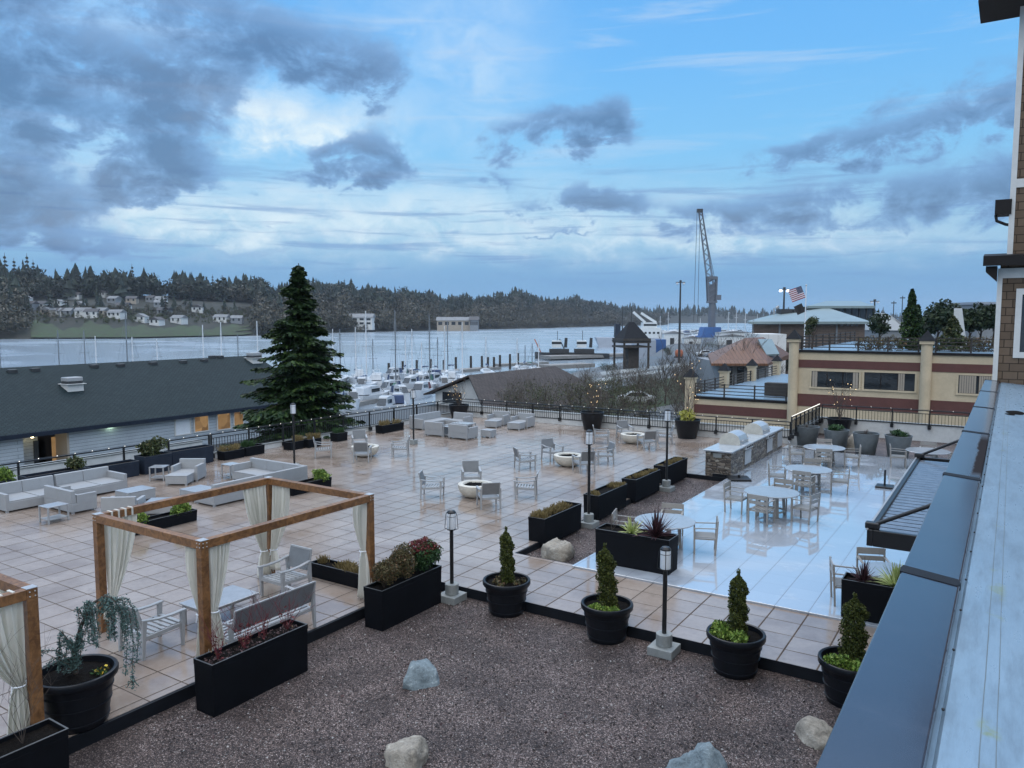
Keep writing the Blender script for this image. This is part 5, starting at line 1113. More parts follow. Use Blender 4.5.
# hillside houses
def on_bank(px, py):
    best = min((abs(proj_y(west.at(px, k/200))-py), k) for k in range(2, 190)); return west.at(px, best[1]/200)
def proj_y(p):
    f0 = p.x*FW[0]+p.y*FW[1]; u = p.z-CAMH; f = f0*math.cos(PITCH)-u*math.sin(PITCH); v = f0*math.sin(PITCH)+u*math.cos(PITCH); return CY-F_PX*v/f
def house(label, px, py, w, wall_, roof_, d=8, h=5, gable=True):
    p = on_bank(px, py); t = thing('hillside_house', label, 'house', (p.x,p.y,p.z), YAW*.9+random.uniform(-.3,.3), 'houses on the hillside across the water')
    M().box(-w/2,w/2,-d/2,d/2,-3,h).build('wall', MT[wall_], t); m = M()
    m.prism_x([(-d/2-.5,h-.1),(d/2+.5,h-.1),(0,h+d*.32)],-w/2-.4,w/2+.4) if gable else m.prism_y([(-w/2-.5,h-.1),(w/2+.5,h-.1),(0,h+w*.28)],-d/2-.4,d/2+.4)
    m.build('roof', MT[roof_], t); wn = M(); k = max(2,int(w/3.2))
    for i in range(k): x = -w/2+w*(i+.5)/k
    for i in range(k): x = -w/2+w*(i+.5)/k; wd = M().box(x-.65,x+.65,-d/2-.06,-d/2-.01,1.6,3.4).build('window', MT['glass'], t)
hs = [(27,303,9,'housewhite','houseroof2',0),(31,309,12,'housegrey','houseroof',1),(43,309,11,'housewhite','houseroof',1),(49,315,10,'housetan','houseroof2',0),(61,306,7,'housewhite','houseroof2',0),(59,316,13,'housewhite','houseroof',1),(67,316,11,'housegrey','houseroof2',1),(76,299,12,'housewhite','houseroof',1),(81,309,10,'housewhite','houseroof2',0),(84,316,13,'housewhite','houseroof2',1),(93,317,12,'housewhite','houseroof',1),(106,297,8,'housewhite','houseroof',0),(103,316,11,'housetan','houseroof2',1),(117,318,14,'housewhite','houseroof2',1),(124,310,13,'housewhite','houseroof',1),(115,303,12,'housegrey','houseroof2',1),(133,303,11,'housetan','houseroof',1),(141,322,11,'housewhite','houseroof2',0),(157,325,10,'housewhite','houseroof',0),(152,302,9,'housegrey','houseroof',1),(162,303,12,'housewhite','houseroof2',1),(165,315,12,'housegrey','houseroof',1),(179,323,13,'housewhite','houseroof2',1),(198,312,11,'housewhite','houseroof',0),(222,322,15,'housewhite','houseroof2',1),(237,323,11,'housegrey','houseroof2',1),(160,307,10,'housegrey','houseroof2',1),(520,321,20,'housewhite','houseroof2',1)]
rows = {'upper':[], 'lower':[]}
for i, (px,py,w,wa,ro,g) in enumerate(sorted(hs)):
    row = 'upper' if py < 308 else ('middle' if py < 313.5 else 'lower'); rows.setdefault(row, []).append(i); k = len(rows[row])-1
    colr = {'housewhite':'white','housegrey':'grey','housetan':'tan'}[wa]
    if px == 520: lab = 'long white house low on the far shore, alone right of the conifer'
    else: lab = f'small {colr} house, {ordinal(k)} from the left in the {row} row on the hillside'
    house(lab, px, py, w*.72, wa, ro, d=6.5, h=3.6, gable=bool(g))
def block(label, px0, px1, py0, py1, D, storeys, wall_, roof_, name='waterfront_building'):
    a, b_ = far(px0, py1, D), far(px1, py1, D); w = (b_-a).length; h = far(px0, py0, D).z-a.z; t = thing(name, label, 'building', (a.x,a.y,a.z), YAW); d = 14
    M().box(0,w,0,d,-4,h).build('wall', MT[wall_], t); M().prism_x([(-1,h+.01),(d+1,h+.01),(d/2,h+3.5)],-1,w+1).build('roof', MT[roof_], t); n = max(4,int(w/6))
    for s in range(storeys):
        for i in range(n): x = w*(i+.5)/n; z = h*(s+.3)/storeys; M().box(x-w/n*.3,x+w/n*.3,-.15,-.02,z,z+h/storeys*.5).build('window', MT['glass'], t)
    return t
block('long white two-storey building on the far shore just right of the conifer', 338, 372, 317.5, 325.5, 690, 2, 'housewhite', 'houseroof2')
block('pale flat building with dark tall windows on the far shore above the marina', 437, 470, 320.5, 327, 760, 1, 'housetan', 'houseroof2')
block('small grey gabled building right of the pale waterfront building', 470, 478, 320, 327.5, 755, 1, 'housegrey', 'houseroof')

# ------------------------------------------------------------------ blue-grey building on the left
t = thing('marina_building','long blue-grey roofed building with lit windows beyond the left railing','building',(0,0,0))
ya, yb, xr, zr, xe, ze = -25, 47.5, -59.6, 2.5, -50.6, -1.05
M().prism_y([(xe,ze),(xr,zr),(xr-9,ze-.2),(xr-9,ze-.4),(xr,zr-.22),(xe,ze-.22)],ya,yb).build('roof', MT['roof_blue'], t)
M().box(xe-.02,xe+.06,ya,yb,ze-.30,ze-.02).build('gutter', MT['navy'], t)
y0, y1 = ground(22,430,-1.2).y, ground(68,425,-1.2).y
door0, door1 = 17.8*1.18, 24.3
def on_plane(px, py, X):
    d = ray(px, py); tt = X/d[0]; return d[1]*tt, CAMH+d[2]*tt
XW = -51.1
ya1 = on_plane(23,440,XW)[0]; ya2 = on_plane(69,435,XW)[0]
M().box(XW-8,XW,ya,ya1,-3.7,ze-.23).build('wall', MT['siding'], t); M().box(XW-8,XW,ya2,yb-.6,-3.7,ze-.23).build('wall', MT['siding'], t); M().box(XW-8,XW-1.6,ya1,ya2,-3.7,ze-.23).build('entry_wall', MT['siding'], t)
m = M(); m.box(XW-1.55,XW-.0,ya2-.14,ya2-.002,-3.7,ze-.24); m.box(XW-1.59,XW-1.5,ya1+.1,ya2-.15,-1.6,ze-.24); m.build('lit_entry_panel', MT['housetan'], t)
d0 = M().box(XW-1.58,XW-1.50,(ya1+ya2)/2+.2,(ya1+ya2)/2+1.3,-3.7,-1.62).build('door', MT['fascia'], t); M().box(XW-1.49,XW-1.47,(ya1+ya2)/2+1.0,(ya1+ya2)/2+1.25,-3.5,-1.8).build('door_panel', MT['lit'], d0)
m = M(); m.box(XW-1.58,XW-1.5,ya1+1.3,ya1+2.0,-3.4,-1.9); m.build('window', MT['glass'], t)
py_, pz_ = on_plane(33,436,XW-.6); M().ball((XW-.7,py_,pz_),.13,nu=10,nv=6).build('porch_lamp', MT['porch'], t)
py_, pz_ = on_plane(111,425,XW+.1); M().ball((XW+.12,py_,pz_),.16,nu=10,nv=6).build('wall_lamp', MT['greenlamp'], t)
for (a, b_, c, d, mt) in [(175,190,416,433,'frost'),(194,208,414,430,'lit'),(217,230,411,428,'lit'),(233.5,243,410,426,'lit')]:
    p, z1 = on_plane(a,c,XW); q, z0 = on_plane(b_,(d+c+14)/2 if False else d,XW); zt = on_plane(b_,c-2,XW)[1]
    w = M(); zt = min(zt, ze-.32); w.box(XW+.0,XW+.07,p-.08,q+.08,zt,zt+.08); w.box(XW+.0,XW+.07,p-.08,q+.08,z0-.08,z0); w.box(XW+.0,XW+.07,p-.08,p,z0,zt); w.box(XW+.0,XW+.07,q,q+.08,z0,zt)
    wf = w.build('window', MT['trim'], t); M().box(XW+.005,XW+.03,p,q,z0,zt).build('pane', MT[mt], wf)
def roof_vent(label, px, py):
    # where the sight line meets the roof slope
    sl = (zr-ze)/(xr-xe); d = ray(px,py); k = (ze-CAMH-sl*xe)/(d[2]-sl*d[0]) if True else 0
    p = Vector((d[0]*k, d[1]*k, CAMH+d[2]*k)); v = thing('roof_vent', label, 'roof vent', p, 0, 'vents on the blue-grey roof')
    M().hexa([(-.75,-.95,-.5),(.95,-.95,-.9),(.95,.95,-.9),(-.75,.95,-.5),(-.75,-.95,.55),(.85,-.95,.5),(.85,.95,.5),(-.75,.95,.55)]).scale(.58).build('box', MT['trim'], v)
    M().box(-.7,.8,-.9,.9,.551,.85).scale(.58).build('louvre', MT['darksteel'], v); M().box(-.7,.85,-.95,.95,.86,1.35).scale(.58).build('cowl', MT['alu'], v, bevel=.05)
    M().box(-1.0,1.2,-1.15,1.15,.50,.56).scale(.58).build('flange', MT['trim'], v); return v
roof_vent('white box vent on the near slope of the blue-grey roof', 72, 388)
roof_vent('white vent at the right end of the blue-grey roof ridge, by the conifer', 254, 361)
for i, (px,py) in enumerate([(12,372),(35,370.5),(94,367),(120.5,366),(153,364),(183,362.5),(204,361),(212,357.5),(220,357.5)]):
    d = ray(px,py); sl = (zr-ze)/(xr-xe); k = (ze-CAMH-sl*xe)/(d[2]-sl*d[0]); p = Vector((d[0]*k,d[1]*k,CAMH+d[2]*k)); v = thing('ridge_vent', f'small dark vent near the blue-grey ridge, {ordinal(i)} from the left', 'roof vent', p, 0, 'small dark ridge vents')
    M().box(-.2,.22,-.28,.28,-.15,.18).build('hood', MT['darksteel'], v, bevel=.04)

# ------------------------------------------------------------------ big conifer by the railing
def big_conifer(label, base, h, w):
    t = thing('conifer_tree', label, 'tree', base); m = M(); br = M(); rr = random.Random(5)
    br.tube([(0,0,0),(.05,0,h*.5),(0,.03,h)], .26, .02, n=9)
    z = .10*h
    while z < h*.985:
        f = z/h; nb = 7 if f < .8 else 5
        for i in range(nb):
            a = rr.uniform(0,6.28); L = (w*1.10*(1-f)**1.0+.06)*rr.uniform(.5,1.18); d = Vector((math.cos(a),math.sin(a),0)); c = Vector((-d.y,d.x,0)); pts = []
            rise = .45 if f > .85 else rr.uniform(-.05,.22)
            for k in range(6): s = k/5; pts.append(Vector((0,0,z))+d*L*s+Vector((0,0,L*(rise*s-.38*s*s+.10*s**3*2))))
            br.tube(pts, .035*(1-f)+.012, .006, n=4, cap=False)
            n = int(70+300*L/w); s = rng.uniform(.08,1,n)**.75; idx = np.clip((s*5).astype(int),0,4); fr = s*5-idx; A = np.array([tuple(p) for p in pts]); P = A[idx]*(1-fr)[:,None]+A[idx+1]*fr[:,None]
            side = rng.normal(0,1,n); wid = L*.20*np.sin(np.pi*np.clip(s,0,1)**.8)*.9+.05; P = P+np.array(c)*(side*wid)[:,None]; P[:,2] -= np.abs(side)*wid*.28+rng.uniform(0,.10,n)
            U = np.array(d)*1.0+np.array(c)*np.sign(side)[:,None]*.7+rng.normal(0,.25,(n,3)); U[:,2] -= .35; U /= np.linalg.norm(U,axis=1)[:,None]; V = np.cross(U, rng.normal(0,.35,(n,3))+np.array((0,0,1))); V /= np.linalg.norm(V,axis=1)[:,None]; sz = rng.uniform(.09,.20,n)[:,None]
            m.quads(P, U*sz, V*sz*.30)
        z += h*(.013+.010*(1-f))*rr.uniform(.6,1.4)
    m.build('crown', MT['conifer'], t); br.build('trunk', MT['bark'], t); return t
cb = far(303, 470, 41); big_conifer('tall dark conifer beyond the left railing, its top above the skyline', (cb.x,cb.y,ZL), far(303,263,41).z-ZL, 4.9)

# ------------------------------------------------------------------ cream building with red bands
t = thing('cream_building','cream building with dark red bands and round capped columns beyond the back railing','building',(0,58,0))
xa, xb = -13.15, 14
def band(m, x0, x1, z0, z1, y=-.0): m.box(x0, x1, -.04, y, z0, z1)
m = M(); m.box(xa,xb,0,26,ZL,3.55); m.build('wall', MT['stucco'], t)
m = M(); 
for z0, z1 in ((2.44,3.01),(-.35,.54),(-3.4,-2.5)): band(m, xa+.3, xb, z0, z1, -.002)
m.build('red_band', MT['red'], t)
M().box(xa-.1,xb,-.12,26.1,3.55,3.70).build('roof_edge', MT['fascia'], t)
M().box(xa+.2,xb,.3,25.8,3.701,3.72).build('roof_deck', MT['membrane'], t)
def bwin(x0, x1, z0, z1, curt=None):
    w = M(); w.box(x0-.12,x1+.12,-.05,-.003,z1,z1+.1); w.box(x0-.12,x1+.12,-.09,-.003,z0-.12,z0); w.box(x0-.12,x0,-.05,-.003,z0,z1); w.box(x1,x1+.12,-.05,-.003,z0,z1); f = w.build('window', MT['stucco'], t)
    M().box(x0,x1,-.02,-.001,z0,z1).build('pane', MT['glass'], f); s = M(); k = (x1-x0)/3
    for i in (1,2): s.box(x0+k*i-.03,x0+k*i+.03,-.035,-.021,z0,z1)
    s.build('mullion', MT['fascia'], f)
    if curt:
        for a, b_ in curt:
            c = M(); n = int((b_-a)/.12)
            for i in range(n): x = a+(b_-a)*i/n; c.box(x+.01,x+(b_-a)/n-.01,-.03-.006*(i%2),-.0205,z0+.02,z1-.02)
            c.build('curtain', MT['housetan'], f)
bwin(-11.9,-8.75,1.08,2.22,[(-11.85,-11.5),(-9.15,-8.8)]); bwin(-8.42,-5.28,1.08,2.26,[(-6.3,-5.9)]); bwin(-2.75,.6,1.10,2.28,[(-2.7,-1.75),(-1.6,.5)])
for x in (-13.15,-4.65):
    c = M().lathe([(.34,ZL),(.34,4.25),(.30,4.26)],26,(x,-.12,0)).build('column', MT['stucco'], t, smooth=False)
    M().box(x-.42,x+.42,-.54,.30,4.26,4.50).build('capital', MT['stucco'], c, bevel=.03)
    p = M(); p.add([(x-.5,-.62,4.501),(x+.5,-.62,4.501),(x+.5,.38,4.501),(x-.5,.38,4.501),(x,-.12,5.2)],[(3,2,1,0),(0,1,4),(1,2,4),(2,3,4),(3,0,4)]); p.build('column_cap', MT['capdark'], c)
def deck_rail(label, p, q, z0, h=.95, posts=6, bars=4):
    p, q = Vector(p), Vector(q); L = (q-p).length; d = (q-p)/L; r = thing('deck_railing', label, 'railing', (p.x,p.y,z0), math.atan2(d.y,d.x)); m = M()
    for i in range(bars): z = h*(i+1)/bars; m.box(0,L,-.025,.025,z-.06,z)
    m.build('rails', MT['timber'], r)
    for i in range(posts): x = .05+(L-.1)*i/(posts-1); M().box(x-.05,x+.05,-.05,.05,0,h+.03).build('post', MT['timber'], r)
    return r
deck_rail('dark slatted railing along the roof deck of the cream building, left of the second column',(-12.7,58.1),(-5.1,58.1),3.72,posts=5); deck_rail('dark slatted railing along the cream roof deck, right of the second column',(-4.2,58.1),(6,58.1),3.72,posts=6)
deck_rail('dark railing along the left side of the cream roof deck, receding',(-12.9,59),(-12.9,82),3.72,posts=10)
t2 = thing('cream_annex','lower cream wing with a dark red band and a flat deck left of the column','building',(-21,58,0))
M().box(0,7.5,0,28,ZL,-.25).build('wall', MT['stucco'], t2); M().box(.25,7.45,-.04,-.002,-1.38,-.70).build('red_band', MT['red'], t2); M().box(-.1,7.5,-.1,28,-.25,-.08).build('deck_edge', MT['fascia'], t2); M().box(.1,7.4,.2,27.9,-.079,-.05).build('deck_surface', MT['membrane'], t2)
deck_rail('dark slatted railing at the front of the low cream wing',(-20.6,58.1),(-13.6,58.1),-.07,1.0,posts=4); deck_rail('dark slatted railing down the far left side of the low cream wing',(-20.85,58.5),(-20.85,85),-.07,1.0,posts=11)
for i, y in enumerate((58.05,66.5,75.0,84.5)):
    p = thing('cream_pillar', ['nearest','second','third','farthest'][i]+' capped cream pillar along the left side of the low wing', 'pillar', (-20.9,y,0), 0, 'capped cream pillars'); M().box(-.34,.34,-.34,.34,-3 if i == 0 else -.08,1.25).build('shaft', MT['stucco'], p); M().box(-.42,.42,-.42,.42,1.251,1.42).build('capital', MT['stucco'], p)
    q = M(); q.add([(-.5,-.5,1.421),(.5,-.5,1.421),(.5,.5,1.421),(-.5,.5,1.421),(0,0,2.1)],[(3,2,1,0),(0,1,4),(1,2,4),(2,3,4),(3,0,4)]); q.build('cap', MT['capdark'], p)
M().box(-16,-13.6,61,62,-.05,.95).build('dark_planter', MT['timber']); tag(bpy.data.objects['dark_planter'],'dark slatted planter box on the low cream wing beside the column','planter')
# things on the cream roof deck
def crown_tree(name, label, base, h, r, mat, n, size, group=None, trunk=.35, shape='ball', cat='tree', seed=0, blobs=7):
    t = thing(name, label, cat, base, 0, group); m = M(); rr = random.Random(seed+int(h*10))
    if shape == 'cone':
        z = rng.uniform(0,1,n); R_ = r*(1-z)**.7*(1+.15*np.sin(z*23)); a = rng.uniform(0,6.28,n); R_ = R_*(1+.18*np.sin(a*3+z*9))*rng.uniform(.6,1,n); P = np.stack([R_*np.cos(a),R_*np.sin(a),h*(trunk*.4+(1-trunk*.4)*z)],1); leaves(m, P, size, .5, .5)
    else:
        for i in range(blobs):
            a = rr.uniform(0,6.28); q = r*rr.uniform(.1,.62) if i else 0; c = (q*math.cos(a), q*math.sin(a), h*trunk+(h*(1-trunk))*rr.uniform(.3,.75)); b_ = r*rr.uniform(.42,.62); leaves(m, ball_pts(n//blobs, c, (b_,b_,min(b_*.9,h*.3)), .4), size, .55)
    m.build('crown', MT[mat], t); tw = M(); tw.tube([(0,0,0),(.03*h,0,h*.35),(0,.02*h,h*.75)], h*.03, h*.008, n=6)
    for i in range(5): a = rr.uniform(0,6.28); tw.tube([(0.02*h,0,h*(.25+.07*i)),(r*.5*math.cos(a),r*.5*math.sin(a),h*(.5+.07*i))],h*.012,h*.004,n=4)
    tw.build('trunk', MT['bark'], t); return t
D1 = 'trees on the cream roof deck'
def rd(px, y): d = ray(px, 345); k = y/d[1]; return (d[0]*k, d[1]*k, 3.7)
crown_tree('deck_conifer','tall pointed conifer in front, on the cream roof deck',rd(910,61.5),4.3,.78,'conifer',2600,.10,D1,.1,'cone')
crown_tree('deck_conifer','slightly shorter pointed conifer joined to the tall one on the roof deck',rd(916.5,62.5),3.2,.62,'conifer',1800,.10,D1,.1,'cone')
for i,(px,y,h,r) in enumerate([(936,66,3.3,1.5),(946,69,3.7,1.6),(928,70,2.6,1.2),(968,68,3.0,1.2),(979,71,3.4,1.4),(992,69,3.6,1.5)]):
    crown_tree('deck_pine',['leftmost rounded clipped pine behind the cream column','rounded pine left of the white slab','small low pine behind the cream column','rounded pine just right of the white slab','second rounded pine right of the white slab','rightmost rounded pine by the shingled wall'][i],rd(px,y),h,r,'pine',1500,.12,D1,.3,seed=i,blobs=6)
crown_tree('deck_shrub','bright green conical shrub before the white slab on the roof deck',rd(952,60.5),2.4,1.0,'midgreen',1500,.09,D1,.1,'cone')
crown_tree('deck_shrub','thin-leaved small tree in a dark pot behind the left column',rd(812,60.2),2.6,.7,'midgreen',500,.07,D1,.3,seed=9,blobs=5)
crown_tree('deck_shrub','dark leafy small tree left of the tall deck conifers',rd(878,64),3.0,1.1,'pine',700,.10,D1,.3,seed=12,blobs=5)
v = thing('white_slab','tall white slab standing among the roof deck pines','monument',rd(958.5,64)); M().hexa([(-.38,-.15,0),(.55,-.15,0),(.55,.25,0),(-.38,.25,0),(-.38,-.15,3.0),(.1,-.15,3.0),(.1,.25,3.0),(-.38,.25,3.0)]).build('slab', MT['trim'], v)
for i, px in enumerate((870,890,925,966,984)):
    t = plant('deck_bush', ['grey-brown','grey-brown','green','grey-brown','dry'][i]+' low bush behind the cream deck railing, '+ordinal(i)+' from the left', rd(px,59.6+i*.4), 'low bushes behind the deck railing'); m = M(); leaves(m, ball_pts(900,(0,0,.5),(1.1,.6,.55),.2),.05); m.build('foliage', MT['midgreen' if i == 2 else 'heath'], t); twig_tree(M(),(0,0,0),.9,6,1,.012,1,seed=90+i).build('stems',MT['twig'],t)
# ------------------------------------------------------------------ marina
def hullmesh(L, B, H_, bow=.45, z0=-.25):
    m = M(); K = 9; st = []
    for k in range(K+1):
        s = k/K; w = B/2*(1 if s < .5 else max(.03, 1-((s-.5)/.5)**2.0)); sh = H_*(1+.30*s*s); x = -L/2+L*s
        st.append([(x-(.25*(1-s)), -w*.7, z0),(x, -w, sh),(x, w, sh),(x-(.25*(1-s)), w*.7, z0)])
    for a in st: m.v += a
    for k in range(K):
        o = 4*k; m.f += [(o,o+4,o+5,o+1),(o+1,o+5,o+6,o+2),(o+2,o+6,o+7,o+3),(o+3,o+7,o+4,o)]
    m.f += [(0,1,2,3),(4*K+3,4*K+2,4*K+1,4*K)]; return m
def sailboat(label, p, rz, L, mast, group, cover='boatblue', bare=False):
    t = thing('sailboat', label, 'sailboat', p, rz, group); B = L*.3
    hullmesh(L,B,.9).build('hull', MT['boat'], t); M().hexa([(-L*.2,-B*.28,.9),(L*.2,-B*.2,1.0),(L*.2,B*.2,1.0),(-L*.2,B*.28,.9),(-L*.2,-B*.24,1.45),(L*.14,-B*.15,1.4),(L*.14,B*.15,1.4),(-L*.2,B*.24,1.45)]).build('cabin', MT['boat'], t)
    M().tube([(L*.08,0,1.0),(L*.08,0,mast)],.125,.085,n=6).build('mast', MT[random.choice(('spar','spar','darkspar'))], t); M().tube([(L*.08,0,2.2),(-L*.36,0,2.1)],.07,n=6).build('boom', MT['spar'], t)
    M().tube([(L*.06,0,2.35),(-L*.12,0,2.36),(-L*.35,0,2.22)],.17,.09,n=7).build('sail_cover', MT[cover], t)
    r = M()
    for q in ((L*.48,0,1.2),(-L*.48,0,1.1),(L*.06,B*.48,1),(L*.06,-B*.48,1)): r.tube([(L*.08,0,mast*.97),q],.018,n=3)
    r.bar((L*.08,-B*.35,mast*.55),(L*.08,B*.35,mast*.55),.06); r.build('rigging', MT['darkspar'], t); return t
def motorboat(label, p, rz, L, group, canvas='boatblue'):
    t = thing('motor_yacht', label, 'motorboat', p, rz, group); B = L*.34
    hullmesh(L,B,1.2).build('hull', MT['boat'], t)
    M().hexa([(-L*.28,-B*.38,1.2),(L*.22,-B*.30,1.35),(L*.22,B*.30,1.35),(-L*.28,B*.38,1.2),(-L*.25,-B*.34,2.35),(L*.06,-B*.26,2.35),(L*.06,B*.26,2.35),(-L*.25,B*.34,2.35)]).build('cabin', MT['boat'], t)
    M().hexa([(L*.068,-B*.25,2.28),(L*.205,-B*.285,1.5),(L*.205,B*.285,1.5),(L*.068,B*.25,2.28),(L*.078,-B*.25,2.30),(L*.225,-B*.285,1.52),(L*.225,B*.285,1.52),(L*.078,B*.25,2.30)]).build('windscreen', MT['glass'], t)
    for s in (-1,1): M().bar((-L*.2,s*B*.375,1.85),(L*.06,s*B*.325,1.9),.03,.5).build('side_window', MT['glass'], t)
    M().hexa([(-L*.26,-B*.36,2.36),(L*.04,-B*.28,2.36),(L*.04,B*.28,2.36),(-L*.26,B*.36,2.36),(-L*.25,-B*.36,2.5),(L*.02,-B*.28,2.5),(L*.02,B*.28,2.5),(-L*.25,B*.36,2.5)]).build('roof', MT['boat'], t)
    M().hexa([(-L*.46,-B*.40,1.35),(-L*.26,-B*.40,1.35),(-L*.26,B*.40,1.35),(-L*.46,B*.40,1.35),(-L*.42,-B*.34,2.3),(-L*.265,-B*.36,2.34),(-L*.265,B*.36,2.34),(-L*.42,B*.34,2.3)]).build('cockpit_canvas', MT[canvas], t)
    r = M(); r.tube([(-L*.18,-.5,2.5),(-L*.2,-.5,3.2),(-L*.2,.5,3.2),(-L*.18,.5,2.5)],.03,n=4); r.tube([(-L*.2,0,3.2),(-L*.2,0,4.6)],.02,n=4); r.build('radar_arch', MT['spar'], t); return t
# masts seen above the roof on the left, then those right of the conifer
masts = [(2.5,341,150),(61,330,150),(87,330,155),(98,336,150),(129,311,140),(134.5,337,150),(159,339,160),(205,325,150),(223,322,150),(239.5,334,155),(259,321,160)]
for i, (px, py, D) in enumerate(masts):
    b_ = far(px, 400, D); top = far(px, py, D).z-ZW; rz = YAW+random.choice((R(90),R(-90),R(75)))+random.uniform(-.2,.2); L = 10
    o = Vector((math.cos(rz),math.sin(rz),0))*L*.08; sailboat(f'moored sailboat hidden but for its mast behind the blue-grey roof, {ordinal(i)} from the left', (b_.x-o.x,b_.y-o.y,ZW), rz, L, top, 'sailboats behind the blue-grey building')
masts = [(334,329,165),(341,329,150),(356.5,327,150),(367,311,135),(373.5,339,150),(396,310,120),(406,336,165),(412.5,329,150),(422,342,160),(430,315,135),(438,337,160),(445,326,150),(448,321,165),(462.5,322,150),(486,337,170),(517,338,180),(525,345,180),(532,343,175),(538.5,340,175)]
for i, (px, py, D) in enumerate(masts):
    b_ = far(px, 400, D); top = far(px, py, D).z-ZW; rz = YAW+random.choice((R(90),R(-90)))+random.uniform(-.35,.35); L = random.uniform(8,11)
    o = Vector((math.cos(rz),math.sin(rz),0))*L*.08; cv = random.choice(('boatblue','boatblue','boat','boatgreen'))
    sailboat(f'moored sailboat in the marina right of the conifer, {ordinal(i)} mast from the left', (b_.x-o.x,b_.y-o.y,ZW), rz, L, top, 'sailboats in the marina', cv)
mb = [(345,399,11,'boatblue'),(362,392,10,'boat'),(374,402,11,'boat'),(388,396,9,'boatblue'),(352,408,10,'boatblue'),(378,386,11,'boat'),(396,388,8,'boatblue'),(402,402,9,'boatblue'),(420,398,11,'boatred'),(409,391,9,'boatblue'),(422,388,9,'boatgreen'),(436,386,9,'boatblue'),(444,391,8,'boat'),(360,382,9,'boat'),(392,380,9,'boatblue'),(412,381,8,'boatgreen'),(432,381,9,'boatblue'),(398,411,9,'boatblue'),(384,416,9,'boat'),(452,384,8,'boat')]
order = sorted(range(len(mb)), key=lambda i: mb[i][0])
for r_, i in enumerate(order):
    px, py, L, cv = mb[i]; p = ground(px, py, ZW); nm = {'boatblue':'blue','boat':'white','boatred':'dark red','boatgreen':'green'}[cv]
    motorboat(f'white motorboat with {nm} cockpit cover in the crowded marina, {ordinal(r_)} from the left', p, YAW+random.choice((R(-90),R(90)))+random.uniform(-.6,.6), L*.66, 'motorboats in the marina', cv)
def dock(label, a, b_, w, z=-5.9, name='floating_dock'):
    a, b_ = Vector(a), Vector(b_); L = (b_-a).length; d = (b_-a)/L; t = thing(name, label, 'dock', (a.x,a.y,z), math.atan2(d.y,d.x)); M().box(0,L,-w/2,w/2,-.9,0).build('deck', MT['dock'], t); return t
g = lambda px,py,z=-5.9: ground(px,py,z)
dock('dark floating breakwater dock across the marina entrance', g(398,374), g(496,366.5), 3.5)
dock('pale dock continuing right from the dark breakwater', g(497,364), g(546,361.5), 2.5)
dock('dock finger between the nearer rows of boats', g(345,404), g(440,384), 2)
dock('short pale pier with railing left of the lookout tower', g(543,365,-4.6), g(588,363,-4.6), 5, -4.6, 'pier')
for i, (px, py) in enumerate([(389,364),(403,362),(417,361),(431,360),(444,361),(456,358),(471,357),(482,357),(488,358),(494,358),(500,356),(510,355),(518,354)]):
    b_ = far(px, 385, 178+i); z = far(px, py-1, 178+i).z; t = tag(M().tube([(0,0,ZW-1),(0,0,z)],.32,.28,n=8).build('mooring_piling', MT['timber']), f'dark timber piling along the breakwater dock, {ordinal(i)} from the left', 'piling', 'pilings along the docks'); t.location = (b_.x,b_.y,0)
# white shed with shake roof
ap = ground(470.5,376.5,-.3); en = ground(566,368,-.3); Ls = en.y-ap.y; W = 10.5; rz_ = -.3-ZL; ez = rz_-2.0
t = thing('boat_shed','low white shed with a dark weathered shake roof, right of the marina boats','building',(ap.x,ap.y,ZL))
M().box(-W/2,W/2,.5,Ls,0,ez-.05).build('wall', MT['housewhite'], t)
M().prism_y([(-W/2,ez-.04),(W/2,ez-.04),(0,rz_-.15)],.5,.62).build('gable', MT['housewhite'], t)
e_ = ez-.35
def slope(x0, z0, x1, z1, y00, y10): return M().hexa([(x0,y00,z0),(x1,y10,z1),(x1,Ls+.4,z1),(x0,Ls+.4,z0),(x0,y00,z0+.18),(x1,y10,z1+.18),(x1,Ls+.4,z1+.18),(x0,Ls+.4,z0+.18)])
slope(0,rz_,W/2+3,rz_-3.4,-.4,-8.5).build('roof_slope', MT['brownroof'], t)
slope(-W/2-1,e_,-.002,rz_,-.4,-.4).build('roof_slope', MT['brownroof'], t)
for q in (-1.5,-5.5): M().box(W/2+1.5,W/2+1.75,q,q+.25,0,rz_-2.6).build('porch_post', MT['timber'], t)
M().box(-4.2,-1.6,.42,.49,.3,1.5).build('window', MT['glass'], t)

# ------------------------------------------------------------------ port across the lawn
t = thing('lookout_tower','dark timber lookout tower with a steep hipped roof at the water edge','tower'); p = far(631,367,150); t.location = (p.x,p.y,ZL); t.rotation_euler = (0,0,YAW+.25)
zb, ze_, za = far(631,341,150).z-ZL, far(631,336.5,150).z-ZL, far(631,322,150).z-ZL; w = 2.5
m = M(); m.add([(-w*1.18,-w*1.18,ze_-.9),(w*1.18,-w*1.18,ze_-.9),(w*1.18,w*1.18,ze_-.9),(-w*1.18,w*1.18,ze_-.9),(-w*.22,0,za),(w*.22,0,za)],[(3,2,1,0),(0,1,5,4),(1,2,5),(2,3,4,5),(3,0,4)]); m.build('roof', MT['capdark'], t)
for sx in (-1,1):
    for sy in (-1,1): M().box(sx*w-.16,sx*w+.16,sy*w-.16,sy*w+.16,0,ze_-.7).build('leg', MT['timber'], t)
M().box(-w-.4,w+.4,-w-.4,w+.4,zb-1.2,zb-.9).build('platform', MT['timber'], t); m = M()
for k in range(4): q = k*math.pi/2; m.bar((math.cos(q)*(w+.3)-math.sin(q)*(w+.3),math.sin(q)*(w+.3)+math.cos(q)*(w+.3),zb+.1),(math.cos(q)*(w+.3)+math.sin(q)*(w+.3),math.sin(q)*(w+.3)-math.cos(q)*(w+.3),zb+.1),.12,.9)
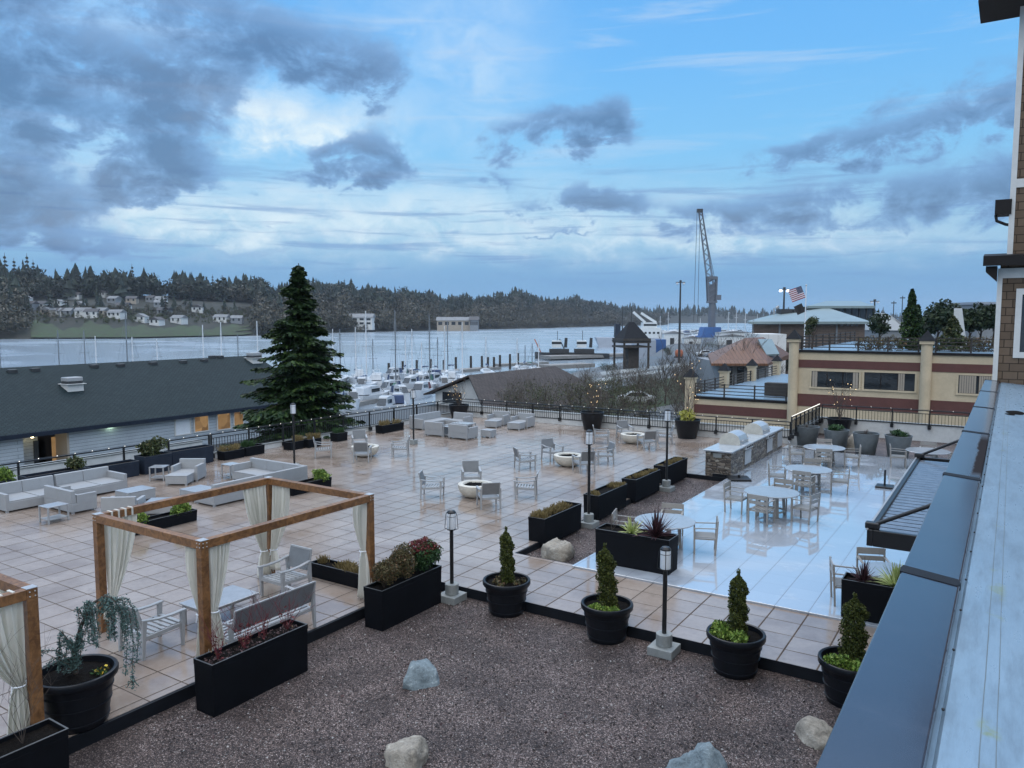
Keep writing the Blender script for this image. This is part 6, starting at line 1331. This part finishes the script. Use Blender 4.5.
m.build('railing', MT['timber'], t); m = M(); m.box(-1.1,1.1,-1.1,1.1,0,zb-1.2); m.build('stair_core', MT['timber'], t)
M().tube([(0,0,za-.2),(0,0,far(630,306,150).z-ZL)],.07,n=5).build('mast', MT['darksteel'], t)
def pole(label, px, py, base, D, lit, name='floodlight_pole'):
    p = far(px, base, D); t = thing(name, label, 'light pole', (p.x,p.y,ZL), YAW, 'tall floodlight poles'); h = far(px,py,D).z-ZL
    M().tube([(0,0,0),(0,0,h)],.30,.16,n=8).build('pole', MT['darksteel'], t); m = M(); m.box(-1.0,1.0,-.12,.12,h-.35,h-.2); m.box(-.2,.2,-.2,.2,h-.2,h+.15); m.build('crossarm', MT['darksteel'], t)
    for x in (-.7,.7): M().hexa([(x-.2,-.3,h-.62),(x+.2,-.3,h-.62),(x+.2,.25,h-.72),(x-.2,.25,h-.72),(x-.16,-.26,h-.36),(x+.16,-.26,h-.36),(x+.16,.2,h-.36),(x-.16,.2,h-.36)]).build('lamp_head', MT['flood' if lit else 'frost'], t)
    return t
pole('tall dark floodlight pole left of the harbour crane', 679, 281, 365, 165, False); pole('lit floodlight pole behind the brick port building', 782.5, 288, 350, 150, True)
pole('thin dark light pole above the port building at right', 873, 300, 345, 170, False)
# harbour crane
DC = 380; p = far(711,336,DC); t = thing('harbour_crane','tall grey mobile harbour crane with raised lattice boom and blue base','crane',(p.x,p.y,ZL),YAW)
k = DC/F_PX; X = lambda px: (px-711)*k/math.cos(PITCH)
Z = lambda py: far(711,py,DC).z-ZL
M().hexa([(X(700),-5,Z(336)),(X(719),-5,Z(336)),(X(719),5,Z(336)),(X(700),5,Z(336)),(X(702),-5,Z(327)),(X(718),-5,Z(327)),(X(718),5,Z(327)),(X(702),5,Z(327))]).build('blue_base', MT['craneblue'], t)
m = M(); m.box(X(698),X(722),-6,6,.2,Z(336)-.01); m.build('outrigger', MT['craneblue'], t)
M().tube([(X(711.5),0,Z(327)),(X(711.5),0,Z(303))],1.9,1.7,n=12).build('column', MT['cranegrey'], t)
m = M()
for x in (X(707.5),X(714.5)):
    for y in (-1.5,1.5): m.bar((x,y,Z(303)),(x-(.8 if x < 0 else -.2),y,Z(277)),.7)
for i in range(5):
    za_, zb_ = Z(303-i*5.2), Z(303-(i+1)*5.2)
    for y in (-1.5,1.5): m.bar((X(707.5),y,za_),(X(714.5),y,zb_),.35)
m.box(X(706.5),X(715.5),-2,2,Z(303),Z(301)); m.box(X(706),X(715),-2,2,Z(279.5),Z(276.5)); m.box(X(708.5),X(713.5),-1.2,1.2,Z(301),Z(285)); m.build('upper_tower', MT['cranegrey'], t)
M().box(X(715),X(719.5),-1.6,1.6,Z(300),Z(295)).build('operator_cab', MT['cranegrey'], t)
m = M(); p0, p1 = Vector((X(710.5),0,Z(292))), Vector((X(698),0,Z(212))); dd = (p1-p0).normalized(); nn = Vector((dd.z,0,-dd.x)); N_ = 16
for s in (-1,1):
    for y in (-1.1,1.1): m.bar(p0+nn*s*1.5+Vector((0,y,0)), p1+nn*s*.8+Vector((0,y*.5,0)), .32)
for i in range(N_):
    f, f2 = i/N_, (i+1)/N_; a, b_ = p0.lerp(p1,f), p0.lerp(p1,f2); wa, wb = 1.5-.7*f, 1.5-.7*f2
    for y in (-1,1): m.bar(a+nn*wa*(1 if i%2 else -1)+Vector((0,y*(1.1-.55*f),0)), b_-nn*wb*(1 if i%2 else -1)+Vector((0,y*(1.1-.55*f2),0)), .2)
m.build('lattice_boom', MT['cranegrey'], t); m = M(); m.box(X(694.5),X(700),-.9,.9,Z(212.5),Z(209)); m.build('boom_head', MT['darksteel'], t)
m = M(); m.tube([(X(694.7),0,Z(212)),(X(693.5),0,Z(322))],.10,n=4); m.tube([(X(697.5),0,Z(213)),(X(697.5),0,Z(322))],.10,n=4); m.tube([(X(699),0,Z(212)),(X(713),0,Z(277))],.12,n=4); m.build('cables', MT['darksteel'], t)
# moored ship with white superstructure and derricks
DS_ = 330
def sbox(label_or_t, name, px0, px1, py0, py1, dep, mt, D=DS_, off=0):
    a, b_ = far(px0,py1,D), far(px1,py1,D); w = (b_-a).length; h = far(px0,py0,D).z-a.z
    o = M().box(0,w,off,off+dep,0,h).build(name, MT[mt], label_or_t); return o, a, w, h
p = far(596,352,DS_); t = thing('cargo_ship','grey and white ship with two white derricks moored behind the lookout tower','ship',(p.x,p.y,ZW),YAW); S = lambda px: (px-596)*DS_/F_PX; V_ = lambda py: far(596,py,DS_).z-ZW
M().hexa([(S(599),0,-.5),(S(688),0,-.5),(S(688),11,-.5),(S(601),9,-.5),(S(596.5),1,V_(337.5)),(S(688),0,V_(338.5)),(S(688),12,V_(338.5)),(S(596.5),10,V_(337.5))]).build('hull', MT['hull'], t)
M().box(S(640),S(662),2,10,V_(338.5),V_(328)).build('superstructure', MT['shipwhite'], t); M().box(S(644),S(658),3,9,V_(327.9),V_(322.5)).build('bridge', MT['shipwhite'], t); M().box(S(644.5),S(657.5),2.9,2.99,V_(326),V_(324)).build('bridge_windows', MT['glass'], t); M().box(S(663),S(684),2,10,V_(338.4),V_(331)).build('deckhouse', MT['shipwhite'], t)
m = M()
for i in range(5): m.box(S(640.8+i*4.2),S(643+i*4.2),1.93,1.99,V_(334),V_(332))
m.build('portholes', MT['glass'], t)
for a, b_ in (((647,322.5),(635,312)),((658,322.5),(643,313))): M().bar((S(a[0]),6,V_(a[1])),(S(b_[0]),6,V_(b_[1])),1.0).build('derrick', MT['shipwhite'], t)
M().hexa([(S(616),4,V_(338)),(S(622),4,V_(338)),(S(622),8,V_(338)),(S(616),8,V_(338)),(S(616.5),4,V_(324)),(S(621.5),4,V_(324)),(S(621.5),8,V_(324)),(S(616.5),8,V_(324))]).build('funnel', MT['navy'], t)
M().tube([(S(624),6,V_(337)),(S(624),6,V_(305))],.35,.15,n=5).build('mast', MT['darksteel'], t)
# tugs
for i, (px, lab) in enumerate([(553,'dark tugboat with white wheelhouse at the left of the port dock'),(578,'second dark tugboat with white wheelhouse nearer the lookout tower')]):
    p = ground(px+6, 358.5, ZW); t = thing('tugboat', lab, 'tugboat', p, YAW+R(180), 'tugboats at the port dock'); hullmesh(15,5,1.6).build('hull', MT['darksteel'], t); M().box(-3,3,-1.7,1.7,1.6,3.0).build('deckhouse', MT['darksteel'], t); M().box(-.6,2.2,-1.3,1.3,3.41,5.6).build('wheelhouse', MT['shipwhite'], t); M().box(-.7,2.3,-1.35,1.35,4.5,5.2).build('wheelhouse_windows', MT['glass'], t); M().tube([(-2,0,3.4),(-2.2,0,6.4)],.5,.45,n=8).build('funnel', MT['darksteel'], t); M().tube([(.5,0,5.6),(.5,0,8.6)],.09,n=5).build('mast', MT['darksteel'], t); M().bar((5.5,0,1.6),(7.6,0,6),.3).build('crane_boom', MT['orange'] if i == 0 else MT['darksteel'], t)
    m = M(); 
    for k in range(7): a = -6+k*1.9; m.lathe([(.28,.0),(.42,.12),(.28,.24)],8,(a,-2.45,.9),cap=False)
    m.build('fenders', MT['blackmetal'], t)
dock('long dark dock behind the tugboats', g(545,356.5,-5.4), g(692,352,-5.4), 6, -5.2, 'pier')
# clutter of white moored boats and sheds on the port side
clut = [(669,334,660,3),(680,335,330,4),(690,333,340,4),(727,333,420,5),(735,331,430,5),(743,334,400,6),(752,332,430,5),(760,330,470,5),(722,337,360,5),(738,338,350,5),(750,339,330,5)]
_r = random.Random(4)
clut = sorted([(648+117*i/25+_r.uniform(-2,2), 0, _r.uniform(440,700), 0) for i in range(20)])
for i, (px, py, D, hh) in enumerate(clut):
    b_ = far(px, 340, D); motorboat(f'white moored yacht among the harbour clutter by the crane, {ordinal(i)} counted from the ship', (b_.x,b_.y,ZW), YAW+random.uniform(-.7,.7), _r.uniform(19,27), 'white yachts by the crane', random.choice(('boat','boatblue','boat')))
for i, (px0, px1, py0, py1, D, mt, lab) in enumerate([(664,684,331,345,300,'shipwhite','white port shed left of the floodlight pole'),(684,701,336,347,290,'shipwhite','low white shed between floodlight pole and crane'),(656,666,337,349,240,'craneblue','blue shipping container by the floodlight pole'),(634,656,338,349,235,'hull','grey shipping container beside the lookout tower'),(720,752,331,340,340,'shipwhite','long white storage shed right of the crane'),(718,746,334,346,280,'shipwhite','pale port shed at the foot of the crane')]):
    a, b_ = far(px0,py1,D), far(px1,py1,D); w = (b_-a).length; h = far(px0,py0,D).z-a.z; t = thing('port_shed' if mt not in ('craneblue','hull') else 'shipping_container', lab, 'shed' if mt not in ('craneblue','hull') else 'container', (a.x,a.y,a.z), YAW)
    M().box(0,w,0,w*.6,-4,h*.8).build('wall', MT[mt], t)
    if mt == 'shipwhite': M().prism_y([(-.3,h*.8+.01),(w+.3,h*.8+.01),(w/2,h)],-.3,w*.6+.3).build('roof', MT['houseroof2'], t); M().box(w*.3,w*.5,-.08,-.01,0,h*.5).build('door', MT['darksteel'], t)
    else:
        m = M(); 
        for k in range(12): m.box(w*(k+.3)/12,w*(k+.6)/12,-.05,-.001,.1,h*.78)
        m.build('ribs', MT[mt], t)
for i,(px,py,top) in enumerate([(668,333,312),(700,334,318),(728,331,312),(736,331,310),(745,331,313),(757,330,314),(660,333,316)]):
    p = far(px,py,430); t = thing('harbour_mast', f'thin mast standing in the harbour clutter, {ordinal(i)} from the ship', 'mast', (p.x,p.y,ZL), 0, 'thin masts in the harbour'); h = far(px,top,430).z-ZL; M().tube([(0,0,0),(0,0,h)],.20,.12,n=5).build('pole', MT['spar'], t); M().bar((-1,0,h*.7),(1,0,h*.7),.15).build('crossarm', MT['spar'], t)
p = ground(679,357.5,ZL); t = thing('orange_tank','small orange tank at the foot of the floodlight pole','tank',(p.x,p.y,ZL)); M().lathe([(0,.2),(.8,.25),(1.0,.6),(1.0,1.5),(.7,1.9),(0,2.0)],14).build('tank_body',MT['orange'],t,smooth=True); M().box(-1,1,-1,1,-.05,.25).build('skid',MT['darksteel'],t)
# brick port building with green metal roofs
DB = 112; p = far(748,350,DB); t = thing('port_building','brown brick port building with pale green metal roofs and a glazed upper level','building',(p.x,p.y,ZL),YAW)
k = DB/F_PX; X = lambda px, y=0: ((px-512)*(DB+y)/DB-236)*k
Z = lambda py: far(748,py,DB).z-ZL
M().hexa([(X(752),0,0),(X(864),0,0),(X(864,14),14,0),(X(752,14),14,0),(X(752),0,Z(320)),(X(864),0,Z(320)),(X(864,14),14,Z(320)),(X(752,14),14,Z(320))]).build('wall', MT['brick'], t); e0, e1 = Z(321.5), Z(313)
M().add([(X(746.5),-1.2,e0),(X(866),-1.2,e0),(X(866,15),15,e0),(X(746.5,15),15,e0),(X(777,6),6,e1),(X(826,6),6,Z(307)),(X(746.5),-1.2,e0-.35),(X(866),-1.2,e0-.35),(X(866,15),15,e0-.35),(X(746.5,15),15,e0-.35)],[(0,1,5,4),(1,2,5),(2,3,4,5),(3,0,4),(6,7,1,0),(7,8,2,1),(8,9,3,2),(9,6,0,3),(9,8,7,6)]).build('lower_roof', MT['greenroof'], t)
M().box(X(815,7),X(872,7),7,16,Z(321),Z(305.5)).build('glazed_storey', MT['glass'], t); m = M()
for i in range(9): x = X(815,7)+(X(872,7)-X(815,7))*i/8; m.box(x-.09,x+.09,6.9,6.99,Z(318),Z(305.5))
m.build('glazing_bars', MT['darksteel'], t)
u0 = Z(305.3); M().add([(X(805,6),5.6,u0),(X(872,6),5.6,u0),(X(872,17),17,u0),(X(805,17),17,u0),(X(825,10),10,Z(299.5)),(X(858,10),10,Z(299.5)),(X(805,6),5.6,u0-.35),(X(872,6),5.6,u0-.35),(X(872,17),17,u0-.35),(X(805,17),17,u0-.35)],[(0,1,5,4),(1,2,5),(2,3,4,5),(3,0,4),(6,7,1,0),(7,8,2,1),(8,9,3,2),(9,6,0,3),(9,8,7,6)]).build('upper_roof', MT['greenroof'], t)
for a, b_, c, d in ((756,779,321.8,325.2),(769,777,335,340.5),(816,834,321.8,325.2),(838.5,842.5,321.8,326),(844.5,848,321.8,326),(849.5,852.5,321.8,326),(854,857,321.8,326)): M().box(X(a),X(b_),-.07,-.01,Z(d),Z(c)).build('window', MT['glass'], t)
for a in (751.5,778,835): M().box(X(a),X(a+1.6),-.12,-.005,0,Z(321.9)).build('pilaster', MT['housegrey'], t)
v = thing('roof_plant','dark rooftop plant enclosure on the lower green roof','rooftop unit',(0,0,0)); q = far(781,315,DB+4); v.location = q; v.rotation_euler = (0,0,YAW); M().box(0,1.7,0,2,-.5,.9).build('screen',MT['darksteel'],v); M().box(1.9,3.8,0,2,-.5,.9).build('screen',MT['darksteel'],v); m = M(); m.tube([(-.9,.5,-.6),(-.9,.5,1.0)],.12,n=6); m.tube([(-.6,.5,1.0),(-.2,.5,1.3)],.2,n=6); m.build('pipes',MT['alu'],v)
M().box(X(742),X(766.5),-8,-1,0,Z(333)).build('pale_annex', MT['housewhite'], t)
# flags
p = far(804.5,340,92); t = thing('flagpole','white flagpole between the port building and the cream building, flying two flags','flagpole',(p.x,p.y,ZL),YAW); h = far(804.5,286,92).z-ZL; M().tube([(0,0,0),(0,0,h)],.11,.06,n=8).build('pole',MT['frost'],t); M().ball((0,0,h+.08),.12,nu=8,nv=6).build('finial',MT['steel'],t)
def flag(name, label, mt, zc, w, h_):
    m = M(); NU, NV = 16, 10
    for j in range(NV+1):
        for i in range(NU+1): u, v = i/NU, j/NV; m.v.append((u, .10*math.sin(u*7+v*1.5)*u, v))
    for j in range(NV):
        for i in range(NU): a = j*(NU+1)+i; m.f.append((a,a+1,a+NU+2,a+NU+1))
    o = m.build(name, MT[mt], None, smooth=True); tag(o, label, 'flag'); c = far(805.6,zc,92)
    mat = Matrix.Translation(c) @ Matrix.Rotation(YAW+math.pi, 4, 'Z') @ Matrix(((w*.78,0,0,0),(0,1,0,0),(-h_*.75,0,h_,0),(0,0,0,1))); o.matrix_world = mat
flag('national_flag','red and white striped flag with blue starred corner drooping from the flagpole','flag',297.5,1.6,1.5); flag('black_flag','black flag hanging limp below the striped flag','blackflag',311.5,.8,1.1)
# copper roofed building
DK = 84; p = far(712,363,DK); t = thing('orange_roof_building','low building with a hipped orange-brown metal roof and skylight','building',(p.x,p.y,ZL),YAW)
k = DK/F_PX; X = lambda px, y=0: ((px-512)*(DK+y)/DK-200)*k; Z = lambda py: far(712,py,DK).z-ZL
e0, rr_ = Z(363), Z(339); M().box(X(722),X(772),1,12,0,e0).build('wall', MT['housegrey'], t)
M().add([(X(709),-1,e0),(X(765),-1,e0),(X(790,13),13,e0+.4),(X(708,13),13,e0+.4),(X(745,5.5),5.5,rr_),(X(763,8),8,rr_),(X(709),-1,e0-.25),(X(765),-1,e0-.25),(X(790,13),13,e0-.2),(X(708,13),13,e0-.2)],[(0,1,4),(1,2,5,4),(2,3,4,5),(3,0,4),(6,7,1,0),(7,8,2,1),(8,9,3,2),(9,6,0,3),(9,8,7,6)]).build('roof', MT['copper'], t)
M().hexa([(X(766,2),2.0,e0+.65),(X(779,3.5),3.5,e0+.65),(X(771,6.6),6.6,e0+2.25),(X(757,5),5.0,e0+2.3),(X(766,2),1.9,e0+.85),(X(779,3.5),3.4,e0+.85),(X(771,6.6),6.5,e0+2.45),(X(757,5),4.9,e0+2.5)]).build('skylight', MT['greenroof'], t)
for i in range(3): M().box(X(728+i*12),X(735+i*12),.9,.99,.6,e0-.5).build('window', MT['glass'], t)
# pale tent roof and grey block at right
p = far(880,333,150); t = thing('tent_roof_hall','hall with a pale curved tent roof behind the roof deck conifers','building',(p.x,p.y,ZL),YAW); k = 150/F_PX; hz_ = far(880,333,150).z-ZL; top = far(880,313,150).z-ZL; m = M(); K = 10
pr = [(-1*k,top),(6*k,top-.1),(12*k,top-.7),(20*k,top-1.9),(27*k,top-3.4),(30*k,hz_+.5),(-1*k,hz_+.5)]; M().prism_y(pr,0,18).build('roof',MT['shipwhite'],t,bevel=.1); M().box(0,28*k,.5,17,0,hz_+.49).build('wall',MT['housegrey'],t)
p = far(977,330,120); t = thing('grey_block','grey-blue flat building top behind the clipped pines','building',(p.x,p.y,ZL),YAW); M().box(0,9,0,12,0,far(977,304.5,120).z-ZL).build('wall',MT['housegrey'],t); M().box(-.2,9.2,-.2,12.2,far(977,304.5,120).z-ZL+.01,far(977,304.5,120).z-ZL+.4).build('roof_edge',MT['hull'],t)
for i,(px,top,base,D) in enumerate([(892.5,301,335,160),(901,296,335,165),(924,318,340,170)]):
    p = far(px,base,D); t = thing('harbour_mast',['thin dark pole right of the port building','tall thin pole left of the deck conifers','short dark pole right of the deck conifers'][i],'mast',(p.x,p.y,ZL)); h = far(px,top,D).z-ZL; M().tube([(0,0,0),(0,0,h)],.14,.08,n=6).build('pole',MT['darksteel'],t); M().box(-.5,.5,-.06,.06,h-.5,h-.3).build('crossarm',MT['darksteel'],t)

# ------------------------------------------------------------------ midground planting
GM = 'trees and shrubs between the terrace and the harbour'
def bush(label, px, py, wpx, hpx, kind, seed, D=None):
    D = D or (CAMH-ZL)*F_PX/max(20, py-HZ); p = far(px, py, D); k = D/F_PX; r = wpx*k/2; h = hpx*k
    if kind == 'bare':
        t = thing('bare_tree', label, 'tree', (p.x,p.y,ZL), 0, GM); m = M(); rr = random.Random(seed); m.tube([(0,0,0),(.05,.05,h*.3)],h*.022,h*.014,n=6,cap=False); m.build('trunk', MT['bark'], t); m = twig_tree(M(),(0.04,0.04,h*.22),h*.85,9,r/h*1.5,h*.009,3,seed=seed); leaves(m, ball_pts(700,(0,0,h*.62),(r*.9,r*.9,h*.36),.2),.07*max(1,h/6),.12); m.build('crown', MT['greytwig'], t)
    else: crown_tree('leafy_shrub' if h < 4 else 'leafy_tree', label, (p.x,p.y,ZL), h, r, kind, 1500, .045*max(1,h/3), GM, .15, seed=seed, blobs=9)
bs = [(545,412,60,30,'midgreen','broad green shrub mass beyond the railing, right of the shake-roofed shed'),(580,410,56,34,'midgreen','green and brown shrub behind the middle lit pot'),(612,408,44,30,'midgreen','rounded green shrub right of the middle lit pot'),(525,404,40,20,'heath','brownish shrub against the shake-roofed shed'),(607,374,22,12,'pine','small dark rounded shrub left of the lookout tower'),
      (600,388,60,9,'heath','low dry hedge along the harbour lawn'),(650,384,50,9,'midgreen','low green hedge below the lookout tower'),(667,360,15,14,'pine','small dark tree by the blue container'),(640,408,40,40,'bare','bare tree beyond the railing left of the pillar'),(665,404,60,48,'bare','wide bare tree in front of the harbour lawn'),(655,416,36,30,'bare','low bare tree just outside the far railing'),(690,398,46,40,'bare','bare tree behind the nearest capped pillar'),(700,372,34,30,'bare','grey bare tree left of the orange roof'),(720,366,30,26,'bare','grey bare tree before the port sheds'),(690,364,24,22,'bare','grey bare tree at the floodlight pole foot'),(738,404,36,56,'bare','bare tree standing before the orange-roofed building'),(784,385,20,44,'pine','dark evergreen beside the left round column'),(776,392,26,34,'bare','bare tree left of the round column'),(585,396,34,22,'bare','bare twiggy shrub above the middle lit pot'),(560,392,24,14,'heath','small dry bush at the end of the shed roof'),(632,396,26,12,'midgreen','low green bush in the harbour planting'),(500,408,40,14,'heath','dry brush below the shake roof'),(712,350,26,10,'midgreen','row of low green shrubs below the crane'),(748,352,22,10,'pine','dark low shrubs left of the pale annex')]
for i, (px,py,w,h,kd,lab) in enumerate(bs): bush(lab, px, py, w, h, kd, 200+i)
# brush filling the ground between the terrace and the harbour lawn
def thicket():
    rr = random.Random(11); tw = M(); lf = M(); gr = M()
    for i in range(95):
        px = rr.uniform(496,700); py = rr.uniform(384,430); p = ground(px, py, ZL); D = p.x*FW[0]+p.y*FW[1]; h = rr.uniform(1.4,3.2)*(1.25 if px > 600 else 1); tmp = twig_tree(M(),(0,0,0),h,6,.9,.03,2,seed=500+i); tmp.move(p.x,p.y,p.z); tw.add(tmp.v, tmp.f)
        q = M(); leaves(q, ball_pts(150,(p.x,p.y,p.z+h*.55),(h*.6,h*.6,h*.42),.1),.10,.22); (lf if rr.random() < .7 else gr).add(q.v, q.f)
    for nm, mm, mt in (('brush_twigs',tw,'greytwig'),('brush_undergrowth',lf,'bareforest'),('green_undergrowth',gr,'midgreen')): o = mm.build(nm, MT[mt]); o['kind'] = 'stuff'
thicket()
# paths and lawn on the land beyond
m = M()
for a in (((560,384),(660,370),(664,372),(562,388)),((600,372),(690,362),(692,365),(602,375.5))):
    q = [ground(x,y,ZL+.03) for x,y in a]; m.add(q, [(0,1,2,3)] if True else [])
o = m.build('path', MT['concrete']); o['kind'] = 'structure'
m = M(); q = [ground(x,y,ZL+.015) for x,y in ((560,400),(700,372),(720,395),(590,420))]; m.add(q,[(0,1,2,3)]); o = m.build('lawn', MT['grass']); o['kind'] = 'structure'
# parked cars below the far railing
def car(label, px, py, mt, rz):
    p = ground(px, py, ZL); t = thing('parked_car', label, 'car', p, rz, 'parked cars in the harbour lot'); pr = [(-2.2,.35),(-2.2,.85),(-1.9,.95),(-1.3,1.0),(-.8,1.42),(.7,1.45),(1.35,.98),(2.0,.88),(2.2,.7),(2.2,.35)]
    M().prism_y(pr,-.85,.85).build('body', MT[mt], t, bevel=.06); M().prism_y([(-1.2,1.0),(-.78,1.36),(.66,1.38),(1.2,1.0)],-.87,.87).build('side_windows', MT['glass'], t)
    for x in (-1.35,1.35):
        for y in (-.82,.82): M().tube([(x,y-.1,.33),(x,y+.1,.33)],.33,n=14).build('wheel', MT['blackmetal'], t)
for i,(px,py,mt,lab) in enumerate([(637,404,'shipwhite','white car parked beyond the railing among bare shrubs'),(705,356,'shipwhite','small white car below the crane'),(714,357,'hull','silver car below the crane'),(722,356,'shipwhite','white car right of the crane foot')]): car(lab, px, py, mt, YAW+random.uniform(-.3,.3))
# air between the terrace and the far hills
def haze(dens):
    hb = M().box(-4300,4300,-4300,4300,-11,95).build('haze', None); hb['kind'] = 'stuff'; mt = bpy.data.materials.new('thin_sea_air'); mt.use_nodes = True; nt = mt.node_tree; nt.nodes.clear()
    out = nt.nodes.new('ShaderNodeOutputMaterial'); v = nt.nodes.new('ShaderNodeVolumePrincipled'); v.inputs['Color'].default_value = (.80,.88,1,1); v.inputs['Density'].default_value = dens; v.inputs['Anisotropy'].default_value = .2; nt.links.new(v.outputs[0], out.inputs['Volume']); hb.data.materials.append(mt)
HAZE = .00009
if HAZE: haze(HAZE)
